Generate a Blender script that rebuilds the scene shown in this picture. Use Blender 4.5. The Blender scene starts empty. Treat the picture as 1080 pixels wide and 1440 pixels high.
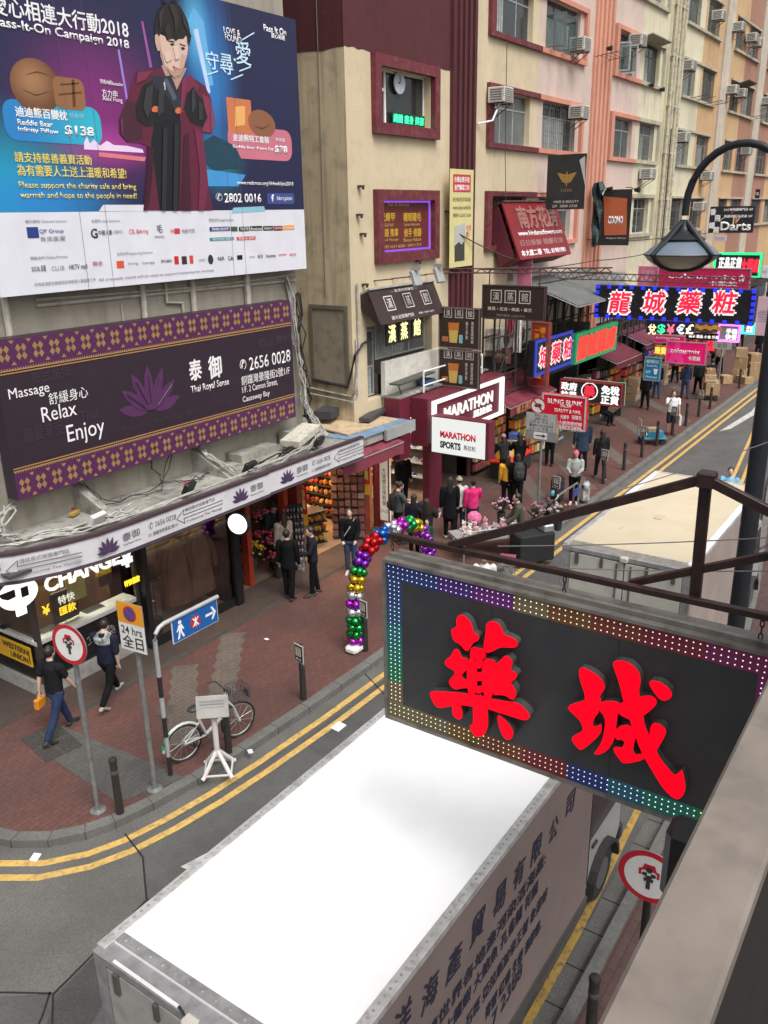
import bpy, bmesh, math, random
from mathutils import Vector, Matrix
S = bpy.context.scene
COL = S.collection
R = math.radians
random.seed(7)
# ---------------------------------------------------------------- camera, sky, sun, exposure
EYE = Vector((0, 0, 8.6)); FPX = 1200.0; CX, CY = 540.0, 720.0
_p, _r, _y = R(19.3), R(1.0), 0.604
_f = Vector((math.cos(_y)*math.cos(_p), math.sin(_y)*math.cos(_p), -math.sin(_p)))
_r0 = _f.cross(Vector((0, 0, 1))).normalized(); _u0 = _r0.cross(_f)
_rt = math.cos(_r)*_r0 - math.sin(_r)*_u0; _up = math.sin(_r)*_r0 + math.cos(_r)*_u0
cd = bpy.data.cameras.new('camera'); cam = bpy.data.objects.new('camera', cd); COL.objects.link(cam)
cd.sensor_fit = 'VERTICAL'; cd.sensor_height = 36; cd.lens = FPX/1440*36
cd.clip_start = 0.05; cd.clip_end = 500
cam.matrix_world = Matrix(((_rt.x, _up.x, -_f.x, EYE.x), (_rt.y, _up.y, -_f.y, EYE.y), (_rt.z, _up.z, -_f.z, EYE.z), (0, 0, 0, 1)))
S.camera = cam
w = bpy.data.worlds.new('World'); S.world = w; w.use_nodes = True
nt = w.node_tree; bg = nt.nodes['Background']
sky = nt.nodes.new('ShaderNodeTexSky'); sky.sky_type = 'NISHITA'; sky.sun_disc = False
SUN_EL, SUN_AZ = R(58), R(-115)
sky.sun_elevation = SUN_EL; sky.sun_rotation = R(90) - SUN_AZ
sky.dust_density = 6; sky.air_density = 1.0; sky.ozone_density = 1.0
hs = nt.nodes.new('ShaderNodeHueSaturation'); hs.inputs['Saturation'].default_value = 0.18
nt.links.new(sky.outputs[0], hs.inputs['Color']); nt.links.new(hs.outputs[0], bg.inputs[0])
bg.inputs[1].default_value = 0.14
sd = bpy.data.lights.new('sun', 'SUN'); sd.energy = 1.25; sd.angle = R(28); sd.color = (1, .965, .91)
sun = bpy.data.objects.new('sun', sd); COL.objects.link(sun)
_sv = Vector((math.cos(SUN_AZ)*math.cos(SUN_EL), math.sin(SUN_AZ)*math.cos(SUN_EL), math.sin(SUN_EL)))
sun.rotation_euler = _sv.to_track_quat('Z', 'Y').to_euler()
S.view_settings.view_transform = 'Standard'; S.view_settings.look = 'None'
S.view_settings.exposure = 0.45; S.view_settings.gamma = 1; S.view_settings.use_curve_mapping = False
# ---------------------------------------------------------------- survey: a photo pixel met with a real plane
def ray(px, py): return _f + _rt*((px-CX)/FPX) - _up*((py-CY)/FPX)
def onX(px, py, x): d = ray(px, py); return EYE + d*(x/d.x)
def onY(px, py, y): d = ray(px, py); return EYE + d*(y/d.y)
def onZ(px, py, z=0.0): d = ray(px, py); return EYE + d*((z-EYE.z)/d.z)
# ---------------------------------------------------------------- objects
def link(o, parent=None):
    COL.objects.link(o)
    if parent: o.parent = parent
    return o
def tag(o, label=None, cat=None, group=None, kind=None):
    if label: o['label'] = label
    if cat: o['category'] = cat
    if group: o['group'] = group
    if kind: o['kind'] = kind
    return o
def thing(name, label, cat, loc=(0, 0, 0), rz=0.0, group=None, rot=None):
    o = bpy.data.objects.new(name, None); o.empty_display_size = .1
    o.location = loc; o.rotation_euler = rot if rot else (0, 0, rz)
    return tag(link(o), label, cat, group)
def copy_tree(o, parent=None):
    c = o.copy(); link(c, parent)
    for ch in list(KIDS.get(o.name, [])):
        d = copy_tree(ch, c); KIDS.setdefault(c.name, []).append(d)
    return c
KIDS = {}
class B:
    """collects shapes into one mesh"""
    def __init__(s): s.bm = bmesh.new()
    def _x(s, vs, m): bmesh.ops.transform(s.bm, matrix=m, verts=vs)
    def box(s, c, d, rx=0, ry=0, rz=0, bev=0, m=None):
        r = bmesh.ops.create_cube(s.bm, size=1)['verts']
        s._x(r, Matrix.Diagonal((d[0], d[1], d[2], 1)))
        if bev:
            ed = list({e for v in r for e in v.link_edges})
            g = bmesh.ops.bevel(s.bm, geom=ed, offset=bev, segments=1, affect='EDGES', profile=.5)
            r = list(set(g['verts']) | {v for v in r if v.is_valid})
        M = Matrix.Translation(c) @ Matrix.Rotation(rz, 4, 'Z') @ Matrix.Rotation(ry, 4, 'Y') @ Matrix.Rotation(rx, 4, 'X')
        s._x(r, (m @ M) if m else M); return s
    def span(s, a, b, bev=0):
        return s.box([(a[i]+b[i])/2 for i in range(3)], [abs(b[i]-a[i]) for i in range(3)], bev=bev)
    def ring(s, c, ax, r, n, ph=0):
        ax = Vector(ax).normalized(); t = Vector((0, 0, 1)) if abs(ax.z) < .9 else Vector((1, 0, 0))
        u = ax.cross(t).normalized(); v = ax.cross(u)
        return [s.bm.verts.new(Vector(c) + (u*math.cos(2*math.pi*i/n+ph) + v*math.sin(2*math.pi*i/n+ph))*r) for i in range(n)]
    def skin(s, rings, cap=True, close=False):
        k = len(rings); n = len(rings[0])
        for j in range(k-1 if not close else k):
            a, b = rings[j], rings[(j+1) % k]
            for i in range(n): s.bm.faces.new((a[i], a[(i+1) % n], b[(i+1) % n], b[i]))
        if cap and not close:
            s.bm.faces.new(rings[0][::-1]); s.bm.faces.new(rings[-1])
        return s
    def cyl(s, a, b, r, r1=None, n=10, cap=True):
        a, b = Vector(a), Vector(b); r1 = r if r1 is None else r1
        return s.skin([s.ring(a, b-a, r, n), s.ring(b, b-a, r1, n)], cap)
    def tube(s, pts, r, n=6):
        pts = [Vector(p) for p in pts]; rs = []
        for i, p in enumerate(pts):
            t = (pts[min(i+1, len(pts)-1)] - pts[max(i-1, 0)])
            rs.append(s.ring(p, t, r[i] if isinstance(r, (list, tuple)) else r, n))
        return s.skin(rs)
    def ball(s, c, r, sc=(1, 1, 1), u=10, v=7):
        g = bmesh.ops.create_uvsphere(s.bm, u_segments=u, v_segments=v, radius=r)['verts']
        s._x(g, Matrix.Translation(c) @ Matrix.Diagonal((sc[0], sc[1], sc[2], 1))); return s
    def ico(s, c, r, sc=(1, 1, 1), sub=1, jit=0):
        g = bmesh.ops.create_icosphere(s.bm, subdivisions=sub, radius=r)['verts']
        if jit:
            for v in g: v.co *= 1+random.uniform(-jit, jit)
        s._x(g, Matrix.Translation(c) @ Matrix.Diagonal((sc[0], sc[1], sc[2], 1))); return s
    def poly(s, pts, y=0.0, d=.004, holes=()):
        """outline in local x,z; front face at y, depth d towards +y"""
        if sum(pts[i][0]*pts[(i+1) % len(pts)][1]-pts[(i+1) % len(pts)][0]*pts[i][1] for i in range(len(pts))) < 0: pts = pts[::-1]
        f = [s.bm.verts.new((p[0], y, p[1])) for p in pts]; b = [s.bm.verts.new((p[0], y+d, p[1])) for p in pts]
        s.bm.faces.new(f); s.bm.faces.new(b[::-1]); n = len(pts)
        for i in range(n): s.bm.faces.new((f[i], b[i], b[(i+1) % n], f[(i+1) % n]))
        return s
    def prism(s, pts, z0, z1):
        """outline in x,y extruded in z"""
        if sum(pts[i][0]*pts[(i+1) % len(pts)][1]-pts[(i+1) % len(pts)][0]*pts[i][1] for i in range(len(pts))) < 0: pts = pts[::-1]
        f = [s.bm.verts.new((p[0], p[1], z0)) for p in pts]; t = [s.bm.verts.new((p[0], p[1], z1)) for p in pts]
        s.bm.faces.new(f[::-1]); s.bm.faces.new(t); n = len(pts)
        for i in range(n): s.bm.faces.new((f[i], f[(i+1) % n], t[(i+1) % n], t[i]))
        return s
    def lathe(s, prof, c=(0, 0, 0), n=14, ax='Z'):
        rs = []
        for r, z in prof:
            r = max(r, .0005)
            if ax == 'Z': rs.append([s.bm.verts.new((c[0]+r*math.cos(2*math.pi*i/n), c[1]+r*math.sin(2*math.pi*i/n), c[2]+z)) for i in range(n)])
            else: rs.append([s.bm.verts.new((c[0]+r*math.cos(2*math.pi*i/n), c[1]-z, c[2]+r*math.sin(2*math.pi*i/n))) for i in range(n)])
        return s.skin(rs)
    def face(s, pts): s.bm.faces.new([s.bm.verts.new(p) for p in pts]); return s
    def done(s, name, m, parent=None, smooth=False, loc=None, ang=.7):
        me = bpy.data.meshes.new(name); bmesh.ops.recalc_face_normals(s.bm, faces=s.bm.faces[:]); s.bm.to_mesh(me); s.bm.free()
        me.materials.append(m)
        if smooth:
            me.polygons.foreach_set('use_smooth', [True]*len(me.polygons)); me.set_sharp_from_angle(angle=ang)
        o = bpy.data.objects.new(name, me); link(o, parent)
        if loc: o.location = loc
        if parent: KIDS.setdefault(parent.name, []).append(o)
        return o
def pieces(name, m, parent, *bs):
    for a, c in bs: B().span(a, c, bev=.004).done(name, m, parent)
# ---------------------------------------------------------------- materials
_mats = {}
def mat(c, rough=.6, metal=0.0, var=.12, vs=3.0, bump=0.0, bs=50.0, emit=0.0, streak=0.0, dirt=0.0, spec=.5, fine=0.0, dcol=(.09, .075, .055), name=None, alpha=None, trans=0.0):
    key = (tuple(c), rough, metal, var, vs, bump, bs, emit, streak, dirt, spec, fine, dcol, trans)
    if key in _mats: return _mats[key]
    m = bpy.data.materials.new(name or 'paint'); m.use_nodes = True; t = m.node_tree; N = t.nodes; L = t.links
    p = N['Principled BSDF']; p.inputs['Roughness'].default_value = rough; p.inputs['Metallic'].default_value = metal
    p.inputs['Specular IOR Level'].default_value = spec
    if trans: p.inputs['Transmission Weight'].default_value = trans
    tc = N.new('ShaderNodeTexCoord')
    def noise(sc, det=5, stretch=None):
        n = N.new('ShaderNodeTexNoise'); n.inputs['Scale'].default_value = sc; n.inputs['Detail'].default_value = det
        if stretch:
            mp = N.new('ShaderNodeMapping'); mp.inputs['Scale'].default_value = stretch
            L.new(tc.outputs['Object'], mp.inputs[0]); L.new(mp.outputs[0], n.inputs['Vector'])
        else: L.new(tc.outputs['Object'], n.inputs['Vector'])
        return n
    def mix(fac, a, b, mode='MIX'):
        x = N.new('ShaderNodeMix'); x.data_type = 'RGBA'; x.blend_type = mode
        for s_, v in ((x.inputs['Factor'], fac), (x.inputs[6], a), (x.inputs[7], b)):
            if hasattr(v, 'is_output'): L.new(v, s_)
            else: s_.default_value = v
        return x.outputs[2]
    def ramp(src, a, b):
        r = N.new('ShaderNodeMapRange'); r.inputs[1].default_value = a; r.inputs[2].default_value = b
        L.new(src, r.inputs[0]); return r.outputs[0]
    c4 = lambda k: (min(c[0]*k, 1), min(c[1]*k, 1), min(c[2]*k, 1), 1)
    col = c4(1)
    if var: col = mix(ramp(noise(vs).outputs[0], .3, .7), c4(1-var), c4(1+var))
    if fine: col = mix(ramp(noise(bs*1.7, 2).outputs[0], .35, .65), mix(1.0, col, (1-fine,)*3+(1,), 'MULTIPLY'), col)
    if streak: 
        f = N.new('ShaderNodeMath'); f.operation = 'MULTIPLY'; f.inputs[1].default_value = streak
        L.new(ramp(noise(1.6, 6, (3, 3, .22)).outputs[0], .48, .74), f.inputs[0]); col = mix(f.outputs[0], col, dcol+(1,))
    if dirt:
        f = N.new('ShaderNodeMath'); f.operation = 'MULTIPLY'; f.inputs[1].default_value = dirt
        L.new(ramp(noise(vs*2.3+.7, 9).outputs[0], .5, .68), f.inputs[0]); col = mix(f.outputs[0], col, dcol+(1,))
    if hasattr(col, 'is_output'): L.new(col, p.inputs['Base Color'])
    else: p.inputs['Base Color'].default_value = col
    if rough < .9 and var:
        r = N.new('ShaderNodeMapRange'); r.inputs[3].default_value = max(rough-.1, .02); r.inputs[4].default_value = min(rough+.12, 1)
        L.new(noise(vs*1.7+1).outputs[0], r.inputs[0]); L.new(r.outputs[0], p.inputs['Roughness'])
    if bump:
        b = N.new('ShaderNodeBump'); b.inputs['Strength'].default_value = bump; b.inputs['Distance'].default_value = .02
        L.new(noise(bs).outputs[0], b.inputs['Height']); L.new(b.outputs[0], p.inputs['Normal'])
    if emit:
        p.inputs['Specular IOR Level'].default_value = .1
        p.inputs['Emission Color'].default_value = c4(1); p.inputs['Emission Strength'].default_value = emit
    _mats[key] = m; return m
def flat(c, rough=.5, emit=0.0): return mat(c, rough, var=.05, vs=2, emit=emit)
def glass(tint=(.02, .025, .03), rough=.06):
    return mat(tint, rough, var=.25, vs=1.3, spec=.8, name='glass')
def seethrough(c=(.9, .95, .95)):
    k = ('st', c)
    if k in _mats: return _mats[k]
    m = bpy.data.materials.new('clear_glass'); m.use_nodes = True; t = m.node_tree; N = t.nodes
    a = N.new('ShaderNodeBsdfTransparent'); a.inputs[0].default_value = c+(1,)
    g = N.new('ShaderNodeBsdfGlossy'); g.inputs['Roughness'].default_value = .03
    x = N.new('ShaderNodeMixShader'); x.inputs[0].default_value = .1
    t.links.new(a.outputs[0], x.inputs[1]); t.links.new(g.outputs[0], x.inputs[2]); t.links.new(x.outputs[0], N['Material Output'].inputs[0])
    _mats[k] = m; return m
BLACK = mat((.012, .012, .013), .5); DARK = mat((.03, .028, .028), .6); WHITE = mat((.78, .77, .74), .5, var=.06)
STEEL = mat((.45, .46, .47), .4, .7, var=.15, vs=8); GREY = mat((.28, .28, .28), .6); RUST = mat((.075, .03, .026), .65, var=.35, vs=9, bump=.1, dirt=.4)
CABLE_B = mat((.02, .02, .02), .6); CABLE_W = mat((.36, .35, .32), .6, var=.3, vs=5, dirt=.4); MAROON = mat((.105, .014, .026), .55, var=.15, vs=1.5)
# ---------------------------------------------------------------- lettering
_glyph = {}
def T(parent, s, h, m, x=0, z=0, y=-.006, w=None, ext=.0015, bold=0.0, align='CENTER', rot=0.0, shear=0.0, name='lettering', gap=1.0, xs=None):
    """flat raised lettering facing local -y; h = body height, w = width to fit"""
    cjk = any(ord(ch) > 0x2e80 for ch in s); dup_ = bold if cjk else 0
    if cjk: bold = 0.0
    k = (s, bold, gap, align)
    if k not in _glyph:
        cu = bpy.data.curves.new('lettering', 'FONT'); cu.body = s; cu.offset = bold; cu.resolution_u = 3; cu.space_line = gap
        cu.align_x = align; cu.align_y = 'CENTER'
        o = bpy.data.objects.new('lettering', cu); me = bpy.data.meshes.new_from_object(o)
        bpy.data.objects.remove(o); bpy.data.curves.remove(cu)
        vs = [v.co.copy() for v in me.vertices]; _glyph[k] = me
        xs_ = [v.x for v in vs] or [0, 1]; ys_ = [v.y for v in vs] or [0, 1]
        me['bx'] = [min(xs_), max(xs_), min(ys_), max(ys_)]
    src = _glyph[k]; bx = src['bx']; me = src.copy()
    fy = h/max(bx[3]-bx[2], .05)
    fx = fy*(xs or 1) if w is None else w/(bx[1]-bx[0])
    b = bmesh.new(); b.from_mesh(me)
    cz = (bx[2]+bx[3])/2
    ox = {'CENTER': (bx[0]+bx[1])/2, 'LEFT': bx[0], 'RIGHT': bx[1]}[align]
    M = Matrix.Translation((x, y, z)) @ Matrix.Rotation(-rot, 4, 'Y') @ Matrix.Rotation(R(90), 4, 'X')
    if dup_:
        base = [[v.co.copy() for v in f.verts] for f in b.faces]
        for q, (dx, dy) in enumerate(((dup_*1.2, 0), (-dup_*1.2, 0), (0, dup_*1.2), (0, -dup_*1.2))):
            for f in base: b.faces.new([b.verts.new((c.x+dx, c.y+dy, -.0004*(q+1)/max(fy, .01))) for c in f])
    for v in b.verts:
        yy = (v.co.y-cz)*fy; v.co = M @ Vector(((v.co.x-ox)*fx + shear*yy, yy, v.co.z*fy))
    if ext:
        g = bmesh.ops.extrude_face_region(b, geom=b.faces[:])
        bmesh.ops.translate(b, vec=Vector((0, ext, 0)), verts=[q for q in g['geom'] if isinstance(q, bmesh.types.BMVert)])
        bmesh.ops.recalc_face_normals(b, faces=b.faces[:])
    b.to_mesh(me); b.free(); me.materials.clear(); me.materials.append(m)
    o = bpy.data.objects.new(name, me); link(o, parent); KIDS.setdefault(parent.name, []).append(o); return o
class Sign:
    """a flat sign standing in a plane x = d (axis X, seen looking up the street) or y = d (axis Y, seen from the street)"""
    def __init__(s, axis, d, name, label, cat='sign', q=None, box=None, group=None, tilt=0.0):
        s.axis, s.d = axis, d
        if q:
            P = [(onX if axis == 'X' else onY)(p[0], p[1], d) for p in q]
            hz = [(-p.y if axis == 'X' else p.x) for p in P]
            l, r = (hz[0]+hz[3])/2, (hz[1]+hz[2])/2; t = (P[0].z+P[1].z)/2; b = (P[2].z+P[3].z)/2
        else: l, r, b, t = box
        s.w, s.h = r-l, t-b; s.ox, s.oz = (l+r)/2, (b+t)/2
        loc = (d, -s.ox, s.oz) if axis == 'X' else (s.ox, d, s.oz)
        s.o = thing(name, label, cat, loc, group=group, rot=(tilt, 0, R(-90) if axis == 'X' else 0))
    def uv(s, px, py):
        P = (onX if s.axis == 'X' else onY)(px, py, s.d)
        return ((-P.y if s.axis == 'X' else P.x)-s.ox, P.z-s.oz)
    def tr(s, pts, x0=0, y0=0, k=1.0): return [s.uv(x0+p[0]*k, y0+p[1]*k) for p in pts]
    def board(s, m, depth=.12, name='panel', y=0.0, bev=.004):
        return B().box((0, y+depth/2, 0), (s.w, depth, s.h), bev=bev).done(name, m, s.o)
    def frame(s, m, t=.05, y=-.02, d=.05, name='frame', inset=0.0):
        W, H_ = s.w/2-inset, s.h/2-inset; b = B()
        b.box((0, y+d/2, H_-t/2), (2*W, d, t)).box((0, y+d/2, -H_+t/2), (2*W, d, t))
        b.box((-W+t/2, y+d/2, 0), (t, d, 2*H_-2*t)).box((W-t/2, y+d/2, 0), (t, d, 2*H_-2*t))
        return b.done(name, m, s.o)
    def t(s, txt, p0, p1, hpx, m, y=-.006, **k):
        """text whose middle line runs from pixel p0 to pixel p1, hpx tall in the photo"""
        a, b = s.uv(*p0), s.uv(*p1); c = s.uv((p0[0]+p1[0])/2, (p0[1]+p1[1])/2-hpx/2); e = s.uv((p0[0]+p1[0])/2, (p0[1]+p1[1])/2+hpx/2)
        return T(s.o, txt, abs(c[1]-e[1]), m, (a[0]+b[0])/2, (a[1]+b[1])/2, y=y, w=b[0]-a[0], **k)
    def pl(s, pts, m, name, y=-.004, x0=0, y0=0, k=1.0, d=.0015):
        return B().poly(s.tr(pts, x0, y0, k), y, d).done(name, m, s.o)
def cable(pts, r=.012, m=None, sag=0.0, n=8, b=None):
    """points along a hanging cable"""
    out = []
    for i in range(len(pts)-1):
        a, c = Vector(pts[i]), Vector(pts[i+1])
        for j in range(n): 
            f = j/n; out.append(a.lerp(c, f) - Vector((0, 0, sag*4*f*(1-f))))
    out.append(Vector(pts[-1])); return out
# ================================================================ SETTING
def ground_mat(c1, c2, sc, bump, crack=0.0, rough=.85, speck=.5, stain=(.03, .028, .026), st=.5):
    m = bpy.data.materials.new('road'); m.use_nodes = True; t = m.node_tree; N, L = t.nodes, t.links
    p = N['Principled BSDF']; p.inputs['Roughness'].default_value = rough
    tc = N.new('ShaderNodeTexCoord')
    def noise(s, d=6, r=.6):
        n = N.new('ShaderNodeTexNoise'); n.inputs['Scale'].default_value = s; n.inputs['Detail'].default_value = d; n.inputs['Roughness'].default_value = r
        L.new(tc.outputs['Object'], n.inputs['Vector']); return n.outputs[0]
    def rng(src, a, b, c=0, d=1):
        r = N.new('ShaderNodeMapRange'); r.inputs[1].default_value = a; r.inputs[2].default_value = b; r.inputs[3].default_value = c; r.inputs[4].default_value = d
        L.new(src, r.inputs[0]); return r.outputs[0]
    def mix(f, a, b, mode='MIX'):
        x = N.new('ShaderNodeMix'); x.data_type = 'RGBA'; x.blend_type = mode
        for s_, v in ((x.inputs['Factor'], f), (x.inputs[6], a), (x.inputs[7], b)):
            if hasattr(v, 'is_output'): L.new(v, s_)
            else: s_.default_value = v
        return x.outputs[2]
    col = mix(rng(noise(sc), .35, .65), c1+(1,), c2+(1,))
    sp = noise(90, 2); col = mix(rng(sp, .58, .72, 0, speck), col, (c2[0]*1.7, c2[1]*1.7, c2[2]*1.65, 1))
    col = mix(rng(noise(70, 2), .55, .7, 0, speck), col, (c1[0]*.45, c1[1]*.45, c1[2]*.45, 1))
    col = mix(rng(noise(28, 3, .7), .45, .62, 0, .42), col, (c1[0]*.6, c1[1]*.6, c1[2]*.6, 1))
    col = mix(rng(noise(.9, 8, .7), .55, .8, 0, st), col, stain+(1,))
    col = mix(rng(noise(2.6, 9, .75), .6, .72, 0, st*.8), col, stain+(1,))
    if crack:
        v = N.new('ShaderNodeTexVoronoi'); v.feature = 'DISTANCE_TO_EDGE'; v.inputs['Scale'].default_value = .55
        mp = N.new('ShaderNodeMapping'); L.new(tc.outputs['Object'], mp.inputs[0])
        ad = N.new('ShaderNodeVectorMath'); ad.operation = 'ADD'; nn = N.new('ShaderNodeTexNoise'); nn.inputs['Scale'].default_value = 2.2
        L.new(tc.outputs['Object'], nn.inputs['Vector']); L.new(mp.outputs[0], ad.inputs[0]); L.new(nn.outputs[1], ad.inputs[1]); L.new(ad.outputs[0], v.inputs['Vector'])
        col = mix(rng(v.outputs[0], .0, .006, crack, 0), col, (.012, .012, .012, 1))
    L.new(col, p.inputs['Base Color'])
    b = N.new('ShaderNodeBump'); b.inputs['Strength'].default_value = bump; b.inputs['Distance'].default_value = .01
    L.new(sp, b.inputs['Height']); L.new(b.outputs[0], p.inputs['Normal'])
    return m
def paver_mat(c1, c2, mortar, bw=.2, bh=.1, rot=0.0, dirt=.55, dcol=(.035, .027, .025)):
    m = bpy.data.materials.new('pavers'); m.use_nodes = True; t = m.node_tree; N, L = t.nodes, t.links
    p = N['Principled BSDF']; tc = N.new('ShaderNodeTexCoord'); mp = N.new('ShaderNodeMapping'); mp.inputs['Rotation'].default_value = (0, 0, rot)
    L.new(tc.outputs['Object'], mp.inputs[0])
    b = N.new('ShaderNodeTexBrick'); L.new(mp.outputs[0], b.inputs['Vector'])
    b.inputs['Color1'].default_value = c1+(1,); b.inputs['Color2'].default_value = c2+(1,); b.inputs['Mortar'].default_value = mortar+(1,)
    b.inputs['Scale'].default_value = 1; b.inputs['Brick Width'].default_value = bw; b.inputs['Row Height'].default_value = bh
    b.inputs['Mortar Size'].default_value = .006; b.inputs['Mortar Smooth'].default_value = .3; b.inputs['Bias'].default_value = -.1
    def noise(s, d=6, r=.6):
        n = N.new('ShaderNodeTexNoise'); n.inputs['Scale'].default_value = s; n.inputs['Detail'].default_value = d; n.inputs['Roughness'].default_value = r
        L.new(tc.outputs['Object'], n.inputs['Vector']); return n.outputs[0]
    def mixn(src, a, bb, lo, hi, k, cc):
        r = N.new('ShaderNodeMapRange'); r.inputs[1].default_value = lo; r.inputs[2].default_value = hi; r.inputs[4].default_value = k; L.new(src, r.inputs[0])
        x = N.new('ShaderNodeMix'); x.data_type = 'RGBA'; L.new(r.outputs[0], x.inputs[0]); L.new(a, x.inputs[6]); x.inputs[7].default_value = cc+(1,); return x.outputs[2]
    col = mixn(noise(.55, 7, .65), b.outputs[0], 0, .42, .72, dirt, dcol)
    col = mixn(noise(7, 5, .7), col, 0, .5, .72, .6, (c1[0]*.55, c1[1]*.6, c1[2]*.6))
    col = mixn(noise(23, 2), col, 0, .66, .74, .5, (.2, .17, .15))
    vo = N.new('ShaderNodeTexVoronoi'); vo.inputs['Scale'].default_value = 2.3; L.new(tc.outputs['Object'], vo.inputs['Vector'])
    iv = N.new('ShaderNodeMapRange'); iv.inputs[1].default_value = .07; iv.inputs[2].default_value = .055; L.new(vo.outputs['Distance'], iv.inputs[0])
    col = mixn(iv.outputs[0], col, 0, .0, 1.0, .5, (c1[0]*.4, c1[1]*.5, c1[2]*.5))
    L.new(col, p.inputs['Base Color']); p.inputs['Roughness'].default_value = .8
    r = N.new('ShaderNodeMapRange'); r.inputs[3].default_value = .55; r.inputs[4].default_value = .95; L.new(noise(1.1), r.inputs[0]); L.new(r.outputs[0], p.inputs['Roughness'])
    bu = N.new('ShaderNodeBump'); bu.inputs['Strength'].default_value = .5; bu.inputs['Distance'].default_value = .008; bu.invert = True
    L.new(b.outputs['Fac'], bu.inputs['Height']); L.new(bu.outputs[0], p.inputs['Normal'])
    return m
def setting(name, b, m, **k): return tag(b.done(name, m, **k), kind='structure')
ASPH = ground_mat((.08, .079, .077), (.115, .113, .108), 1.1, .5, crack=.0)
CONC = ground_mat((.1, .096, .088), (.145, .139, .129), .8, .3, crack=.0, stain=(.07, .067, .06))
KERB = ground_mat((.12, .118, .11), (.17, .166, .155), 1.6, .4, stain=(.05, .048, .045), st=.7)
RED = paver_mat((.13, .053, .043), (.108, .045, .037), (.055, .035, .03))
REDR = paver_mat((.105, .055, .048), (.08, .042, .038), (.04, .03, .028), .22, .11)
BAND = paver_mat((.15, .115, .092), (.125, .098, .08), (.07, .055, .046), dirt=.45)
DRKP = paver_mat((.085, .055, .042), (.07, .046, .036), (.036, .026, .022), dirt=.7)
GRYP = paver_mat((.1, .096, .09), (.08, .077, .072), (.06, .058, .055), .2, .1)
YEL = mat((.56, .36, .1), .7, var=.14, vs=5, dirt=.6, dcol=(.17, .145, .1), bump=.2)
YWORN = mat((.4, .25, .05), .75, var=.2, vs=5, dirt=.95, dcol=(.12, .11, .1), bump=.2)
WMRK = mat((.5, .49, .46), .7, var=.15, vs=4, dirt=.6, dcol=(.14, .135, .125))
GAP = mat((.014, .014, .014), .9)
setting('ground', B().face([(-60, -70, 0), (160, -70, 0), (160, 70, 0), (-60, 70, 0)]), ASPH)
# kerb line of the left pavement, corner included
KL = [(150, 8.86), (60, 8.86), (30, 8.8), (12.2, 8.8), (10.3, 8.84), (8.7, 8.93), (7.7, 9.02), (6.9, 9.15), (6.3, 9.3), (5.9, 9.48), (5.5, 9.8), (5.2, 10.25), (5.0, 10.9), (4.9, 12), (4.85, 14), (4.85, 45)]
def inset(line, d):
    out = []
    for i, p in enumerate(line):
        a = Vector(line[max(i-1, 0)]); c = Vector(line[min(i+1, len(line)-1)]); t = (c-a).normalized()
        out.append((p[0]+t.y*d, p[1]-t.x*d))
    return out
KI = inset(KL, .2)
def strip(a, b, z0, z1):
    s = B(); n = len(a); lo = [s.bm.verts.new((p[0], p[1], z0)) for p in a]; t1 = [s.bm.verts.new((p[0], p[1], z1)) for p in a]; t2 = [s.bm.verts.new((p[0], p[1], z1)) for p in b]
    for i in range(n-1):
        s.bm.faces.new((lo[i], lo[i+1], t1[i+1], t1[i])); s.bm.faces.new((t1[i], t1[i+1], t2[i+1], t2[i]))
    return s
def flatstrip(a, b, z):
    s = B()
    for i in range(len(a)-1): s.face([(a[i][0], a[i][1], z), (a[i+1][0], a[i+1][1], z), (b[i+1][0], b[i+1][1], z), (b[i][0], b[i][1], z)])
    return s
setting('kerb', strip(KL, KI, 0, .13), KERB)
jn = B()
_k = 0; _acc = 0
for i in range(2, len(KL)-2):
    a, c = Vector(KL[i]), Vector(KL[i+1]); L_ = (c-a).length; n_ = max(1, round(L_/.9))
    for j in range(n_):
        p = a.lerp(c, j/n_); t = (c-a).normalized(); nrm = Vector((t.y, -t.x)); q = p + nrm*.1
        jn.box((q.x, q.y, .068), (.012, .212, .13), rz=math.atan2(t.y, t.x))
setting('kerb_joint', jn, mat((.05, .05, .048), .9))
setting('pavement', B().face([(p[0], p[1], .126) for p in KI] + [(150, 45, .126)]), RED)
setting('gutter', flatstrip(inset(KL, -.32), inset(KL, -.001), .004), CONC)
DB = inset(KL, .22)
setting('shopfront_paving', B().face([(8.0, 12.25, .13), (80, 12.25, .13), (80, 13.6, .13), (8.0, 13.6, .13)]).face([(5.4, 13.0, .13), (7.9, 13.0, .13), (7.9, 20, .13), (5.4, 20, .13)]), DRKP)
setting('drain_channel', B().face([(8.0, 12.18, .131), (70, 12.18, .131), (70, 12.3, .131), (8.0, 12.3, .131)]), mat((.05, .045, .04), .9, dirt=.5))
def zigband(x, y, x1, y1, wd):
    a, c = Vector((x, y)), Vector((x1, y1)); t = (c-a); n = int(t.length/.2); t.normalize(); nr = Vector((-t.y, t.x)); L1, L2 = [], []
    for i in range(n+1):
        p = a + t*i*.2; o = .07 if i % 2 else 0
        L1.append(p+nr*(wd/2+o)); L2.append(p-nr*(wd/2-o))
    return flatstrip([tuple(p) for p in L1], [tuple(p) for p in L2], .1305)
zb = B()
for x0, y0, x1, y1 in ((9.55, 10.3, 11.8, 12.1), (8.2, 9.9, 10.3, 12.0), (22.3, 9.3, 25.8, 12.1), (25.2, 9.3, 28.6, 12.1), (28.6, 9.3, 32, 12.1), (32, 9.3, 35.4, 12.1), (36, 9.3, 39.4, 12.1), (40, 9.3, 43.4, 12.1)):
    s_ = zigband(x0, y0, x1, y1, .5); me_ = bpy.data.meshes.new('t'); s_.bm.to_mesh(me_); s_.bm.free(); zb.bm.from_mesh(me_); bpy.data.meshes.remove(me_)
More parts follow.
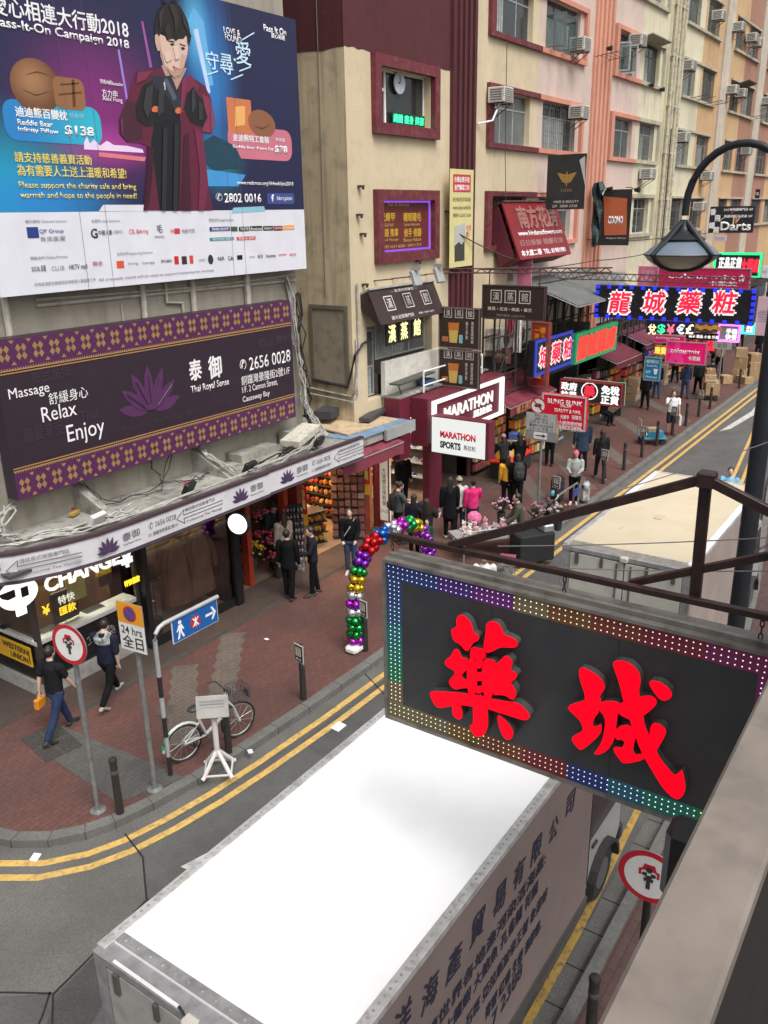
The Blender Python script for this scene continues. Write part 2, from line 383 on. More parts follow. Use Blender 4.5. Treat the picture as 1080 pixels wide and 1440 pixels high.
setting('pavement_band', zb, BAND)
setting('paving_patch', B().face([(6.85, 12.35, .1315), (7.45, 12.2, .1315), (7.62, 9.2, .1315), (6.62, 9.62, .1315), (6.7, 10.8, .1315)]), GRYP)
# double yellow lines
def yline(d, m):
    pts = []
    for p, q in zip(inset(KL, -d), inset(KL, -d-.125)): pts.append((p, q))
    return flatstrip([p for p, q in pts], [q for p, q in pts], .009)
setting('road_marking', yline(.26, YEL), YEL); setting('road_marking', yline(.54, YEL), YEL)
def pl2(pts, z=.009):
    return B().face([(p[0], p[1], z) for p in pts])
for d in (0, .32):
    setting('road_marking', B().face([(4, 2.72+d, .009), (8.2, 2.78+d, .009), (8.2, 2.88+d, .009), (4, 2.82+d, .009)]).face([(8.2, 2.78+d, .009), (12.6, 3.0+d, .009), (12.6, 3.1+d, .009), (8.2, 2.88+d, .009)]), YWORN)
    setting('road_marking', pl2([(20, 4.6+d), (28.7, 5.45+d), (38.6, 6.65+d), (38.6, 6.76+d), (28.7, 5.56+d), (20, 4.71+d)]), YEL)
setting('road_marking', pl2([(6.28, 7.9), (6.3, 7.68), (8.6, 7.0), (8.8, 7.2)]), WMRK)
setting('road_marking', pl2([(35.5, 7.9), (36.2, 7.62), (40, 7.3), (44, 7.75), (44, 7.95), (40, 7.62)]), WMRK)
setting('road_patch', pl2([(3.2, 10.4), (3.4, 8.4), (4.0, 7.62), (5.6, 7.8), (6.1, 8.5), (6.25, 9.0), (5.7, 9.35), (5.2, 9.8), (4.9, 10.4)], .005), CONC)
jt = B()
def line2(a, b, wd, z=.0095): 
    a, b = Vector(a), Vector(b); n = (b-a).normalized(); n = Vector((-n.y, n.x))*wd/2
    jt.face([(a.x+n.x, a.y+n.y, z), (a.x-n.x, a.y-n.y, z), (b.x-n.x, b.y-n.y, z), (b.x+n.x, b.y+n.y, z)])
for pts in ([(6.3, 9.1), (6.12, 8.5), (5.6, 7.82), (5.68, 7.72)], [(5.6, 7.82), (4.9, 7.72), (4.0, 7.6), (3.7, 7.2), (3.35, 6.9), (2.9, 6.7)], [(4.0, 7.62), (3.7, 8.1), (3.35, 8.6)], [(4.0, 7.66), (3.75, 7.45), (3.5, 7.3)], [(12.0, 8.8), (11.2, 7.4)]):
    for a, b in zip(pts, pts[1:]): line2(a, b, .025)
setting('road_joint', jt, GAP)
setting('road_patch', pl2([(5.6, 7.8), (5.75, 7.66), (3.2, 6.55), (2.9, 6.7), (4.0, 7.55)], .0055), ground_mat((.05, .05, .05), (.075, .074, .072), 1.4, .7))
setting('road_patch', pl2([(9.5, 8.4), (13.5, 8.35), (13.5, 7.2), (9.3, 7.3)], .0055), ground_mat((.07, .069, .068), (.095, .094, .09), 1.4, .6))
# right pavement
KR = [(-6, 2.46), (8, 2.5), (14, 2.55), (20, 3.3), (28.7, 4.7), (40, 6.1), (60, 7.2), (150, 7.4)]
KRi = [(x, y-.16) for x, y in KR]
setting('kerb', strip(KR, KRi, 0, .13), KERB)
setting('gutter', flatstrip([(x, y+.27) for x, y in KR[:4]], [(x, y+.001) for x, y in KR[:4]], .004), CONC)
jr = B()
for i in range(26): jr.box((4+i*.62, 2.52+.135, .006), (.014, .26, .004))
setting('gutter_joint', jr, GAP)
setting('pavement', B().face([(p[0], p[1], .126) for p in KRi] + [(150, -2, .126), (-6, -2, .126)]), REDR)
# ================================================================ BUILDINGS
def plaster(c, streak=.5, dirt=.35, dcol=(.13, .105, .075)): return mat(c, .85, var=.07, vs=.7, bump=.25, bs=18, streak=streak, dirt=dirt, dcol=dcol, fine=.08, name='plaster')
P_GREY = plaster((.33, .3, .245), .35, .25); P_CREAM = plaster((.61, .51, .345), .1, .12); P_PINK = plaster((.6, .47, .41), .12, .1)
P_PALE = plaster((.64, .59, .43), .18, .12); P_ORNG = plaster((.55, .36, .19), .18, .12); P_BRWN = plaster((.36, .18, .125), .2, .15)
P_SALM = plaster((.62, .3, .21), .15, .12); P_MRN = plaster((.085, .017, .022), .25, .2, (.035, .009, .011)); P_BEIG = plaster((.52, .46, .38), .3, .2)
P_CONC = mat((.3, .29, .255), .9, var=.2, vs=1.4, bump=.4, bs=25, dirt=.7, dcol=(.085, .08, .068), streak=.4)
T_MRN = mat((.135, .02, .03), .6, var=.2, vs=2, dirt=.35, dcol=(.2, .12, .09)); T_SALM = plaster((.6, .25, .175), .15, .15); T_PALE = plaster((.45, .42, .32), .4, .3)
ALU = mat((.5, .51, .5), .45, .5, var=.15, vs=6); ALUD = mat((.13, .135, .13), .5, .3, var=.2, vs=6)
GLS = [glass((.03, .036, .038)), glass((.06, .075, .073), .1), glass((.12, .13, .125), .15), glass((.045, .055, .06))]
CURT = mat((.33, .36, .34), .9, var=.25, vs=9); DROOM = mat((.018, .017, .016), .95)
def facade(parent, name, x0, x1, z0, z1, y, holes, m, depth=.28):
    """wall in the plane y with rectangular openings and their reveals"""
    b = B(); xs = sorted({x0, x1, *[min(max(h[i], x0), x1) for h in holes for i in (0, 1)]}); zs = sorted({z0, z1, *[min(max(h[i], z0), z1) for h in holes for i in (2, 3)]})
    for i in range(len(xs)-1):
        for j in range(len(zs)-1):
            cx, cz = (xs[i]+xs[i+1])/2, (zs[j]+zs[j+1])/2
            if any(h[0] < cx < h[1] and h[2] < cz < h[3] for h in holes): continue
            b.face([(xs[i], y, zs[j]), (xs[i+1], y, zs[j]), (xs[i+1], y, zs[j+1]), (xs[i], y, zs[j+1])])
    for h in holes:
        if h[1] <= x0 or h[0] >= x1: continue
        a, c = max(h[0], x0), min(h[1], x1); q = y+depth
        b.face([(a, y, h[2]), (c, y, h[2]), (c, q, h[2]), (a, q, h[2])]); b.face([(a, y, h[3]), (a, q, h[3]), (c, q, h[3]), (c, y, h[3])])
        if h[0] >= x0: b.face([(a, y, h[2]), (a, q, h[2]), (a, q, h[3]), (a, y, h[3])])
        if h[1] <= x1: b.face([(c, y, h[2]), (c, y, h[3]), (c, q, h[3]), (c, q, h[2])])
    bmesh.ops.remove_doubles(b.bm, verts=b.bm.verts[:], dist=.0005)
    return b.done(name, m, parent)
def window(parent, x0, x1, z0, z1, y, n=3, tr=.3, fm=None, gi=0, curtain=0.0, grille=False, open_=()):
    """casement window: frame, panes, curtain, burglar grille"""
    fm = fm or ALU; b = B(); t = .045; d = .05; yy = y+.16
    b.span((x0, yy, z0), (x1, yy+d, z0+t)).span((x0, yy, z1-t), (x1, yy+d, z1)).span((x0, yy, z0+t), (x0+t, yy+d, z1-t)).span((x1-t, yy, z0+t), (x1, yy+d, z1-t))
    zt = z1-(z1-z0)*tr
    if tr: b.span((x0+t, yy+.002, zt-t/2), (x1-t, yy+d-.002, zt+t/2))
    for i in range(1, n):
        xx = x0+(x1-x0)*i/n; b.span((xx-t/2, yy+.004, z0+t), (xx+t/2, yy+d-.004, z1-t))
    f = b.done('window', fm, parent)
    B().span((x0+.02, yy+.02, z0+.02), (x1-.02, yy+.03, z1-.02)).done('pane', GLS[gi % 4], f)
    if curtain:
        c = B(); k = int((x1-x0)*14)
        for i in range(int(k*curtain)):
            xx = x0+.05+(x1-x0-.1)*i/k; c.box((xx, yy+.012, (z0+zt)/2), (.05, .01, (zt-z0)-.08), rz=.3 if i % 2 else -.3)
        c.done('curtain', CURT, f)
    for i in open_:
        w_ = (x1-x0)/n; xx = x0+i*w_; s = B(); L_ = w_*.85; a = R(-78); ca, sa = math.cos(a), math.sin(a)
        M_ = Matrix.Translation((xx, yy-.01, 0)) @ Matrix.Rotation(a, 4, 'Z')
        for bx in (((0, -.02, z0+.03), (L_, .02, z0+.08)), ((0, -.02, zt-.06), (L_, .02, zt-.01)), ((0, -.02, z0+.08), (.05, .02, zt-.06)), ((L_-.05, -.02, z0+.08), (L_, .02, zt-.06))):
            s.box([(bx[0][k]+bx[1][k])/2 for k in range(3)], [bx[1][k]-bx[0][k] for k in range(3)], m=M_)
        sh = s.done('open_sash', fm, f)
        B().box((L_/2, 0, (z0+zt)/2), (L_-.1, .006, zt-z0-.12), m=M_).done('pane', seethrough((.75, .8, .8)), f)
    if grille:
        g = B(); k = max(3, int((x1-x0)/.16))
        for i in range(k+1): g.cyl((x0+(x1-x0)*i/k, y+.02, z0), (x0+(x1-x0)*i/k, y+.02, z1), .009, n=5)
        for i in range(4): zz = z0+(z1-z0)*(i+.5)/4; g.cyl((x0, y+.02, zz), (x1, y+.02, zz), .009, n=5)
        g.done('grille', ALUD, f)
    return f
def box_frame(parent, x0, x1, z0, z1, y, m, t=.24, out=.14, name='surround'):
    b = B(); b.span((x0, y-out, z0), (x1, y-.001, z0+t)).span((x0, y-out, z1-t), (x1, y-.001, z1)).span((x0, y-out, z0+t), (x0+t, y-.001, z1-t)).span((x1-t, y-out, z0+t), (x1, y-.001, z1-t))
    return b.done(name, m, parent)
YF = 13.4
# --- corner building carrying the billboard
A = thing('corner_building', 'grey plastered corner building behind the blue billboard with a ledge over its shops', 'building', (0, 0, 0))
facade(A, 'wall', 7.9, 15.95, 3.32, 20, YF, [], P_GREY)
B().face([(7.9, YF, 3.32), (7.9, 24, 3.32), (7.9, 24, 20), (7.9, YF, 20)]).done('wall', P_GREY, A)
B().face([(15.95, YF, 0), (15.95, YF, 20), (15.95, 24, 20), (15.95, 24, 0)]).done('wall', P_GREY, A)
B().span((7.9, YF, 20), (15.95, 24, 20.2)).done('roof', P_CONC, A)
# canopy slab with rounded street corner
cp = [(15.9, YF-.002), (15.9, 12.0), (12.9, 12.0), (12.9, 11.92), (9.2, 11.92), (8.5, 11.96), (7.9, 12.1), (7.3, 12.36), (6.85, 12.75), (6.6, 13.2), (6.5, 13.8), (6.5, 20), (7.898, 20), (7.898, YF-.002)]
B().prism(cp, 3.16, 3.42).done('canopy', P_CONC, A)
B().span((7.0, 12.2, 3.1), (15.6, 13.3, 3.155)).done('canopy_soffit', mat((.06, .055, .05), .8), A)
for x, s_ in ((12.2, .9), (9.2, .7)):
    B().poly([(0, 0), (1.15, 0), (0, .5)], 0, .16).done('buttress', P_CONC, A).matrix_local = Matrix.Translation((x, YF-.003, 3.42)) @ Matrix.Rotation(R(-90), 4, 'Z')
B().span((13.2, 12.9, 3.42), (14.4, 13.38, 3.6)).span((14.9, 12.6, 3.42), (15.6, 13.3, 3.75)).done('plinth', P_CONC, A)
B().box((14.95, 12.65, 3.72), (1.1, .5, .16), ry=-.15, rz=.2, bev=.01).done('duct_cover', mat((.5, .48, .4), .7, dirt=.5), A)
b = B()
for x, y in ((8.4, .0), (11.3, .05), (12.6, .0)): b.cyl((x, YF-.06, 6.6), (x, YF-.06, 7.6), .06, n=8)
b.tube([(11.9, YF-.05, 7.5), (11.9, YF-.05, 7.0), (12.3, YF-.05, 6.95), (12.3, YF-.05, 6.6)], .035); b.tube([(14.2, YF-.07, 7.6), (14.2, YF-.07, 6.6)], .075)
b.tube([(10.8, YF-.02, 7.05), (10.8, YF-.02, 6.6)], .02).tube([(9, YF-.03, 7.2), (15.9, YF-.03, 7.15)], .03).tube([(9, YF-.03, 7.3), (13, YF-.03, 7.22), (15.9, YF-.03, 7.28)], .022)
b.done('drain_pipe', mat((.44, .41, .34), .7, dirt=.4), A, smooth=True)
# ground floor of the corner building: interiors
def room(parent, x0, x1, y0, y1, h, m, fl, name='shop_interior'):
    b = B(); b.face([(x0, y1, 0.13), (x1, y1, .13), (x1, y1, h), (x0, y1, h)]); b.face([(x0, y0, .13), (x0, y1, .13), (x0, y1, h), (x0, y0, h)]); b.face([(x1, y0, .13), (x1, y0, h), (x1, y1, h), (x1, y1, .13)]); b.face([(x0, y0, h), (x0, y1, h), (x1, y1, h), (x1, y0, h)])
    r = b.done(name, m, parent)
    B().face([(x0, y0, .134), (x1, y0, .134), (x1, y1, .134), (x0, y1, .134)]).done('shop_floor', fl, parent); return r
FLOOR = mat((.2, .17, .14), .4, var=.2, vs=2); WARMW = mat((.45, .33, .2), .8, var=.2)
def lamp_strip(x0, x1, y, z, parent, c=(1, .9, .75), e=6, name='ceiling_light', wd=.12):
    return B().span((x0, y-wd/2, z-.03), (x1, y+wd/2, z)).done(name, mat(c, .5, var=0, emit=e), parent)
room(A, 7.95, 10.3, 13.4, 15.6, 3.1, mat((.1, .055, .03), .5, var=.3), FLOOR)
B().face([(7.95, 15.59, .2), (10.25, 15.59, .2), (10.25, 15.59, 3)]).done('back_panel', mat((.16, .08, .025), .5), A)
room(A, 10.3, 12.75, 13.0, 14.2, 3.1, mat((.2, .135, .095), .6, var=.25), FLOOR)
room(A, 12.75, 15.2, 13.4, 17.5, 3.1, mat((.09, .05, .04), .7, var=.4, vs=2), mat((.16, .11, .08), .5, var=.25))
B().span((12.75, 12.9, .13), (12.95, 13.6, 3.15)).span((10.25, 12.97, .13), (10.38, 13.3, 3.15)).span((10.38, 12.97, .13), (12.75, 13.03, .32)).span((10.38, 12.97, 2.65), (12.75, 13.03, 3.15)).span((8.0, 13.12, 2.66), (10.25, 13.2, 3.15)).span((12.95, 13.1, 2.75), (15.2, 13.2, 3.15)).done('shopfront_frame', mat((.012, .012, .014), .3, var=.1), A)
B().span((10.38, 12.99, .32), (12.75, 13.005, 2.65)).done('shop_glass', seethrough((.82, .8, .78)), A)
pieces('display_panel', mat((.34, .25, .18), .6, var=.25, vs=2), A, ((11.9, 13.58, .4), (12.6, 13.62, 2.4)), ((10.45, 13.88, .2), (11.35, 13.93, 2.4)))
lamp_strip(10.6, 12.5, 13.5, 3.05, A, (1, .8, .6), 9); lamp_strip(8.3, 10.1, 14.3, 3.05, A, (1, .93, .8), 34, wd=.35); lamp_strip(13.2, 14.8, 14.4, 3.05, A, (1, .72, .48), 9)
# exchange counter
B().span((7.86, 13.2, 1.2), (10.2, 13.62, 1.29), bev=.01).span((7.86, 13.64, 1.2), (8.25, 15.5, 1.29), bev=.01).done('counter_top', mat((.62, .62, .58), .3, var=.06), A)
B().span((7.9, 13.28, .42), (10.2, 13.36, 1.195)).span((7.9, 13.38, .42), (7.98, 15.5, 1.195)).done('counter_front', mat((.012, .012, .014), .25, var=.1), A)
B().span((7.86, 13.2, .13), (10.2, 13.42, .4)).span((7.84, 13.44, .13), (8.0, 18, .4)).done('counter_plinth', mat((.33, .32, .29), .7, dirt=.3), A)
B().span((7.92, 13.33, 1.3), (10.18, 13.345, 2.3)).span((7.94, 13.4, 1.3), (7.955, 15.5, 2.3)).done('shop_glass', seethrough((.86, .88, .84)), A)
B().span((7.9, 13.25, 2.3), (10.2, 13.42, 2.66)).span((7.9, 13.44, 2.3), (8.0, 15.5, 2.66)).done('header_panel', mat((.2, .095, .022), .4, var=.15), A)
pieces('shop_post', mat((.1, .08, .075), .4, .5), A, ((7.87, 13.19, .13), (7.97, 13.29, 2.97)), ((10.18, 13.16, .13), (10.26, 13.24, 2.97)))
for x, y in ((8.35, 13.5), (9.35, 13.5), (8.05, 14.3)): B().box((x, y, 1.3), (.42, .2, .012), bev=.003).done('cash_tray', mat((.03, .03, .03), .4), A)
b = B(); b.box((9.0, 13.44, 1.9), (.42, .02, .5)); b.done('rate_notice', mat((.5, .45, .16), .6), A)
B().box((8.72, 13.46, 1.65), (.55, .05, .62)).done('display_screen', BLACK, A); B().box((9.72, 13.5, 1.95), (.3, .04, .55)).done('display_screen', BLACK, A)
for c_, s_ in (((9.35, 13.44, 2.18), (.16, .012, .14)), ((9.7, 13.47, 2.12), (.12, .01, .16)), ((9.86, 13.47, 2.12), (.1, .01, .16))): B().box(c_, s_).done('paper_notice', mat((.55, .55, .5), .7), A)
W3 = mat((.9, .87, .8), .5, var=0, emit=.8); Y3 = mat((1, .62, .03), .5, var=0, emit=1.3)
T(A, '特快', .17, W3, 8.76, 1.78, 13.428, w=.36, bold=.02, name='lit_lettering'); T(A, '匯款', .17, Y3, 8.76, 1.56, 13.428, w=.36, bold=.02, name='lit_lettering')
T(A, '¥', .2, Y3, 8.3, 1.72, 13.42, bold=.03, name='lit_lettering')
T(A, '兌換', .22, mat((.3, .29, .27), .5), 9.3, .82, 13.274, w=.7, name='lettering'); T(A, '找', .25, mat((.2, .12, .07), .5), 8.5, .82, 13.274, name='lettering')
# --- maroon-topped cream building
Cb = thing('cream_building', 'cream building with deep maroon upper wall and maroon window frames beside the billboard', 'building')
H1, H2, H3 = (19.45, 22.0, 10.76, 12.05), (19.45, 22.0, 7.6, 8.92), (18.75, 22.1, 3.75, 5.75)
facade(Cb, 'wall', 18.1, 23.05, 3.3, 12.34, YF, [H1, H2, H3], P_CREAM, .3)
b = B(); n = 26
pts = [(18.08+4.97*i/n, 12.34+random.uniform(-.035, .035)) for i in range(n+1)]
b.poly([(23.05, 20), (18.08, 20)]+pts, YF-.006, .03).done('upper_wall', P_MRN, Cb)
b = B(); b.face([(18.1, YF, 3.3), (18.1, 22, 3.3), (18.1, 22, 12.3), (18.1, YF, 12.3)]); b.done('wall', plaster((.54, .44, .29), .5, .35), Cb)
n = 14; b = B(); pts = [(YF+.03+8.5*i/n, 12.3+random.uniform(-.05, .08)) for i in range(n+1)]
vs = [(18.092, p[0], p[1]) for p in pts]+[(18.092, 22, 20), (18.092, YF+.03, 20)]; b.face(vs).done('upper_wall', P_MRN, Cb)
B().span((18.12, YF+.03, 20), (24.4, 22, 20.2)).done('roof', P_CONC, Cb)
for h in (H1, H2):
    box_frame(Cb, 19.17, 22.27, h[2]-.26, h[3]+.26, YF, T_MRN, .26, .16)
window(Cb, H1[0], H1[1], H1[2], H1[3], YF+.05, n=1, tr=0, fm=WHITE, gi=0)
B().span((20.05, YF+.2, 10.8), (20.12, YF+.262, 12.02)).span((19.5, YF+.2, 11.55), (20.05, YF+.262, 11.62)).done('mullion', WHITE, Cb)
# side-wall bricked opening
b = B(); x = 18.085
b.span((x-.05, 13.5, 4.25), (x, 13.6, 6.35)).span((x-.05, 14.66, 4.25), (x, 14.76, 6.35)).span((x-.05, 13.6, 6.25), (x, 14.66, 6.35)).span((x-.05, 13.6, 4.25), (x, 14.66, 4.33)).done('blocked_window_frame', mat((.14, .12, .09), .7, dirt=.5), Cb)
B().span((x-.012, 13.6, 4.33), (x-.004, 14.66, 6.25)).done('blocked_window', mat((.25, .215, .16), .7, var=.2, vs=1.5, dirt=.4, dcol=(.1, .085, .06)), Cb)
b = B(); b.tube([(18.05, 14.9, 4.1), (18.05, 13.45, 4.0), (18.08, YF-.06, 4.1), (18.3, YF-.06, 5.3), (18.3, YF-.06, 6.9)], .03).tube([(18.03, 14.9, 3.95), (18.03, 13.42, 3.86), (18.2, YF-.05, 4.0), (18.2, YF-.05, 5.5)], .025); b.done('conduit', CABLE_W, Cb, smooth=True)
b = B(); b.tube([(18.05, 14.75, 4.35), (18.02, 13.55, 4.25), (18.02, 13.45, 4.5), (18.1, YF-.08, 5.1), (18.45, YF-.08, 5.35), (18.9, YF-.06, 5.42)], .035); b.done('cable', CABLE_B, Cb, smooth=True)
cr = B(); cr.tube([(18.06, 14.1, 20), (18.06, 14.15, 12), (18.06, 14.2, 6.6)], .012, 5); cr.done('cable', mat((.16, .14, .11), .8), Cb)
# second-floor spa window
window(Cb, 19.5, 22.1, 4.75, 5.75, YF+.1, n=3, tr=0, fm=ALU, gi=2, curtain=.6); window(Cb, 18.78, 19.42, 3.8, 5.6, YF+.1, n=1, tr=.55, fm=ALU, gi=2, curtain=.9)
B().span((19.45, YF-.1, 3.3), (22.4, YF+.05, 4.72), bev=.01).done('white_parapet', mat((.66, .64, .57), .7, dirt=.15, streak=.12), Cb)
# fluted maroon pilaster
b = B(); b.span((23.05, YF-.12, 3.3), (24.4, YF+.5, 20))
for i in range(4): b.box((23.32+i*.29, YF-.15, 11.6), (.15, .1, 16.8))
b.done('pilaster', P_MRN, Cb)
# --- long painted apartment building
def building(name, label, bays, x0, x1, pil, roof=20):
    o = thing(name, label, 'building')
    FL = [7.4, 10.45, 13.5, 16.55]
    for (a, c, sp, w1, w2, m1, m2, s1, s2) in bays:
        hs_ = [(w[0], w[1], z+.15, z+1.65) for z in FL for w in (w1, w2)]
        facade(o, 'wall', a, sp, 4.0, roof, YF, [h for h in hs_ if h[0] < sp], m1); facade(o, 'wall', sp, c, 4.0, roof, YF, [h for h in hs_ if h[0] >= sp], m2)
        for k, z in enumerate(FL):
            for j, w_ in enumerate((w1, w2)):
                far = a > 43
                window(o, w_[0], w_[1], z+.15, z+1.65, YF, n=3 if w_[1]-w_[0] > 2.3 else 2, tr=.3, fm=ALU if (k+j) % 3 else ALUD, gi=k*2+j+int(a), curtain=random.choice((0, .5, .8, .35)), grille=far or (k == 1 and j == 1), open_=(0, 1) if (a < 30 and k == 2 and j == 1) or (30 < a < 40 and k == 2 and j == 0) else ())
            if s1:
                b = B(); x_ = min(w1[0]-.3, sp); b.span((x_, YF-.13, z), (sp, YF-.001, z+.15)).span((x_, YF-.13, z+1.65), (sp, YF-.001, z+1.8)).span((x_, YF-.13, z+.15), (w1[0], YF-.001, z+1.65)); b.done('surround', s1, o)
                b = B(); x_ = w2[1]+.55; b.span((sp, YF-.13, z), (x_, YF-.001, z+.15)).span((sp, YF-.13, z+1.65), (x_, YF-.001, z+1.8)).span((w2[1]+.35, YF-.13, z+.15), (x_, YF-.001, z+1.65)); b.done('surround', s2, o)
            else:
                B().span((w1[0]-.2, YF-.14, z+.02), (w2[1]+.3, YF-.001, z+.14)).done('sill', T_PALE, o)
                B().span((w1[0]-.1, YF-.1, z+1.66), (w2[1]+.25, YF-.001, z+1.76)).done('lintel', T_PALE, o)
    for (a, c, m_) in pil:
        b = B(); b.span((a, YF-.1, 3.5), (c, YF+.3, roof))
        if c-a > 1.6 and m_ is P_SALM:
            for i in range(4): b.box((a+.25+i*.42, YF-.13, 11.8), (.2, .09, 16.4))
        b.done('pilaster', m_, o)
    B().span((x0, YF+.31, roof), (x1, 24, roof+.2)).done('roof', P_CONC, o)
    B().face([(x0, YF+.3, 3.3), (x0, 24, 3.3), (x0, 24, roof), (x0, YF+.3, roof)]).done('wall', P_BEIG, o)
    return o
D1 = building('apartment_building', 'apartment building in cream, pink and pale yellow bands with salmon fluted pilaster', [
    (24.4, 33.5, 28.85, (25.55, 28.3), (29.3, 32.15), P_CREAM, P_PINK, T_MRN, T_SALM),
    (35.3, 42.2, 38.75, (35.85, 38.3), (39.2, 41.2), P_PINK, P_PALE, T_SALM, T_PALE)], 24.4, 42.2, [(33.5, 35.3, P_SALM)])
D2 = building('apartment_building', 'apartment building in pale yellow, orange and brown squares beyond the drainpipes', [
    (44.0, 51.2, 47.6, (44.7, 46.7), (48.0, 50.2), P_PALE, P_ORNG, None, None),
    (52.7, 59.4, 56.2, (53.6, 55.5), (56.6, 58.9), P_ORNG, P_BRWN, None, None)], 42.2, 61, [(42.2, 44.0, P_PALE), (51.2, 52.7, P_BEIG), (59.4, 61, P_BEIG)])
D3 = building('apartment_building', 'brown apartment building at the far right edge of the street', [
    (61, 69, 65, (61.8, 64.4), (65.8, 68.3), P_BRWN, P_ORNG, None, None), (69, 80, 74, (70, 73), (75, 78), P_ORNG, P_BRWN, None, None)], 61, 80, [])
# drain pipes on the pale pilaster
b = B()
for x in (42.35, 42.75, 43.3, 43.7): b.cyl((x, YF-.22, 3.6), (x, YF-.22, 19.8), .075, n=8)
for z in range(5, 20, 2): b.box((43.0, YF-.2, z), (1.6, .1, .06))
b.done('drain_pipe', mat((.5, .46, .34), .7, dirt=.5), D2, smooth=True)
# dark shop band under the apartment buildings: openings with shutters, shelves and cloth blinds
def shop_band(o, x0, x1, seed):
    rnd = random.Random(seed)
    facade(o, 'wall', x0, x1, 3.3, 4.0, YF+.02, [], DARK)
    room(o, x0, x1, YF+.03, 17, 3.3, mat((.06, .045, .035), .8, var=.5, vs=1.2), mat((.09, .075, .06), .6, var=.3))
    x = x0
    while x < x1-1:
        w_ = rnd.uniform(2.4, 3.6); e = min(x+w_, x1)
        B().span((x, YF-.05, .13), (x+.25, YF+.4, 3.3)).done('shop_pier', rnd.choice((DARK, P_MRN, P_BEIG, mat((.1, .08, .07), .7))), o)
        B().span((x+.3, YF+.0, 2.55), (e, YF+.06, 3.2)).done('shop_fascia', rnd.choice((DARK, MAROON, mat((.1, .03, .12), .5), mat((.05, .06, .1), .5))), o)
        lamp_strip(x+.6, e-.3, YF+1.4, 3.25, o, rnd.choice(((1, .85, .65), (1, .95, .9))), 4)
        x = e
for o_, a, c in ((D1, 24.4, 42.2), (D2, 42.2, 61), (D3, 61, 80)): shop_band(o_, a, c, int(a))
# ================================================================ BIG SIGNS ON THE LEFT
def art_mat(base, blobs, lin=None):
    """printed artwork: soft colour fields at fixed places of the sheet (object x,z)"""
    m = bpy.data.materials.new('printed_sheet'); m.use_nodes = True; t = m.node_tree; N, L = t.nodes, t.links; p = N['Principled BSDF']; p.inputs['Roughness'].default_value = .45
    tc = N.new('ShaderNodeTexCoord'); prev = None
    for (x, z, rx, rz, c, k) in blobs:
        mp = N.new('ShaderNodeMapping'); mp.vector_type = 'POINT'; mp.inputs['Location'].default_value = (-x/rx, 0, -z/rz); mp.inputs['Scale'].default_value = (1/rx, 0, 1/rz)
        L.new(tc.outputs['Object'], mp.inputs[0]); ln = N.new('ShaderNodeVectorMath'); ln.operation = 'LENGTH'; L.new(mp.outputs[0], ln.inputs[0])
        r = N.new('ShaderNodeMapRange'); r.interpolation_type = 'SMOOTHSTEP'; r.inputs[1].default_value = 1; r.inputs[2].default_value = 0; r.inputs[4].default_value = k; L.new(ln.outputs[1], r.inputs[0])
        x_ = N.new('ShaderNodeMix'); x_.data_type = 'RGBA'; L.new(r.outputs[0], x_.inputs[0])
        if prev: L.new(prev, x_.inputs[6])
        else: x_.inputs[6].default_value = base+(1,)
        x_.inputs[7].default_value = c+(1,); prev = x_.outputs[2]
    L.new(prev, p.inputs['Base Color']); return m
def rrect(x0, z0, x1, z1, r, n=4):
    out = []
    for cx, cz, a in ((x1-r, z1-r, 0), (x0+r, z1-r, 90), (x0+r, z0+r, 180), (x1-r, z0+r, 270)):
        for i in range(n+1): an = R(a+90*i/n); out.append((cx+r*math.cos(an), cz+r*math.sin(an)))
    return out
def ell(cx, cz, rx, rz, n=20, rot=0): 
    return [(cx+rx*math.cos(2*math.pi*i/n)*math.cos(rot)-rz*math.sin(2*math.pi*i/n)*math.sin(rot), cz+rx*math.cos(2*math.pi*i/n)*math.sin(rot)+rz*math.sin(2*math.pi*i/n)*math.cos(rot)) for i in range(n)]
def lotus(parent, cx, cz, s, m, y=-.006, name='lotus_emblem'):
    b = B()
    for row, (n, spread, ln, wd, off) in enumerate(((7, 150, 1.0, .2, 0), (5, 100, .8, .2, .0), (3, 50, .5, .17, 0))):
        for i in range(n):
            a = R(90 + spread*(i/(n-1)-.5)); L_ = s*ln*(.8+.2*math.cos(a-R(90))); pts = []
            for f, wv in ((.12, .0), (.3, .62), (.55, 1), (.78, .75), (1, 0), (.78, -.75), (.55, -1), (.3, -.62)):
                u, v = f*L_, wv*wd*s*.62; pts.append((cx+u*math.cos(a)-v*math.sin(a), cz+u*math.sin(a)+v*math.cos(a)))
            b.poly(pts, y-.0012*(row*7+(i % 2)*2), .0009)
    return b.done(name, m, parent)
W = flat((.8, .8, .82)); NAVY = flat((.012, .014, .05)); YL = flat((.75, .62, .16)); SKN = flat((.58, .4, .32))
bb = Sign('Y', 13.05, 'billboard', 'huge blue charity billboard showing a man in a maroon coat above a white sponsor strip', 'billboard', box=(8.16, 15.93, 7.42, 12.5))
bb.board(mat((.2, .2, .2), .6), .1, 'backing_panel', y=.004)
b = B()
for i in range(5):
    x = -3.4+i*1.7; b.box((x, .2, 0), (.06, .2, 4.8)).box((x, .14, -2.45), (.05, .28, .05))
for i in range(12): b.box((-3.92, .0, -2.4+i*.42), (.06, .02, .02)); 
b.done('mounting_frame', STEEL, bb.o)
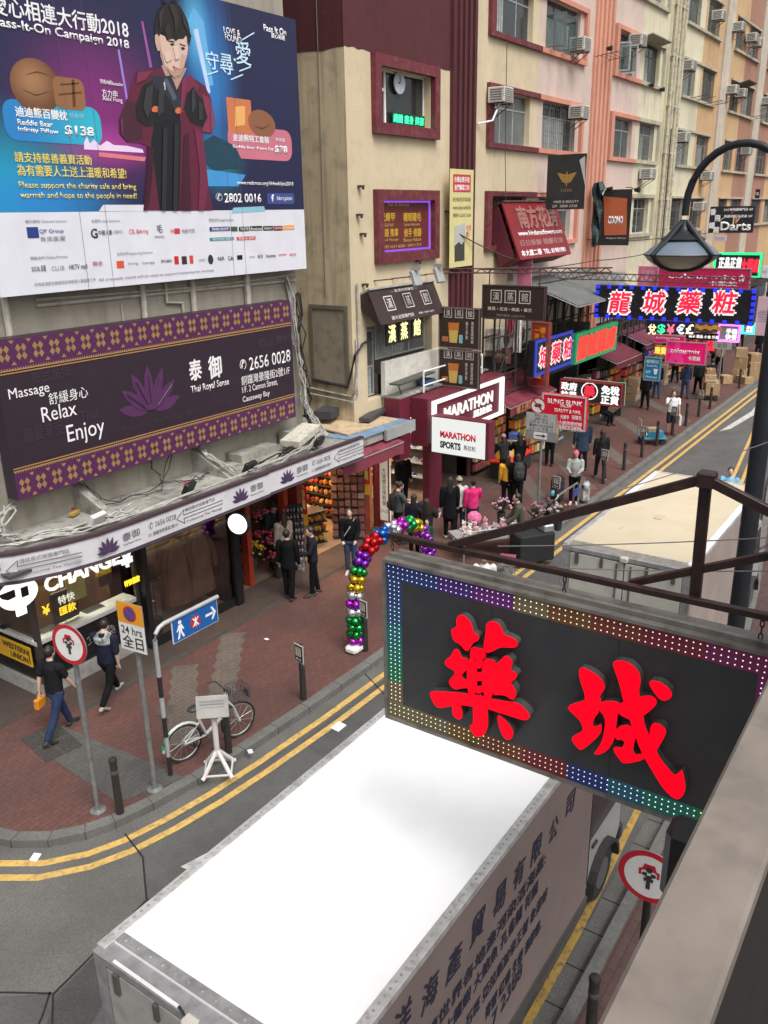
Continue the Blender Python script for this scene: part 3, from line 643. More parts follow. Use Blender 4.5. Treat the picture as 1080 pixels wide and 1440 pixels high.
art = art_mat((.016, .017, .06), [
    (*bb.uv(140, 150), 2.1, 1.7, (.2, .02, .16), .95), (*bb.uv(150, 205), 1.4, .5, (.4, .05, .3), .75), (*bb.uv(295, 110), .95, 2.4, (.03, .2, .55), .9), (*bb.uv(275, 40), .5, 1.0, (.1, .45, .75), .8),
    (*bb.uv(0, 270), 2.4, 1.6, (.01, .32, .5), 1.0), (*bb.uv(60, 285), 2.2, .8, (.02, .2, .55), .8), (*bb.uv(310, 230), .9, .8, (.02, .2, .25), .7), (*bb.uv(330, 190), .7, .9, (.02, .04, .16), .5)])
zs = bb.uv(200, 297)[1]
def half(z0, z1, m, nm, y=-.001): return B().span((-bb.w/2, y, z0), (bb.w/2, y+.004, z1)).done(nm, m, bb.o)
half(zs+.001, bb.h/2, art, 'printed_sheet'); half(-bb.h/2, zs, flat((.66, .66, .72)), 'sponsor_strip')
tb = bb.tr([(139, 297), (145, 288), (229, 288), (232, 297)]); B().poly([(p[0], max(p[1], zs-.02)) for p in tb], -.004, .002).done('sponsor_tab', flat((.66, .66, .72)), bb.o)
bb.pl([(325, 300), (328, 292), (371, 290), (373, 297)], flat((.25, .5, .6)), 'colour_tab', y=-.006)
for i, (p, c) in enumerate([([(262, 34), (272, 10), (286, 30), (300, 120), (290, 122), (268, 40)], (.12, .4, .68)), ([(278, 40), (296, 130), (292, 132), (272, 42)], (.5, .6, .85)), ([(165, 70), (168, 70), (180, 140), (177, 140)], (.3, .2, .6)), ([(198, 30), (201, 30), (214, 95), (210, 95)], (.3, .08, .3)),
        ([(118, 200), (122, 192), (126, 202), (132, 196), (140, 205), (150, 198), (160, 204), (178, 205), (200, 210), (202, 215), (118, 210)], (.75, .6, .8)), ([(285, 200), (300, 190), (330, 205), (345, 235), (300, 240), (286, 225)], (.01, .05, .08)), ([(290, 238), (345, 246), (335, 262), (292, 262)], (.05, .28, .6))]):
    bb.pl(p, flat(c), 'cityscape_print', y=-.003-.0008*i)
man = [('coat', [(192, 100), (222, 97), (233, 93), (255, 112), (266, 106), (288, 121), (296, 138), (302, 172), (297, 188), (280, 186), (284, 212), (292, 260), (299, 296), (201, 296), (206, 240), (206, 205), (195, 201), (178, 200), (167, 187), (167, 168), (178, 140), (184, 118)], (.105, .012, .035)),
    ('coat_lapel', [(255, 112), (268, 105), (280, 122), (268, 140), (258, 160)], (.17, .02, .055)), ('sleeve', [(178, 140), (192, 146), (200, 170), (200, 196), (178, 200), (167, 187), (167, 168)], (.055, .012, .025)), ('sleeve', [(284, 132), (294, 138), (301, 172), (297, 187), (284, 184), (290, 165)], (.22, .03, .07)),
    ('sweater', [(226, 110), (250, 122), (254, 180), (252, 296), (224, 296), (212, 200), (220, 150)], (.008, .008, .012)), ('neck', [(226, 92), (262, 96), (248, 126), (238, 120)], (.42, .26, .2)),
    ('face', [(222, 47), (240, 55), (256, 55), (263, 48), (264.5, 64), (262, 80), (258, 95), (253, 105), (247, 110), (238, 104), (229, 93), (225, 78)], (.62, .43, .35)),
    ('ear', [(217, 50), (221, 47), (225, 55), (225, 71), (221, 72), (217.5, 60)], (.52, .34, .27)), ('cheek_shade', [(224, 60), (228, 78), (232, 94), (240, 105), (231, 97), (225, 80)], (.4, .25, .2)),
    ('hair', [(216.5, 50), (217, 32), (222, 14), (231, 4), (236, 6), (240, 2), (247, 6), (252, 8), (258, 18), (264, 32), (267, 48), (264, 58), (261, 50), (257, 55), (252, 54), (246, 58), (241, 53), (234, 58), (231, 50), (226, 45), (223, 52), (220, 47)], (.014, .011, .01)),
    ('eye', [(238, 62), (242, 60), (245, 63), (241, 65)], (.03, .02, .02)), ('eye', [(253, 67), (257, 66), (260, 69), (256, 71)], (.03, .02, .02)), ('eyebrow', [(236, 57), (244, 58), (245, 60), (236, 59)], (.03, .02, .02)), ('eyebrow', [(252, 61), (260, 64), (260, 65.5), (252, 63)], (.03, .02, .02)),
    ('nose', [(248, 70), (251, 84), (247, 87), (244, 84)], (.46, .29, .23)), ('mouth', [(242, 92), (247, 95), (252, 97), (251, 99), (245, 98), (242, 95)], (.3, .1, .1)),
    ('glove', [(200, 120), (214, 112), (236, 116), (242, 138), (240, 165), (228, 172), (205, 178), (192, 168), (190, 150)], (.01, .01, .012)), ('glove', [(262, 132), (272, 121), (276, 132), (284, 140), (291, 165), (284, 178), (268, 172), (258, 152)], (.01, .01, .012)),
    ('binoculars', [(212, 106), (226, 108), (240, 106), (252, 138), (258, 156), (247, 162), (239, 142), (230, 130), (222, 128), (214, 118)], (.022, .026, .04)), ('binoculars', [(229, 112), (234, 110), (248, 138), (243, 142)], (.08, .09, .12)),
    ('lens', [(212, 153), (216, 149), (222, 150), (224, 155), (219, 158), (213, 157)], (.6, .14, .05)), ('lens', [(245, 155), (249, 151), (254, 152), (256, 157), (251, 160), (246, 159)], (.6, .14, .05)), ('highlight', [(229, 116), (231, 115), (232, 126), (230, 127)], (.5, .5, .55))]
pr = B().poly(bb.tr([(205, 100), (285, 130), (285, 290), (210, 290)]), -.0092, .001).done('man_print', flat((.09, .012, .03)), bb.o)
for i, (nm, p, c) in enumerate(man):
    o = B().poly(bb.tr(p), -.0098-.0005*i, .0004).done(nm, flat(c), pr)
B().poly(rrect(*bb.uv(9, 197), *bb.uv(139, 152), .2), -.006, .002).done('price_label', art_mat((.02, .2, .5), [(*bb.uv(138, 175), 1.6, 1.2, (.03, .42, .55), 1)]), bb.o)
B().poly(rrect(*bb.uv(322, 222), *bb.uv(409, 184), .22), -.006, .002).done('price_label', flat((.55, .16, .22)), bb.o)
bb.pl([(139, 214), (205, 221), (203, 227), (138, 220)], flat((.65, .18, .2)), 'name_strip', y=-.006)
BRN = art_mat((.13, .05, .02), [(*bb.uv(44, 112), .55, .5, (.34, .17, .08), 1)])
FOLD = flat((.1, .038, .015))
B().poly(ell(*bb.uv(50, 121), .46, .4, 26, .1), -.007, .002).done('cushion_print', BRN, bb.o); B().poly(rrect(*bb.uv(78, 152), *bb.uv(116, 112), .12), -.0095, .002).done('cushion_print', flat((.27, .12, .05)), bb.o)
B().poly(rrect(*bb.uv(321, 186), *bb.uv(352, 141), .02), -.007, .002).done('gift_card_print', flat((.55, .17, .07)), bb.o); B().poly(ell(*bb.uv(368, 174), .42, .26, 20, -.1), -.009, .002).done('cushion_print', flat((.25, .1, .05)), bb.o)
for q_ in ([(30, 125), (50, 133), (72, 128), (50, 135)], [(34, 105), (52, 100), (70, 106), (52, 102)]): bb.pl(q_, FOLD, 'cushion_fold', y=-.0105)
for q_ in ([(84, 118), (110, 116), (110, 118), (84, 120)], [(82, 132), (114, 129), (114, 131), (82, 134)], [(100, 112), (104, 112), (106, 150), (102, 150)]): bb.pl(q_, FOLD, 'cushion_fold', y=-.013)
bb.pl([(330, 150), (344, 149), (344, 176), (330, 178)], flat((.75, .4, .12)), 'gift_card_print', y=-.0105); bb.pl([(355, 176), (368, 180), (382, 174), (368, 182)], FOLD, 'cushion_fold', y=-.0125)
# folds, hair strands and highlights of the printed man
ex_ = [((.18, .028, .07), [(255, 112), (262, 108), (256, 150), (252, 170)]), ((.15, .02, .055), [(272, 178), (284, 190), (292, 260), (286, 296), (278, 296), (280, 240)]), ((.04, .006, .016), [(206, 205), (216, 208), (212, 260), (206, 296), (201, 296), (206, 240)]), ((.05, .007, .02), [(258, 190), (264, 186), (268, 296), (254, 296)]), ((.17, .024, .06), [(192, 102), (212, 100), (204, 112), (190, 118)]), ((.2, .05, .1), [(295, 140), (301, 172), (297, 187), (295, 172)]), ((.12, .03, .06), [(168, 168), (172, 166), (172, 190), (180, 199), (170, 190)]),
    ((.66, .49, .41), [(242, 66), (250, 64), (251, 82), (246, 84)]), ((.66, .48, .4), [(228, 74), (238, 72), (240, 84), (233, 88)]), ((.5, .33, .26), [(254, 76), (262, 78), (257, 95), (252, 98)]), ((.45, .28, .22), [(232, 92), (240, 99), (247, 106), (246, 110), (238, 104)]), ((.42, .26, .2), [(236, 101), (258, 97), (252, 106), (244, 108)]), ((.5, .2, .18), [(243, 95), (251, 98), (249, 100), (244, 98)]),
    ((.035, .028, .026), [(222, 20), (230, 8), (227, 26), (224, 44)]), ((.03, .024, .022), [(236, 8), (244, 5), (250, 26), (246, 50), (243, 26)]), ((.035, .028, .025), [(254, 16), (262, 34), (263, 46), (257, 34)]), ((.024, .02, .019), [(230, 40), (236, 30), (240, 54), (234, 56)]), ((.012, .009, .008), [(262, 46), (268, 50), (264, 66), (262, 58)]), ((.012, .009, .008), [(226, 4), (229, -3), (233, 5)]), ((.012, .009, .008), [(240, 3), (245, -2), (248, 6)]),
    ((.03, .03, .035), [(204, 124), (214, 118), (212, 150), (206, 168), (200, 150)]), ((.03, .03, .036), [(222, 122), (230, 122), (228, 158), (220, 164)]), ((.035, .035, .04), [(268, 128), (272, 124), (274, 150), (268, 160)]), ((.03, .03, .035), [(278, 142), (284, 146), (284, 168), (278, 170)]), ((.02, .02, .026), [(228, 180), (234, 180), (232, 296), (226, 296)]), ((.018, .018, .024), [(244, 170), (250, 180), (248, 296), (242, 296)])]
for i, (c_, q_) in enumerate(ex_): B().poly(bb.tr(q_), -.0225-.0003*i, .0002).done('print_highlight', flat(c_), pr)
yt = -.012
def bt(s_, a, c, h, m=W, **k): return bb.t(s_, a, c, h, m, y=yt, **k)
bt('愛心相連大行動2018', (-13, 9), (179, 38), 27, bold=.012); bt('Pass-It-On Campaign 2018', (-10, 33), (181, 63), 17, bold=.02)
bt('迪迪熊百變枕', (21, 156), (94, 163), 14, bold=.02); bt('Reddie Bear', (24, 171), (74, 176), 8, bold=.02); bt('Infinity Pillow', (25, 181), (82, 188), 9, bold=.02); bt('$138', (91, 184), (132, 187), 16, bold=.03); bt('慈善價', (97, 162), (117, 164), 7, flat((.3, .6, .75)))
bt('請支持慈善義賣活動', (20, 220), (128, 226), 14, YL, bold=.01); bt('為有需要人士送上溫暖和希望!', (23, 237), (177, 246), 15, YL, bold=.01)
bt('Please support the charity sale and bring', (26, 260), (191, 265), 11, YL, bold=.006); bt('warmth and hope to the people in need!', (28, 274), (192, 278), 11, YL, bold=.006)
bt('LOVE &', (314, 43), (337, 46), 9, bold=.01); bt('FOUND', (316, 53), (339, 56), 9, bold=.01)
LB = flat((.55, .75, .9)); bt('守', (289, 84), (307, 86), 25, LB, bold=.005); bt('尋', (309, 90), (327, 91), 28, LB, bold=.005); bt('·', (328, 84), (331, 84), 4, LB); bt('愛', (331, 74), (352, 76), 32, LB, bold=.005)
for p in ([(291, 104), (306, 99), (306, 101), (291, 106)], [(324, 111), (341, 104), (341, 106), (324, 113)], [(336, 99), (352, 93), (352, 95), (336, 101)], [(340, 55), (357, 45), (357, 47), (340, 57)]): bb.pl(p, LB, 'light_stroke', y=yt)
bt('Pass It On', (370, 38), (402, 47), 10, bold=.03); bt('愛心相連', (381, 49), (400, 54), 7, bold=.02)
bt('慈善大使', (140, 113), (157, 117), 6); bt('Chief Ambassador', (141, 120), (172, 114), 5); bt('方力申', (143, 134), (164, 129), 11); bt('Alex Fong', (144, 144), (171, 137), 8)
bt('迪迪熊特工套裝', (327, 191), (378, 199), 10, bold=.015); bt('Reddie Bear Agent Set', (327, 205), (384, 212), 6, bold=.02); bt('$78', (386, 210), (404, 212), 12, bold=.03); bt('慈善價', (387, 196), (400, 197), 5)
bt('www.redcross.org.hk/web/pio2018', (333, 257), (412, 260), 7, bold=.012); bt('2802 0016', (315, 278), (367, 279), 13, bold=.02); bt('✆', (303, 277), (312, 277), 11)
B().poly(rrect(*bb.uv(376, 287), *bb.uv(413, 272), .05), -.006, .002).done('page_badge', flat((.04, .07, .25)), bb.o); bt('f', (381, 279), (385, 279), 11, bold=.03); bt('hkrcpion', (389, 279), (410, 280), 8)
GT = flat((.28, .28, .31)); RD = flat((.6, .08, .06)); BL_ = flat((.03, .06, .25)); KT = flat((.03, .03, .035))
for s_, a, c, h, m in (('鑽石贊助 Diamond Sponsor', (35, 310), (94, 312), 5, GT), ('金贊助 Gold Sponsors', (128, 310), (168, 311), 5, GT), ('零售合作 Retail Partners', (293, 309), (328, 309), 5, GT), ('QP Group', (55, 326), (89, 325), 7, BL_), ('雋思集團', (56, 336), (91, 335), 7, GT),
        ('中國人壽', (138, 327), (157, 327), 7, KT), ('(海外)', (159, 326), (172, 326), 6, GT), ('CSL Behring', (181, 326), (208, 326), 8, RD), ('毛', (220, 322), (228, 321), 11, KT), ('慈善基金', (217, 333), (231, 332), 3, GT), ('M+O', (240, 325), (252, 325), 6, RD), ('地產代理', (255, 325), (273, 324), 6, GT),
        ('網絡合作 Online Partners', (42, 362), (95, 361), 5, GT), ('支持合作 Supporting Partners', (164, 357), (214, 355), 5, GT), ('SOCIAL 家護', (44, 378), (64, 377), 9, KT), ('CLUB', (72, 377), (90, 377), 6, GT), ('HKTV mall', (97, 376), (122, 374), 7, KT), ('聯合', (130, 371), (144, 370), 7, flat((.4, .1, .3))),
        ('living', (180, 371), (194, 370), 4, GT), ('lounge', (200, 370), (217, 369), 5, GT), ('Joint Logistics', (226, 368), (241, 366), 6, KT), ('LINKS', (279, 366), (288, 365), 3, GT), ('R&R', (306, 364), (315, 363), 5, KT), ('Cafe', (320, 363), (328, 363), 6, KT), ('today', (350, 361), (358, 361), 4, GT), ('the Flo', (362, 360), (369, 360), 6, KT), ('home', (374, 360), (387, 359), 5, KT), ('partner', (392, 359), (403, 358), 4, RD), ('MOX', (407, 358), (416, 358), 4, RD),
        ('所有款項將全數撥捐支持香港人道服務工作', (48, 400), (134, 393), 5, GT), ('All proceeds raised will be used to support humanitarian services', (138, 393), (300, 381), 5, GT)):
    bt(s_, a, c, h, m)
for (x, y, w_, h_, c) in ((46, 327, 14, 16, (.02, .04, .2)), (309, 322, 28, 7, (.03, .04, .2)), (329, 322, 9, 7, (.05, .09, .03)), (343, 322, 14, 7, (.01, .01, .015)), (360, 321, 17, 7, (.02, .03, .01)), (377, 321, 14, 7, (.01, .01, .01)), (391, 321, 12, 7, (.2, .04, .01)), (406, 320, 15, 7, (.75, .3, .06)), (312, 336, 33, 6, (.01, .22, .24)), (346, 335, 26, 6, (.6, .06, .06)), (169, 372, 9, 11, (.65, .09, .03)), (248, 366, 5, 12, (.5, .02, .02)), (259, 366, 6, 12, (.05, .02, .02)), (269, 365, 4, 12, (.6, .05, .05)), (337, 362, 7, 7, (.01, .01, .01)), (249, 325, 7, 8, (.6, .03, .06))):
    u, v = bb.uv(x, y); u2, v2 = bb.uv(x+w_/2, y-h_/2); B().poly(rrect(u-(u2-u), v-(v2-v), u2, v2, .012, 2), -.006, .002).done('sponsor_badge', flat(c), bb.o)
for s_, a, c, h in (('PARKnSHOP', (298, 322), (321, 322), 4), ('TASTE', (337, 322), (349, 322), 4), ('fusion', (352, 322), (368, 321), 4), ('GREAT', (371, 321), (383, 321), 3), ('gourmet', (386, 321), (396, 321), 3), ('Fortress', (399, 320), (413, 320), 3), ('WATSONS 屈臣氏', (298, 336), (327, 336), 4), ('百佳 & 永安', (335, 335), (357, 335), 4)): bt(s_, a, c, h, W)
T(bb.o, 'G', .16, KT, *bb.uv(132, 328), y=yt, bold=.02); B().poly(ell(*bb.uv(296, 365), .075, .095), -.006, .002).done('sponsor_badge', KT, bb.o)
for px in (92, 130, 312, 330): 
    u, v = bb.uv(px, 150); B().span((u, -.0135, -bb.h/2), (u+.006, -.0128, bb.h/2)).done('sheet_seam', flat((.1, .1, .16)), bb.o)
# ---- purple massage sign
th = Sign('Y', 12.98, 'shop_sign', 'long dark purple massage signboard with gold diamond borders above the ledge', 'signboard', box=(7.84, 15.2, 4.07, 6.77))
PUR = mat((.028, .015, .026), .45, var=.06); th.board(PUR, .3, 'panel')
PB = flat((.075, .016, .07)); GD = flat((.3, .17, .06)); GDB = flat((.36, .2, .075)); PK = flat((.085, .024, .09)); DIM = flat((.05, .03, .048)); W2 = flat((.8, .78, .78))
for z0, z1, sgn in ((.83, 1.345, 1), (-1.345, -.83, -1)):
    B().span((-3.675, -.004, z0), (3.675, .002, z1)).done('border_band', PB, th.o)
    b = B(); n = 23; wd = 7.34/n; c2 = B()
    for i in range(n):
        cx, cz = -3.67+wd*(i+.5), (z0+z1)/2+sgn*.03
        for (dx, dz) in ((-.05, .045), (.05, .045), (.05, -.045), (-.05, -.045)): b.poly([(cx+dx*1.05-.052, cz+dz*1.5), (cx+dx*1.05, cz+dz*1.5+.068), (cx+dx*1.05+.052, cz+dz*1.5), (cx+dx*1.05, cz+dz*1.5-.068)], -.0075, .002)
        c2.poly(ell(cx, cz, .022, .03, 8), -.009, .002)
        for sg in (1, -1):
            if i < n-1: b.poly([(cx+.5*wd-.05, cz+sg*.2), (cx+.5*wd+.05, cz+sg*.2), (cx+.5*wd, cz+sg*.14)], -.0075, .002)
    c2.bm.free()
    b.done('border_diamonds', GD, th.o)
    b = B(); zz = z0 if sgn > 0 else z1
    b.span((-3.675, -.009, zz-sgn*.045), (3.675, -.003, zz-sgn*.025)).span((-3.675, -.009, zz+sgn*.0), (3.675, -.003, zz+sgn*.02))
    for i in range(149): b.poly([(-3.66+i*.049, zz+sgn*.02), (-3.645+i*.049, zz+sgn*.055), (-3.63+i*.049, zz+sgn*.02)], -.0085, .002)
    b.done('border_line', GDB, th.o)
u, v = th.uv(212, 572); lotus(th.o, u, v-.12, .93, PK, name='lotus_emblem')
lo = B()
for i in range(5):
    a = R(90+100*(i/4-.5)); lo.tube([(u+.2*math.cos(a), -.035, v-.12+.2*math.sin(a)), (u+.72*math.cos(a), -.035, v-.12+.72*math.sin(a))], .008, 4)
lo.done('petal_line', PUR, th.o)
for s_, a, c, h, m, k in (('Massage', (12, 557), (69, 546), 19, W2, .0), ('舒緩身心', (68, 561), (123, 551), 17, W2, .0), ('Relax', (58, 582), (107, 575), 21, W2, 0), ('Enjoy', (94, 611), (147, 604), 31, W2, 0), ('泰式按摩', (43, 531), (100, 523), 17, DIM, 0), ('Thai', (112, 585), (137, 581), 14, DIM, 0), ('寵愛享受', (33, 611), (89, 602), 20, DIM, 0),
        ('泰', (266, 521), (283, 519), 29, W2, .02), ('御', (293, 517), (311, 515), 31, W2, .02), ('Thai Royal Sense', (268, 547), (322, 540), 13, W2, .01), ('2656 0028', (350, 511), (408, 501), 18, W2, .008), ('✆', (337, 514), (346, 512), 15, W2, .02), ('銅鑼灣景隆街2號1/F', (339, 534), (407, 522), 13, W2, 0), ('1/F. 2 Cannon Street,', (340, 547), (390, 539), 10, W2, 0), ('Causeway Bay', (341, 561), (379, 555), 10, W2, 0), ('歡迎預約', (363, 483), (407, 476), 12, DIM, .01), ('Professional Thai Massage 傳統泰式按摩專門店', (171, 602), (326, 567), 11, DIM, 0)):
    th.t(s_, a, c, h, m, y=-.008, bold=k)
# ---- white fascia sign round the canopy edge
fs = thing('canopy_sign', 'long white fascia sign with purple lotus and arrows along the canopy edge', 'signboard', (0, 0, 0))
out = [(16.35, 11.86), (12.9, 11.86), (12.86, 11.82), (9.2, 11.82), (8.5, 11.86), (7.85, 12.01), (7.2, 12.29), (6.7, 12.7), (6.46, 13.2), (6.36, 13.8), (6.36, 16)]
FW = mat((.6, .59, .61), .45, var=.08, vs=1.5, dirt=.12)
def ribbon(line, z0, z1, d0, d1):
    b = B(); rs = []
    for (p, q) in zip(inset(line, d0), inset(line, d1)): rs.append([b.bm.verts.new((p[0], p[1], z0)), b.bm.verts.new((q[0], q[1], z0)), b.bm.verts.new((q[0], q[1], z1)), b.bm.verts.new((p[0], p[1], z1))])
    return b.skin(rs)
ribbon(out, 3.0, 3.44, .0, .08).done('panel', FW, fs); ribbon(out, 3.441, 3.5, -.02, .09).done('top_trim', mat((.06, .035, .045), .5), fs); ribbon(out, 2.94, 2.999, -.012, .09).done('bottom_trim', mat((.07, .05, .07), .5), fs)
FP = flat((.07, .04, .1)); FG = flat((.16, .15, .18))
fq = lambda px, py, y=11.86: onY(px, py, y)
def fascia_unit(y, lotus_p=None, name_p=None, ph=None, ar=None):
    if lotus_p: p = fq(*lotus_p, y); lotus(fs, p.x, 3.08, .3, FP, y=y-.006)
    if name_p:
        p = fq(*name_p, y); T(fs, '泰御', .15, FG, p.x, 3.26, y=y-.006, w=.38, bold=.01); T(fs, 'Thai Royal Sense', .05, FG, p.x, 3.12, y=y-.006, w=.4)
    if ph: p = fq(*ph, y); T(fs, '✆ 2656 0028', .13, FG, p.x, 3.29, y=y-.006, w=.66, bold=.005); T(fs, '1/F. 銅鑼灣景隆街2號1/F', .08, FG, p.x, 3.12, y=y-.006, w=.72)
    if ar: arrow(fq(*ar, y).x, y)
def arrow(x, y, M_=None):
    b = B(); 
    for p_, q_ in (((-.62, 0), (-.42, .14)), ((-.42, .14), (-.44, .035)), ((-.44, .035), (.6, .035)), ((-.62, 0), (-.42, -.14)), ((-.42, -.14), (-.44, -.035)), ((-.44, -.035), (.6, -.035))):
        v_ = Vector(q_)-Vector(p_); n_ = Vector((-v_.y, v_.x)).normalized()*.009; b.poly([(p_[0]+n_.x, p_[1]+n_.y), (p_[0]-n_.x, p_[1]-n_.y), (q_[0]-n_.x, q_[1]-n_.y), (q_[0]+n_.x, q_[1]+n_.y)], 0, .002)
    o = b.done('arrow', FG, fs); t1 = T(fs, '傳統泰式按摩專門店', .075, FG, 0, .12, y=0, w=.8); t2 = T(fs, 'Professional Thai Massage', .07, FG, .1, -.12, y=0, w=.95)
    M_ = M_ or Matrix.Translation((x, y-.006, 3.22))
    for q in (o, t1, t2): q.matrix_local = M_
fascia_unit(11.82, (152, 769), (185, 757), (229, 739), (282, 718)); fascia_unit(11.82, (338, 698), (361, 689)); fascia_unit(11.86, (404, 672), (425, 666), (452, 656), (492, 642))
arrow(0, 0, Matrix.Translation((7.6, 12.085, 3.22)) @ Matrix.Rotation(R(-21), 4, 'Z'))
o = T(fs, '2656 0028', .13, FG, 0, .06, y=0, w=.75); o2 = T(fs, '銅鑼灣景隆街2號1/F', .08, FG, 0, -.1, y=0, w=.8)
for q in (o, o2): q.matrix_local = Matrix.Translation((6.72, 12.64, 3.23)) @ Matrix.Rotation(R(-45), 4, 'Z')
# ---- exchange lit letters
ex = Sign('Y', 12.95, 'lit_shop_sign', 'glowing white CHANGE letters with round currency emblem under the canopy', 'sign', box=(7.2, 10.2, 1.9, 3.0))
ex.t('CHANGE', (62, 829), (166, 776), 22, W3, bold=.025, ext=.03, y=-.05); ex.t('·¥', (163, 792), (185, 780), 25, W3, bold=.02, ext=.04, y=-.05); ex.t('特快匯款', (172, 815), (195, 818), 9, Y3, y=-.05, bold=.02)
B().span((7.9-ex.ox, .0, 2.66-ex.oz), (10.2-ex.ox, .08, 3.1-ex.oz)).done('header_board', mat((.015, .014, .014), .3), ex.o)
u, v = ex.uv(22, 835); B().poly(ell(u+.02, v, .37, .27, 28), -.07, .05).done('round_emblem', W3, ex.o)
B().poly([(u-.36, v+.12), (u-.05, v+.12), (u-.05, v-.02), (u-.2, v-.03), (u-.3, v+.03)], -.076, .004).poly([(u+.06, v+.1), (u+.2, v+.1), (u+.2, v-.08), (u+.06, v-.08)], -.076, .004).done('emblem_mark', BLACK, ex.o); B().span((u-.07, -.06, v-.4), (u+.12, -.02, v-.2)).done('emblem_stem', W3, ex.o)
wu = Sign('X', 7.84, 'shop_sign', 'yellow money transfer sign with black letters on the side of the exchange counter', 'sign', box=(-14.6, -13.42, .72, 1.12))
wu.board(flat((.75, .42, .02)), .03); T(wu.o, 'WESTERN', .12, BLACK, .12, .09, w=.8, bold=.02); T(wu.o, 'UNION', .12, BLACK, .22, -.08, w=.55, bold=.02); T(wu.o, '|', .28, BLACK, .55, 0)
# ---- round lit clock-like sign
rs_ = thing('round_lit_sign', 'round glowing white disc sign hanging under the canopy by the shop entrance', 'sign', (12.35, 12.3, 2.4), R(-75))
B().lathe([(.001, -.05), (.27, -.05), (.27, .05), (.001, .05)], n=28, ax='Y').done('rim', BLACK, rs_, smooth=True); B().lathe([(.001, .051), (.225, .051), (.225, .062), (.001, .062)], n=28, ax='Y').done('lit_face', mat((.95, .97, 1), .4, var=0, emit=1.3), rs_)
T(rs_, 'massage', .03, GREY, -.1, .03, y=-.064); B().span((-.02, -.02, .26), (.02, .02, .62)).done('bracket', BLACK, rs_)
# ---- clutter on the ledge
def flood(x, y, z, rz, label, m=BLACK):
    o = thing('floodlight', label, 'floodlight', (x, y, z), rz, 'floodlights on the canopy ledge')
    B().box((0, 0, .12), (.34, .1, .24), rx=.5, bev=.015).done('lamp_housing', m, o); B().box((0, .05, .1), (.3, .015, .2), rx=.5).done('lens', GREY, o); B().span((-.2, .02, 0), (.2, .06, .03)).done('bracket', STEEL, o)
for a in ((8.75, 12.15, 3.5, .2, 'pale floodlight lying on the ledge above the exchange counter', mat((.6, .6, .56), .4)), (10.9, 12.12, 3.5, .3, 'black floodlight on the ledge above the middle arrow'), (12.6, 12.1, 3.5, .1, 'black floodlight on the ledge left of the break in the fascia'), (15.0, 12.15, 3.5, .2, 'black floodlight on the ledge beside the cable bundle near the far end')): flood(*a)
b = B(); b.box((0, 0, .05), (.5, .24, .03), rx=.12, bev=.01).box((0, .11, .08), (.5, .03, .1)).tube([(.25, 0, .06), (.5, -.03, .05)], .02); dp = b.done('dustpan', flat((.45, .03, .03))); dp.location = onZ(112, 712, 3.44); tag(dp, 'red plastic dustpan lying on the ledge below the massage sign', 'dustpan')
b = B(); b.ico((0, 0, .04), .09, (1.4, 1, .6), 1, .2); o = b.done('plastic_bag', flat((.4, .05, .09))); o.location = onZ(265, 683, 3.43); tag(o, 'small crumpled red bag lying by the buttress on the ledge', 'bag')
b = B(); b.box((0, 0, .05), (.25, .1, .05), rz=.4); o = b.done('wood_scrap', flat((.4, .26, .06))); o.location = onZ(105, 725, 3.43); tag(o, 'small yellow wood scrap on the ledge beside the red dustpan', 'scrap')
def bundle(name, label, pts, n, r, m, spread=.05, seed=1):
    rnd = random.Random(seed); b = B()
    for i in range(n): 
        b.tube([Vector(p)+Vector((rnd.uniform(-spread, spread), rnd.uniform(-spread, spread), rnd.uniform(0, spread))) for p in cable(pts, n=4, sag=.03)], r, 5)
    return tag(b.done(name, m, smooth=True), label, 'cable')
bundle('cable', 'white cable bundle running along the front edge of the ledge', [(6.8, 12.9, 3.56), (7.6, 12.35, 3.54), (8.7, 12.08, 3.53), (10.6, 12.0, 3.53), (12.4, 12.02, 3.54)], 3, .016, CABLE_W)
bundle('cable', 'thick tangle of white cables at the far end of the ledge under the billboard corner', [(15.5, YF-.1, 7.2), (15.75, YF-.2, 5.2), (15.7, 13.1, 4.2), (15.6, 12.5, 3.6), (14.5, 12.1, 3.54), (12.6, 12.05, 3.53)], 7, .017, CABLE_W, .1, 3)
bundle('cable', 'black cables hanging beside the end of the massage sign down to the ledge', [(15.85, YF-.15, 6.8), (15.9, YF-.2, 5), (15.7, 13.0, 3.7), (14.2, 12.4, 3.5), (13, 12.3, 3.48)], 4, .018, CABLE_B, .1, 5)
bundle('cable', 'white cables on the buttress slanting down from the massage sign', [(12.3, YF-.05, 4.0), (12.25, 12.9, 3.8), (12.3, 12.2, 3.55)], 4, .016, CABLE_W, .06, 8)
bundle('cable', 'white cables at the street corner end of the ledge', [(7.9, YF-.1, 3.9), (7.4, 13.1, 3.6), (7.5, 12.6, 3.52), (8.9, 12.25, 3.5), (9.6, 12.3, 3.48)], 6, .018, CABLE_W, .12, 9)
bundle('cable', 'thin black cords drooping from the massage sign onto the ledge', [(9.3, YF-.04, 4.05), (9.5, 13.0, 3.5), (10.8, 12.9, 3.46), (11.6, YF-.04, 4.05)], 2, .01, CABLE_B, .1, 10)
bundle('cable', 'looping black cord on the ledge near the red bag', [(11.0, YF-.04, 4.05), (11.1, 13.1, 3.5), (11.7, 12.7, 3.47), (12.1, 12.9, 3.48)], 2, .01, CABLE_B, .08, 12)
rnd = random.Random(4); b = B()
for i in range(70): b.ico((rnd.uniform(8, 15.5), rnd.uniform(12.2, 13.3), 3.43), rnd.uniform(.012, .04), (1, 1, .5), 1, .2)
tag(b.done('rubble', P_CONC), 'small stones and grit scattered over the ledge', 'rubble', kind='stuff')
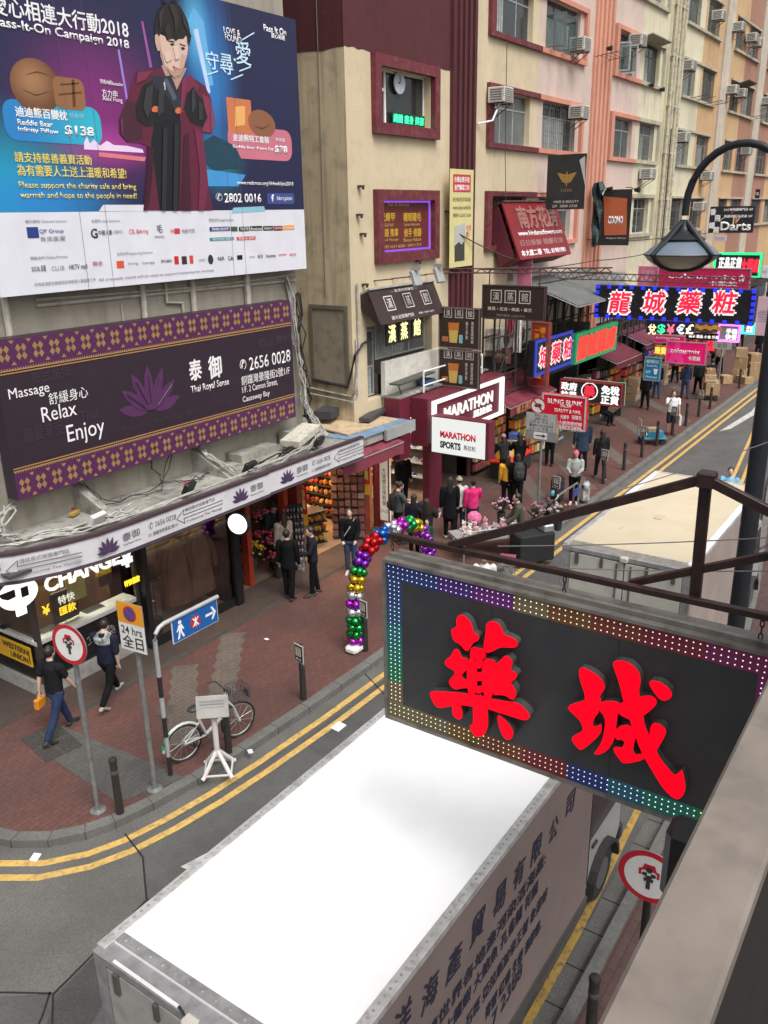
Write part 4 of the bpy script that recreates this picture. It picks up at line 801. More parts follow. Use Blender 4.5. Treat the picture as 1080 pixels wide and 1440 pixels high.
# ================================================================ SIGNS ALONG THE STREET
def lit(c, e=1.0):
    m = mat(c, .5, var=0, emit=e); m.node_tree.nodes['Principled BSDF'].inputs['Base Color'].default_value = (c[0]*.25, c[1]*.25, c[2]*.25, 1); return m
BRD = mat((.035, .018, .016), .5, var=.1); LW = lit((1, .98, .95), .8); LR = lit((1, .03, .06), 1.0); PKM = mat((.62, .012, .13), .5, var=.05, emit=.25)
def hang(sg, y=.06, up=.5, n=2, back=None):
    """thin steel hangers behind a projecting sign"""
    b = B()
    for i in range(n):
        x = -sg.w*.4+sg.w*.8*i/(n-1); b.cyl((x, y, sg.h/2-.02), (x, y, sg.h/2+up), .018, n=6)
    return b.done('hanger', RUST, sg.o)
def squares(sg, n, m, x0, x1, z, s=.24, y=-.008):
    for i in range(n):
        cx = x0+(x1-x0)*(i+.5)/n; w_ = s*(x1-x0)/n
        T(sg.o, '漢蒸館'[i], w_*1.1, m, cx, z, y=y, w=w_*.95)
        b = B(); q = w_*.82; t = .035*w_*3
        b.span((cx-q, y, z+q), (cx+q, y+.003, z+q-t)).span((cx-q, y, z-q), (cx+q, y+.003, z-q+t)).span((cx-q, y, z-q+t), (cx-q+t, y+.003, z+q-t)).span((cx+q-t, y, z-q+t), (cx+q, y+.003, z+q-t)); b.done('letter_frame', m, sg.o)
CRW = flat((.62, .58, .54))
# steam-spa signs
s2 = Sign('X', 24, 'shop_sign', 'wide dark brown steam spa sign projecting from the wall, rectangular, beside the tilted red sign', 'sign', [(678, 402), (764, 401), (768, 450), (678, 449)]); s2.board(BRD, .15); s2.frame(mat((.07, .05, .045), .5), .03)
squares(s2, 3, CRW, -.8, .63, .17, .48); s2.t('薰蒸 • 足浴 • 美肌 • 養生', (686, 434), (748, 436), 5, CRW, bold=.01); s2.t('預約電話 25832393', (698, 443), (738, 445), 4, flat((.3, .22, .2))); hang(s2)
for i, (q, lab) in enumerate((([(617, 431), (675, 434), (674, 491), (617, 490)], 'upper brown drinks poster of the pair below the wide steam spa sign'), ([(617, 492), (674, 493), (673, 545), (617, 545)], 'lower brown drinks poster partly hidden by the white railing'))):
    s3 = Sign('X', 21.7, 'poster_sign', lab, 'poster', q, group='brown drinks posters'); s3.board(BRD, .1); s3.frame(mat((.16, .12, .1), .5), .035); y0 = q[0][1]-431
    squares(s3, 3, CRW, -.54, .54, .42, .44)
    cx = -.16
    s3_c = B().poly([(cx-.14, -.42), (cx+.1, -.42), (cx+.17, .15), (cx-.19, .15)], -.008, .003).done('cup_print', flat((.6, .4, .1)), s3.o)
    B().poly([(cx-.19, .15), (cx+.17, .15), (cx+.15, -.06), (cx-.17, -.06)], -.011, .002).done('drink_print', flat((.55, .17, .03)), s3.o); B().poly(rrect(cx+.17, -.42, cx+.29, -.18, .02), -.008, .003).done('bottle_print', flat((.2, .45, .5)), s3.o); B().poly(rrect(cx-.4, -.4, cx-.18, -.25, .02), -.008, .003).done('box_print', flat((.4, .15, .06)), s3.o)
    T(s3.o, '\n'.join('美容蒸薰特飲'), .62, CRW, .44, -.1, w=.09); T(s3.o, '\n'.join('養生茶飲'), .5, CRW, .26, -.05, w=.08)
tl = Sign('Y', 12.95, 'shop_sign', 'brown steam spa sign with framed white letters tilted down over the upstairs window', 'sign', box=(18.5, 21.75, 5.82, 6.75), tilt=R(-24))
tl.board(BRD, .06); B().poly([(-.1, -.45), (.03, -.45), (.5, .48), (.03, .48)], 0, .02).done('side_panel', BRD, tl.o).matrix_local = Matrix.Translation((-1.6, .08, 0)) @ Matrix.Rotation(R(90), 4, 'Z')
squares(tl, 3, CRW, -1.35, 1.4, .06, .27); T(tl.o, '漢方足蒸專門店', .1, CRW, -.5, -.34, w=1.1, bold=.01); T(tl.o, '預約: 2583 2393', .06, CRW, .7, -.34, w=.8); T(tl.o, '— 香港經絡養生 —', .08, CRW, 0, .37, w=1.4)
B().box((0, .25, .49), (3.25, .6, .05)).done('top_cover', mat((.4, .39, .36), .5, .3, dirt=.3), tl.o)
for i in range(4):
    b = B(); x = -1.2+i*.85; b.tube([(x, .45, .5), (x, .45, .85), (x+.5, -.25, .62)], .018, 5); b.done('lamp_arm', RUST, tl.o)
for i, x in enumerate((-.25, .95)):
    o = thing('floodlight', ('left' if not i else 'right') + ' grey floodlight over the tilted brown spa sign', 'floodlight', (tl.ox+x, 12.55, 6.95), R(90*0), 'floodlights over the spa sign')
    B().box((0, 0, 0), (.34, .12, .42), rx=-.35, bev=.02).done('lamp_housing', mat((.36, .37, .38), .5, .3), o); B().box((0, .02, .26), (.12, .25, .1)).done('bracket', STEEL, o)
lt = Sign('Y', 13.2, 'lit_shop_sign', 'three small glowing yellow letters in the upstairs spa window', 'sign', box=(19.5, 22.1, 4.9, 5.9))
for i, px in enumerate((551, 568, 586)):
    u, v = lt.uv(px, (469, 465, 460)[i]); B().box((u, .02, v), (.52, .06, .62), bev=.01).done('letter_box', mat((.03, .03, .02), .5), lt.o); T(lt.o, '漢蒸館'[i], .46, lit((1, .95, .4), 1.1), u, v, y=-.016, w=.36, bold=.02)
# nail salon sign in the framed opening
ns = Sign('Y', 13.42, 'shop_sign', 'maroon nail salon sign with yellow letters edged by purple LED light in a maroon frame', 'sign', box=(19.45, 22.0, 7.6, 8.92)); ns.board(mat((.13, .02, .018), .5), .04)
for a, c, h in (((535, 305), (555, 305), 12), ((567, 305), (592, 305), 12), ((535, 327), (560, 327), 12), ((568, 327), (592, 327), 12)): ns.t({535: '光療甲' if a[1] == 305 else '繡眉 推拿'}.get(a[0], '種眼睫毛' if a[1] == 305 else '修手 修腳'), a, c, h, lit((.8, .5, .06), .35), bold=.015)
ns.t('Nail & Beauty', (545, 287), (575, 289), 7, flat((.5, .35, .1))); ns.t('Gel Nail', (541, 316), (553, 316), 5, flat((.5, .35, .1))); ns.t('Eyelash Extension', (568, 316), (590, 316), 5, flat((.5, .35, .1))); ns.t('Facial Massage', (537, 338), (560, 337), 5, flat((.5, .35, .1))); ns.t('Manicure Pedicure', (567, 337), (592, 337), 5, flat((.5, .35, .1))); ns.t('預約 6633 8228 / 2893 1717', (537, 346), (592, 345), 5, flat((.5, .35, .1)))
b = B(); b.span((-1.26, -.03, .6), (1.26, -.005, .65)).span((1.2, -.03, -.6), (1.25, -.005, .6)).span((-1.26, -.03, -.65), (1.26, -.005, -.6)); b.done('led_edge', lit((.3, .1, .8), .7), ns.o)
ck = Sign('Y', 13.54, 'lit_shop_sign', 'green glowing letters low in the upper maroon framed window', 'sign', box=(20.3, 21.95, 10.8, 11.1)); B().span((-.8, 0, -.14), (.8, .03, .14)).done('panel', mat((.01, .05, .03), .4), ck.o); T(ck.o, '纖體 瘦身 美容', .2, lit((.05, 1, .4), 1.3), 0, 0, w=1.5, bold=.02)
o = thing('wall_clock', 'pale round clock seen through the upper maroon framed window', 'clock', onY(561, 117, 13.56)); B().lathe([(.001, 0), (.26, 0), (.26, .03), (.001, .035)], n=24, ax='Y').done('clock_face', mat((.5, .55, .6), .5), o); B().span((-.01, -.045, 0), (.01, -.037, .16)).span((-.1, -.045, -.01), (.01, -.037, .01)).done('clock_hands', BLACK, o)
# yellow vertical banner
yb = Sign('Y', 13.1, 'banner', 'tall pale yellow vertical banner with red block hanging on the maroon pilaster', 'banner', [(633, 237), (665, 239), (665, 374), (632, 376)]); yb.board(mat((.62, .56, .26), .6, var=.06), .012, bev=0)
B().poly(rrect(*yb.uv(637, 270), *yb.uv(662, 246), .02), -.004, .002).done('red_block', flat((.5, .04, .04)), yb.o); yb.t('台灣必買手信', (639, 252), (660, 253), 8, W, bold=.015); yb.t('金門鋼菜刀坊', (639, 263), (660, 264), 8, W, bold=.015)
for j, s_ in enumerate(('旺角西洋菜街', 'www.best-knife.hk', '預約 6238 3268')): yb.t(s_, (637, 280+j*11), (662, 281+j*11), 6, flat((.14, .13, .06)))
yb.pl([(639, 318), (654, 314), (653, 366), (639, 368)], flat((.42, .44, .4)), 'photo_print'); yb.pl([(639, 346), (645, 340), (649, 344), (653, 338), (653, 366), (639, 368)], flat((.05, .05, .045)), 'photo_print', y=-.007); yb.t('大特\n價！', (655, 325), (662, 325), 18, flat((.6, .05, .25)))
# red florist sign tilted
rf = Sign('Y', 12.75, 'shop_sign', 'big dark red florist sign with raised brown letters tilted above the pink banner', 'sign', box=(25.9, 30.0, 7.05, 8.95), tilt=R(-22)); rf.board(mat((.2, .012, .018), .5, var=.1), .07); B().box((0, .3, .95), (4.1, .7, .05)).done('top_cover', RUST, rf.o)
T(rf.o, '南方花房', .72, mat((.28, .12, .1), .5), .15, .42, w=3.0, bold=.03, ext=.03, y=-.034); T(rf.o, 'www.hindunstflowers.com', .17, W, .1, -.1, w=3.5, bold=.02); T(rf.o, '日日新鮮 婚慶花車', .2, flat((.3, .15, .14)), 0, -.42, w=3.4, bold=.02); T(rf.o, '本大廈二樓  TEL: 81981981', .2, W, -.1, -.75, w=3.5, bold=.02)
b = B()
for x in (-1.9, -1.2, -.5, .3, 1.1): b.tube([(x, .5, .95), (x, .4, 1.4), (x+.35, -.3, 1.1)], .018, 5)
b.done('lamp_arm', RUST, rf.o)
b = B(); b.span((-2.05, .2, -.9), (-1.95, .75, .9)).span((-2.05, .06, -.93), (2.0, .7, -.88)); b.done('side_frame', MAROON, rf.o)
pb = Sign('X', 27, 'banner', 'pink and white cloth banner below the tilted red florist sign', 'banner', [(682, 362), (748, 361), (748, 400), (682, 402)]); pb.board(mat((.55, .5, .5), .7, var=.12, vs=3), .02, bev=0); B().span((pb.w*.2, -.005, -pb.h/2), (pb.w/2, .001, pb.h/2)).done('pink_strip', mat((.58, .17, .28), .7, var=.1), pb.o); T(pb.o, '特價', .25, flat((.12, .06, .06)), -.1, -.2, w=.6); T(pb.o, '花藝', .3, flat((.5, .25, .3)), -.6, .1, w=.4, gap=.9); T(pb.o, '優惠中\n歡迎參觀', .4, flat((.35, .05, .12)), .55, .1, w=.5)
# black banners
bd = Sign('X', 29, 'banner', 'black hanging banner with a golden winged emblem', 'banner', [(770, 215), (823, 219), (823, 297), (768, 292)]); bd.board(mat((.022, .024, .026), .6, var=.25, vs=2), .015, bev=0); GO = flat((.36, .21, .05))
u, v = bd.uv(797, 250); b = B()
for s_ in (1, -1):
    for j in range(4): b.poly([(u+s_*.04, v+.1-j*.07), (u+s_*(.34-.05*j), v+.17-j*.075), (u+s_*(.32-.05*j), v+.1-j*.075), (u+s_*.04, v+.04-j*.07)], -.004-.0006*j, .002)
b.poly([(u, v+.22), (u+.06, v), (u, v-.3), (u-.06, v)], -.008, .002); b.done('wing_emblem', GO, bd.o); T(bd.o, 'V I X E N', .1, GO, u, v-.4, w=.4); T(bd.o, 'HAIR & BEAUTY', .08, CRW, .05, -.62, w=.9); T(bd.o, '2/F  2808 2338', .08, CRW, 0, -.76, w=.9)
bd.pl([(815, 225), (823, 219), (823, 262)], flat((.5, .5, .48)), 'folded_corner')
cn = Sign('X', 34, 'banner', 'black edged orange banner with white letters beside the crumpled black banner', 'banner', [(842, 265), (887, 268), (886, 344), (842, 346)]); cn.board(mat((.02, .02, .021), .6), .015, bev=0); cn.pl([(849, 276), (882, 279), (881, 330), (850, 331)], flat((.5, .12, .05)), 'orange_panel'); cn.t('COONO', (855, 309), (876, 310), 12, W, bold=.06, y=-.009); cn.t('designer fashion', (852, 335), (880, 335), 3, CRW)
b = B(); rn = random.Random(2); Lp = [(0, 1.1), (.3, 1.15), (.42, .9), (.3, .6), (.2, .2), (.32, -.2), (.28, -1.2), (.05, -1.25), (.0, -.6), (.12, -.1), (.02, .4), (-.06, .8)]
b.poly(Lp, 0, .08); bmesh.ops.triangulate(b.bm, faces=b.bm.faces[:]); bmesh.ops.subdivide_edges(b.bm, edges=b.bm.edges[:], cuts=3, use_grid_fill=True)
for v in b.bm.verts: v.co.y += .12*math.sin(v.co.x*19+v.co.z*6)+rn.uniform(-.03, .03)
o = b.done('twisted_banner', mat((.06, .09, .085), .25, .5, var=.6, vs=6), smooth=True); p = onX(833, 300, 33.5); o.location = p; o.rotation_euler = (0, 0, R(-90)); tag(o, 'crumpled shiny black banner twisted round on itself on the salmon pilaster', 'banner')
# the long drug store sign with blue lamp border and its truss
lc = Sign('X', 30, 'neon_sign', 'long black sign with four red and white letters inside blue border lamps', 'sign', [(836, 402), (1062, 405), (1062, 457), (838, 447)])
lc.board(mat((.012, .012, .015), .35, var=.4, vs=2), .22)
lr = flat((.75, .03, .07)); 
for i, (px, ch) in enumerate(((872, '龍'), (920, '城'), (970, '藥'), (1019, '粧'))):
    u, v = lc.uv(px, 425); T(lc.o, ch, .76, lit((1, .9, .92), .7), u, v, y=-.012, w=.76, bold=.07, shear=.12); T(lc.o, ch, .7, lit((.85, .02, .06), .8), u, v, y=-.018, w=.7, bold=.02, shear=.12)
BLU = lit((.03, .05, .95), .7); n = 0
b = B(); W_, H_ = lc.w/2, lc.h/2
b.span((-W_, -.02, H_-.03), (W_, 0, H_)).span((-W_, -.02, -H_), (W_, 0, -H_+.03)).span((-W_, -.02, -H_+.03), (-W_+.03, 0, H_-.03)).span((W_-.03, -.02, -H_+.03), (W_, 0, H_-.03)); b.done('border_trim', mat((.05, .06, .3), .5), lc.o)
LMP = None
def lamp_at(x, z):
    global LMP
    if LMP is None:
        LMP = B().box((0, 0, 0), (.13, .06, .13), bev=.015).done('border_lamp', BLU, lc.o); o = LMP
    else: o = LMP.copy(); link(o, lc.o); KIDS[lc.o.name].append(o)
    o.location = (x, -.03, z)
for i in range(14): lamp_at(-W_+.09+i*(2*W_-.18)/13, H_-.06); lamp_at(-W_+.09+i*(2*W_-.18)/13, -H_+.06)
for i in range(1, 5):
    for s_ in (1, -1): lamp_at(s_*(W_-.07), -H_+.06+i*(2*H_-.12)/5)
def truss(name, label, a, c, h=.28, wd=.0, n=16, r=.02, m=RUST, cat='truss'):
    a, c = Vector(a), Vector(c); b = B(); up = Vector((0, 0, h)); b.cyl(a, c, r, n=6).cyl(a+up, c+up, r, n=6)
    for i in range(n): b.cyl(a.lerp(c, i/n), a.lerp(c, (i+.5)/n)+up, r*.7, n=5); b.cyl(a.lerp(c, (i+.5)/n)+up, a.lerp(c, (i+1)/n), r*.7, n=5)
    return tag(b.done(name, m), label, cat)
truss('sign_truss', 'long thin steel lattice carrying the black sign with blue lamps', (30.1, 13.4, 6.25), (30.1, 5.9, 6.22), .22, n=26)
truss('sign_truss', 'rusty lattice beam above the spa signs at the maroon pilaster', (22.5, 13.35, 6.9), (23.8, 8.6, 6.95), .12, n=14, r=.022)
# small side sign in perspective, green-red LED sign
ds = Sign('Y', 11.9, 'neon_sign', 'black sign framed in blue light with slanted red white letters', 'sign', box=(26.2, 29.3, 3.35, 4.55)); ds.board(mat((.015, .015, .018), .4), .25)
for i, ch in enumerate('城藥粧'): T(ds.o, ch, .72, lit((1, .9, .92), .7), -.85+i*1.0, 0, y=-.02, w=.8, bold=.06, shear=.1); T(ds.o, ch, .66, lit((.85, .02, .06), .8), -.85+i*1.0, 0, y=-.032, w=.74, bold=.02, shear=.1)
ds.frame(lit((.05, .08, .6), .5), .1, y=-.03, d=.06)
gr = Sign('Y', 11.9, 'neon_sign', 'red glowing letters on a green lit panel next to the blue framed sign', 'sign', box=(29.7, 33.9, 3.25, 4.35)); gr.board(mat((.03, .25, .1), .4, emit=.3), .2); gr.frame(lit((.04, .4, .18), .5), .09, y=-.03, d=.06)
for i, ch in enumerate('龍城藥房'): T(gr.o, ch, .8, lit((1, .05, .04), 1.0), -1.5+i*1.0, 0, y=-.03, w=.9, bold=.06, shear=.25)
# red vertical light box
rv = Sign('X', 27, 'lightbox_sign', 'tall narrow red sign box with columns of yellow characters', 'sign', [(746, 452), (773, 454), (768, 545), (745, 543)]); rv.board(mat((.3, .03, .02), .5, var=.15), .2); rv.frame(mat((.2, .12, .1), .5), .03)
OY = lit((.75, .3, .02), .3); RP = flat((.55, .2, .15)); T(rv.o, '一樓\n直上', .42, OY, 0, .72, w=.4, bold=.02); T(rv.o, '\n'.join('按摩足道'), 1.2, OY, 0, -.2, w=.24, bold=.03, gap=1.1); T(rv.o, '\n'.join('推油刮痧拔罐'), 1.3, RP, -.24, -.2, w=.1); T(rv.o, '\n'.join('採耳修甲去皮'), 1.3, RP, .24, -.2, w=.1)
# drug store duty free sign
dy = Sign('X', 27, 'lightbox_sign', 'black duty free sign with a red character inside a white ring', 'sign', [(787, 535), (877, 538), (873, 571), (787, 565)]); dy.board(mat((.02, .024, .024), .4), .25); dy.frame(mat((.35, .02, .03), .5), .05)
T(dy.o, '政府\n註冊', .55, LW, -.75, 0, w=.55, bold=.04, gap=1.05); T(dy.o, '免稅\n正貨', .6, LW, .68, -.02, w=.6, bold=.04, gap=1.05); u, v = dy.uv(829, 550); T(dy.o, '藥', .38, LR, u, v, w=.38, bold=.012, y=-.012)
b = B(); ri, ro = ell(u, v, .255, .255, 28), ell(u, v, .29, .29, 28)
for i in range(28): b.poly([ri[i], ro[i], ro[(i+1) % 28], ri[(i+1) % 28]], -.01, .006)
b.done('ring', LW, dy.o); B().span((-dy.w/2, .25, -dy.h/2), (dy.w/2, .32, dy.h/2)).done('back_cover', mat((.4, .33, .2), .6), dy.o)
rd = Sign('X', 24.2, 'shop_sign', 'red beauty and nail sign with white letters behind the grey parking plate', 'sign', [(762, 553), (826, 558), (822, 607), (762, 600)]); rd.board(mat((.55, .012, .03), .5, var=.05, emit=.1), .15); rd.frame(mat((.5, .48, .45), .4), .045)
for s_, a, c, h in (('BLING BLINK', (770, 564), (819, 568), 7), ('SALON', (788, 571), (803, 572), 4), ('BEAUTY & NAIL', (780, 577), (817, 580), 5), ('美容美甲', (772, 586), (784, 586), 6), ('光療甲', (788, 586), (800, 587), 6), ('接睫毛', (804, 587), (818, 588), 6), ('本大廈按摩修腳', (780, 594), (818, 596), 5), ('Facial Waxing Massage', (780, 599), (817, 600), 3), ('2851 2218', (786, 602), (818, 605), 5)): rd.t(s_, a, c, h, W, bold=.015)
bl = Sign('X', 34, 'lightbox_sign', 'small upright blue massage sign with white letters above the dark doorway', 'sign', [(906, 503), (930, 502), (927, 536), (905, 535)]); bl.board(mat((.01, .16, .3), .5, emit=.15), .15); bl.frame(GREY, .03); T(bl.o, '蝴蝶坊', .15, flat((.4, .65, .6)), 0, .3, w=.5, bold=.02); T(bl.o, 'Butterfly', .1, W, 0, .12, w=.42); T(bl.o, '4/F', .12, W, -.15, -.12, w=.2); T(bl.o, 'Massage', .1, W, 0, -.32, w=.45); B().poly([(.1, -.2), (.2, -.2), (.24, .02), (.06, .02)], -.006, .003).done('glass_emblem', W, bl.o)
cms = [(36.5, [(937, 480), (994, 482), (992, 513), (935, 511)], 'bright pink lit cosmetics sign, lowest of the three pink ones', PKM), (39, [(919, 470), (963, 473), (962, 485), (919, 481)], 'small pink cosmetics sign under the currency symbols', PKM), (38, [(925, 375), (1056, 378), (1054, 410), (925, 403)], 'long dark pink cosmetics sign with grey frame behind the blue lamp sign', mat((.5, .01, .09), .5))]
for x, q, lab, m in cms:
    c = Sign('X', x, 'lightbox_sign', lab, 'sign', q); c.board(m, .18); c.frame(GREY, .035)
    if x != 39: 
        T(c.o, 'colourmix', c.h*.22, W, -.02*c.w, c.h*.08, w=c.w*.74, bold=.025); T(c.o, '卡萊美', c.h*.2, W, c.w*.22, -c.h*.22, w=c.w*.3, bold=.03)
        if x > 37: T(c.o, '✿', c.h*.32, W, c.w*.41, c.h*.06, w=c.h*.3)
        else: 
            for i in range(5): a = R(72*i+90); B().poly(ell(-c.w*.22+.25*math.cos(a), -.05+.25*math.sin(a), .24, .13, 14, a), -.003-.0004*i, .001).done('petal_print', mat((.7, .04, .22), .5, emit=.2), c.o)
    else: T(c.o, 'colourmix', c.h*.4, W, -.05, .06, w=c.w*.8, bold=.03); T(c.o, '卡萊美', c.h*.32, W, c.w*.15, -.13, w=c.w*.45, bold=.03)
pk = Sign('X', 38.2, 'poster_sign', 'faded pink poster panel joined to the left end of the long dark pink sign', 'poster', [(897, 375), (924, 374), (924, 403), (897, 400)]); pk.board(mat((.5, .14, .24), .6, var=.25, vs=5), .1); T(pk.o, '卡萊美\n化妝品', .5, flat((.65, .4, .45)), 0, 0, w=.6)
cu_ = Sign('X', 37, 'neon_sign', 'dark blue money changer sign with coloured dollar, yen, euro and pound symbols', 'sign', [(909, 450), (977, 453), (976, 472), (909, 468)]); cu_.board(mat((.012, .018, .06), .4), .15)
for px, ch, c in ((917, '兌', (.9, .75, .4)), (930, '$', (.05, .95, .35)), (943, '¥', (1, .15, .2)), (957, '€', (.7, .75, .8)), (970, '£', (.9, .8, .5))): u, v = cu_.uv(px, 463); T(cu_.o, ch, .42, lit(c, 1.1), u, v, w=.34, bold=.03)
fd = Sign('X', 40, 'lightbox_sign', 'food photo light box with roast buns beside the purple framed screen', 'sign', [(977, 452), (1009, 454), (1009, 467), (977, 466)]); fd.board(mat((.1, .06, .04), .5), .15)
for i in range(7): B().poly(ell(-.62+i*.2, -.05+.06*(i % 2), .13, .1), -.003-.001*i, .001).done('food_print', flat((.6, .3+.05*(i % 3), .08)), fd.o)
fl = Sign('X', 40.2, 'lightbox_sign', 'thin black sign strip with small glowing white squares below the food photo', 'sign', [(964, 468), (1009, 469), (1009, 479), (964, 477)]); fl.board(BLACK, .15); T(fl.o, '糖水 甜品 小食 外賣', .14, LW, .1, 0, w=1.3, bold=.03)
for (x, q, lab, fc, t_) in ((41, [(1009, 455), (1042, 456), (1040, 482), (1009, 480)], 'purple neon framed screen on the far pavement', (.9, .2, .9), '手機'), (44, [(1043, 453), (1062, 454), (1061, 470), (1043, 470)], 'small teal neon framed white sign beside the purple one', (.05, .7, .75), '維修')):
    c = Sign('X', x, 'neon_sign', lab, 'sign', q); c.board(mat((.28, .27, .3), .4), .15); c.frame(lit(fc, 1.6), .09, y=-.04, d=.06); T(c.o, t_+'\n快餐', c.h*.6, LW, c.w*.12, -.05, w=c.w*.5, bold=.04)
ge = Sign('X', 47, 'neon_sign', 'green neon framed sign with white and red glowing letters', 'sign', [(1003, 355), (1072, 355), (1070, 392), (1003, 390)]); ge.board(mat((.015, .02, .03), .4), .15); ge.frame(lit((.03, .75, .25), 1.2), .12, y=-.04, d=.06); T(ge.o, '正品正貨', .55, LW, -.35, .1, w=1.1, bold=.05); T(ge.o, '大藥房', .6, LR, .62, 0, w=.85, bold=.07)
da = Sign('X', 48, 'shop_sign', 'black darts bar sign with large white letters and red arrows', 'sign', [(999, 289), (1062, 291), (1058, 328), (996, 327)]); da.board(mat((.012, .012, .02), .5), .15)
da.t('Darts', (1013, 317), (1056, 319), 13, W, bold=.03); 
for px, py, ch in ((1003, 298, '香'), (1009, 307, '飛'), (1001, 317, '鏢'), (1007, 323, '館')): u, v = da.uv(px, py); T(da.o, ch, .3, W, u, v, w=.28, bold=.03)
da.t('24小時飛鏢專門店 4/F', (1018, 295), (1059, 294), 4, W, bold=.02); da.t('飛鏢用品及球桌 5/F', (1018, 304), (1058, 304), 4, W, bold=.02)
for a, c, co in (((1031, 316), (1033, 302), (.7, .6, .5)), ((1035, 314), (1036, 303), (.8, .3, .05)), ((1036, 312), (1042, 304), (.6, .5, .5)), ((1028, 300), (1032, 298), (.8, .1, .1)), ((1012, 310), (1022, 304), (.6, .6, .6))): u, v = da.uv(*a); u2, v2 = da.uv(*c); B().poly([(u-.03, v), (u+.03, v), (u2+.02, v2), (u2-.04, v2)], -.012, .002).done('dart_print', flat(co), da.o)
for x, q, lab, c, t_ in ((47.5, [(1004, 331), (1022, 331), (1020, 340), (1004, 339)], 'small lilac notice under the darts bar sign', (.55, .45, .58), '招租'), (55, [(1062, 266), (1068, 266), (1068, 279), (1062, 279)], 'tiny square black sign with white letters on the far pilaster', (.015, .015, .02), 'ma'), (50, [(1071, 374), (1080, 374), (1080, 391), (1070, 391)], 'plain white sign at the right edge next to the green neon frame', (.7, .72, .74), '牙科'), (46, [(1064, 417), (1082, 418), (1082, 472), (1062, 472)], 'tall pale pink cosmetic poster with a grey face at the right edge', (.62, .42, .5), '雪')):
    c_ = Sign('X', x, 'shop_sign', lab, 'sign', q); c_.board(flat(c), .12); T(c_.o, t_, c_.h*.3, W if c[0] < .1 else flat((.3, .3, .36)), 0, 0, w=c_.w*.7)
rl = Sign('X', 43, 'neon_sign', 'little red glowing sign of two characters right of the lowest pink sign', 'sign', [(995, 479), (1005, 480), (1004, 492), (995, 492)]); rl.board(BLACK, .1); T(rl.o, '大排\n檔位', .5, LR, 0, 0, w=.4, bold=.06)
yl = Sign('X', 38, 'neon_sign', 'small amber glowing sign left of the lowest pink sign', 'sign', [(922, 486), (936, 486), (936, 500), (922, 500)]); yl.board(mat((.3, .12, .02), .5, emit=.4), .1); T(yl.o, '珠寶', .3, lit((1, .6, .1), 1), 0, 0, w=.5, bold=.05)
# ---- sports shop fascia
mf = thing('sports_shop_front', 'maroon sports shop front with glowing white framed fascia lettering', 'shop front', (0, 0, 0))
MR = mat((.13, .014, .03), .5, var=.1); LM = lit((.9, .88, .84), .75)
B().span((19.9, 12.2, 2.35), (24.6, 12.75, 3.72), bev=.01).done('fascia_box', MR, mf); B().span((19.35, 12.76, 2.0), (19.9, 13.3, 3.75), bev=.01).done('side_panel', MR, mf)
b = B(); t = .11; x0, x1, z0, z1 = 20.1, 24.5, 2.42, 3.62
b.span((x0, 12.14, z1-t), (x1, 12.195, z1)).span((x0, 12.14, z0), (x1, 12.195, z0+t)).span((x0, 12.14, z0+t), (x0+.2, 12.195, z1-t)).span((x1-.25, 12.14, z0+t), (x1, 12.195, z1-t)); b.done('lit_frame', LW, mf)
T(mf, 'MARATHON', .36, LM, 22.25, 3.13, y=12.15, w=3.0, bold=.02, ext=.03); T(mf, '馬拉松', .22, LM, 23.1, 2.78, y=12.15, w=1.2, bold=.02, ext=.03)
pieces('column', MR, mf, ((20.5, 12.5, .13), (21.2, 12.74, 2.34)), ((18.75, 13.05, .13), (18.95, 13.3, 2.6))); B().span((21.35, 12.8, .7), (21.38, 13.2, 2.0)).done('blue_poster', flat((.03, .08, .2)), mf)
bx = Sign('X', 19.85, 'lightbox_sign', 'white glowing sports shop box sign with red and black lettering in a maroon frame', 'sign', [(606, 587), (687, 592), (687, 649), (606, 636)]); bx.board(MR, .35, y=.01); B().span((-bx.w/2+.03, -.004, -bx.h/2+.03), (bx.w/2-.1, .006, bx.h/2-.03)).done('lit_face', lit((.93, .96, .93), .55), bx.o)
bx.t('MARATHON', (619, 610), (669, 617), 10, flat((.7, .01, .04)), bold=.05, y=-.009); bx.t('SPORTS', (619, 624), (648, 629), 10, BLACK, bold=.05, y=-.009); bx.t('馬拉松', (652, 629), (669, 632), 7, BLACK, y=-.009, bold=.01)
vs_ = Sign('X', 18.55, 'lightbox_sign', 'tall narrow white light box with black print beside the shoe shop door', 'sign', [(533, 646), (547, 645), (547, 730), (534, 735)]); vs_.board(mat((.6, .55, .45), .5, emit=.3), .1); vs_.frame(MR, .02); T(vs_.o, '\n'.join('大減價全場鞋類'), 1.1, KT, .0, .1, w=.13); T(vs_.o, 'SALE', .1, GT, 0, -.6, w=.25)
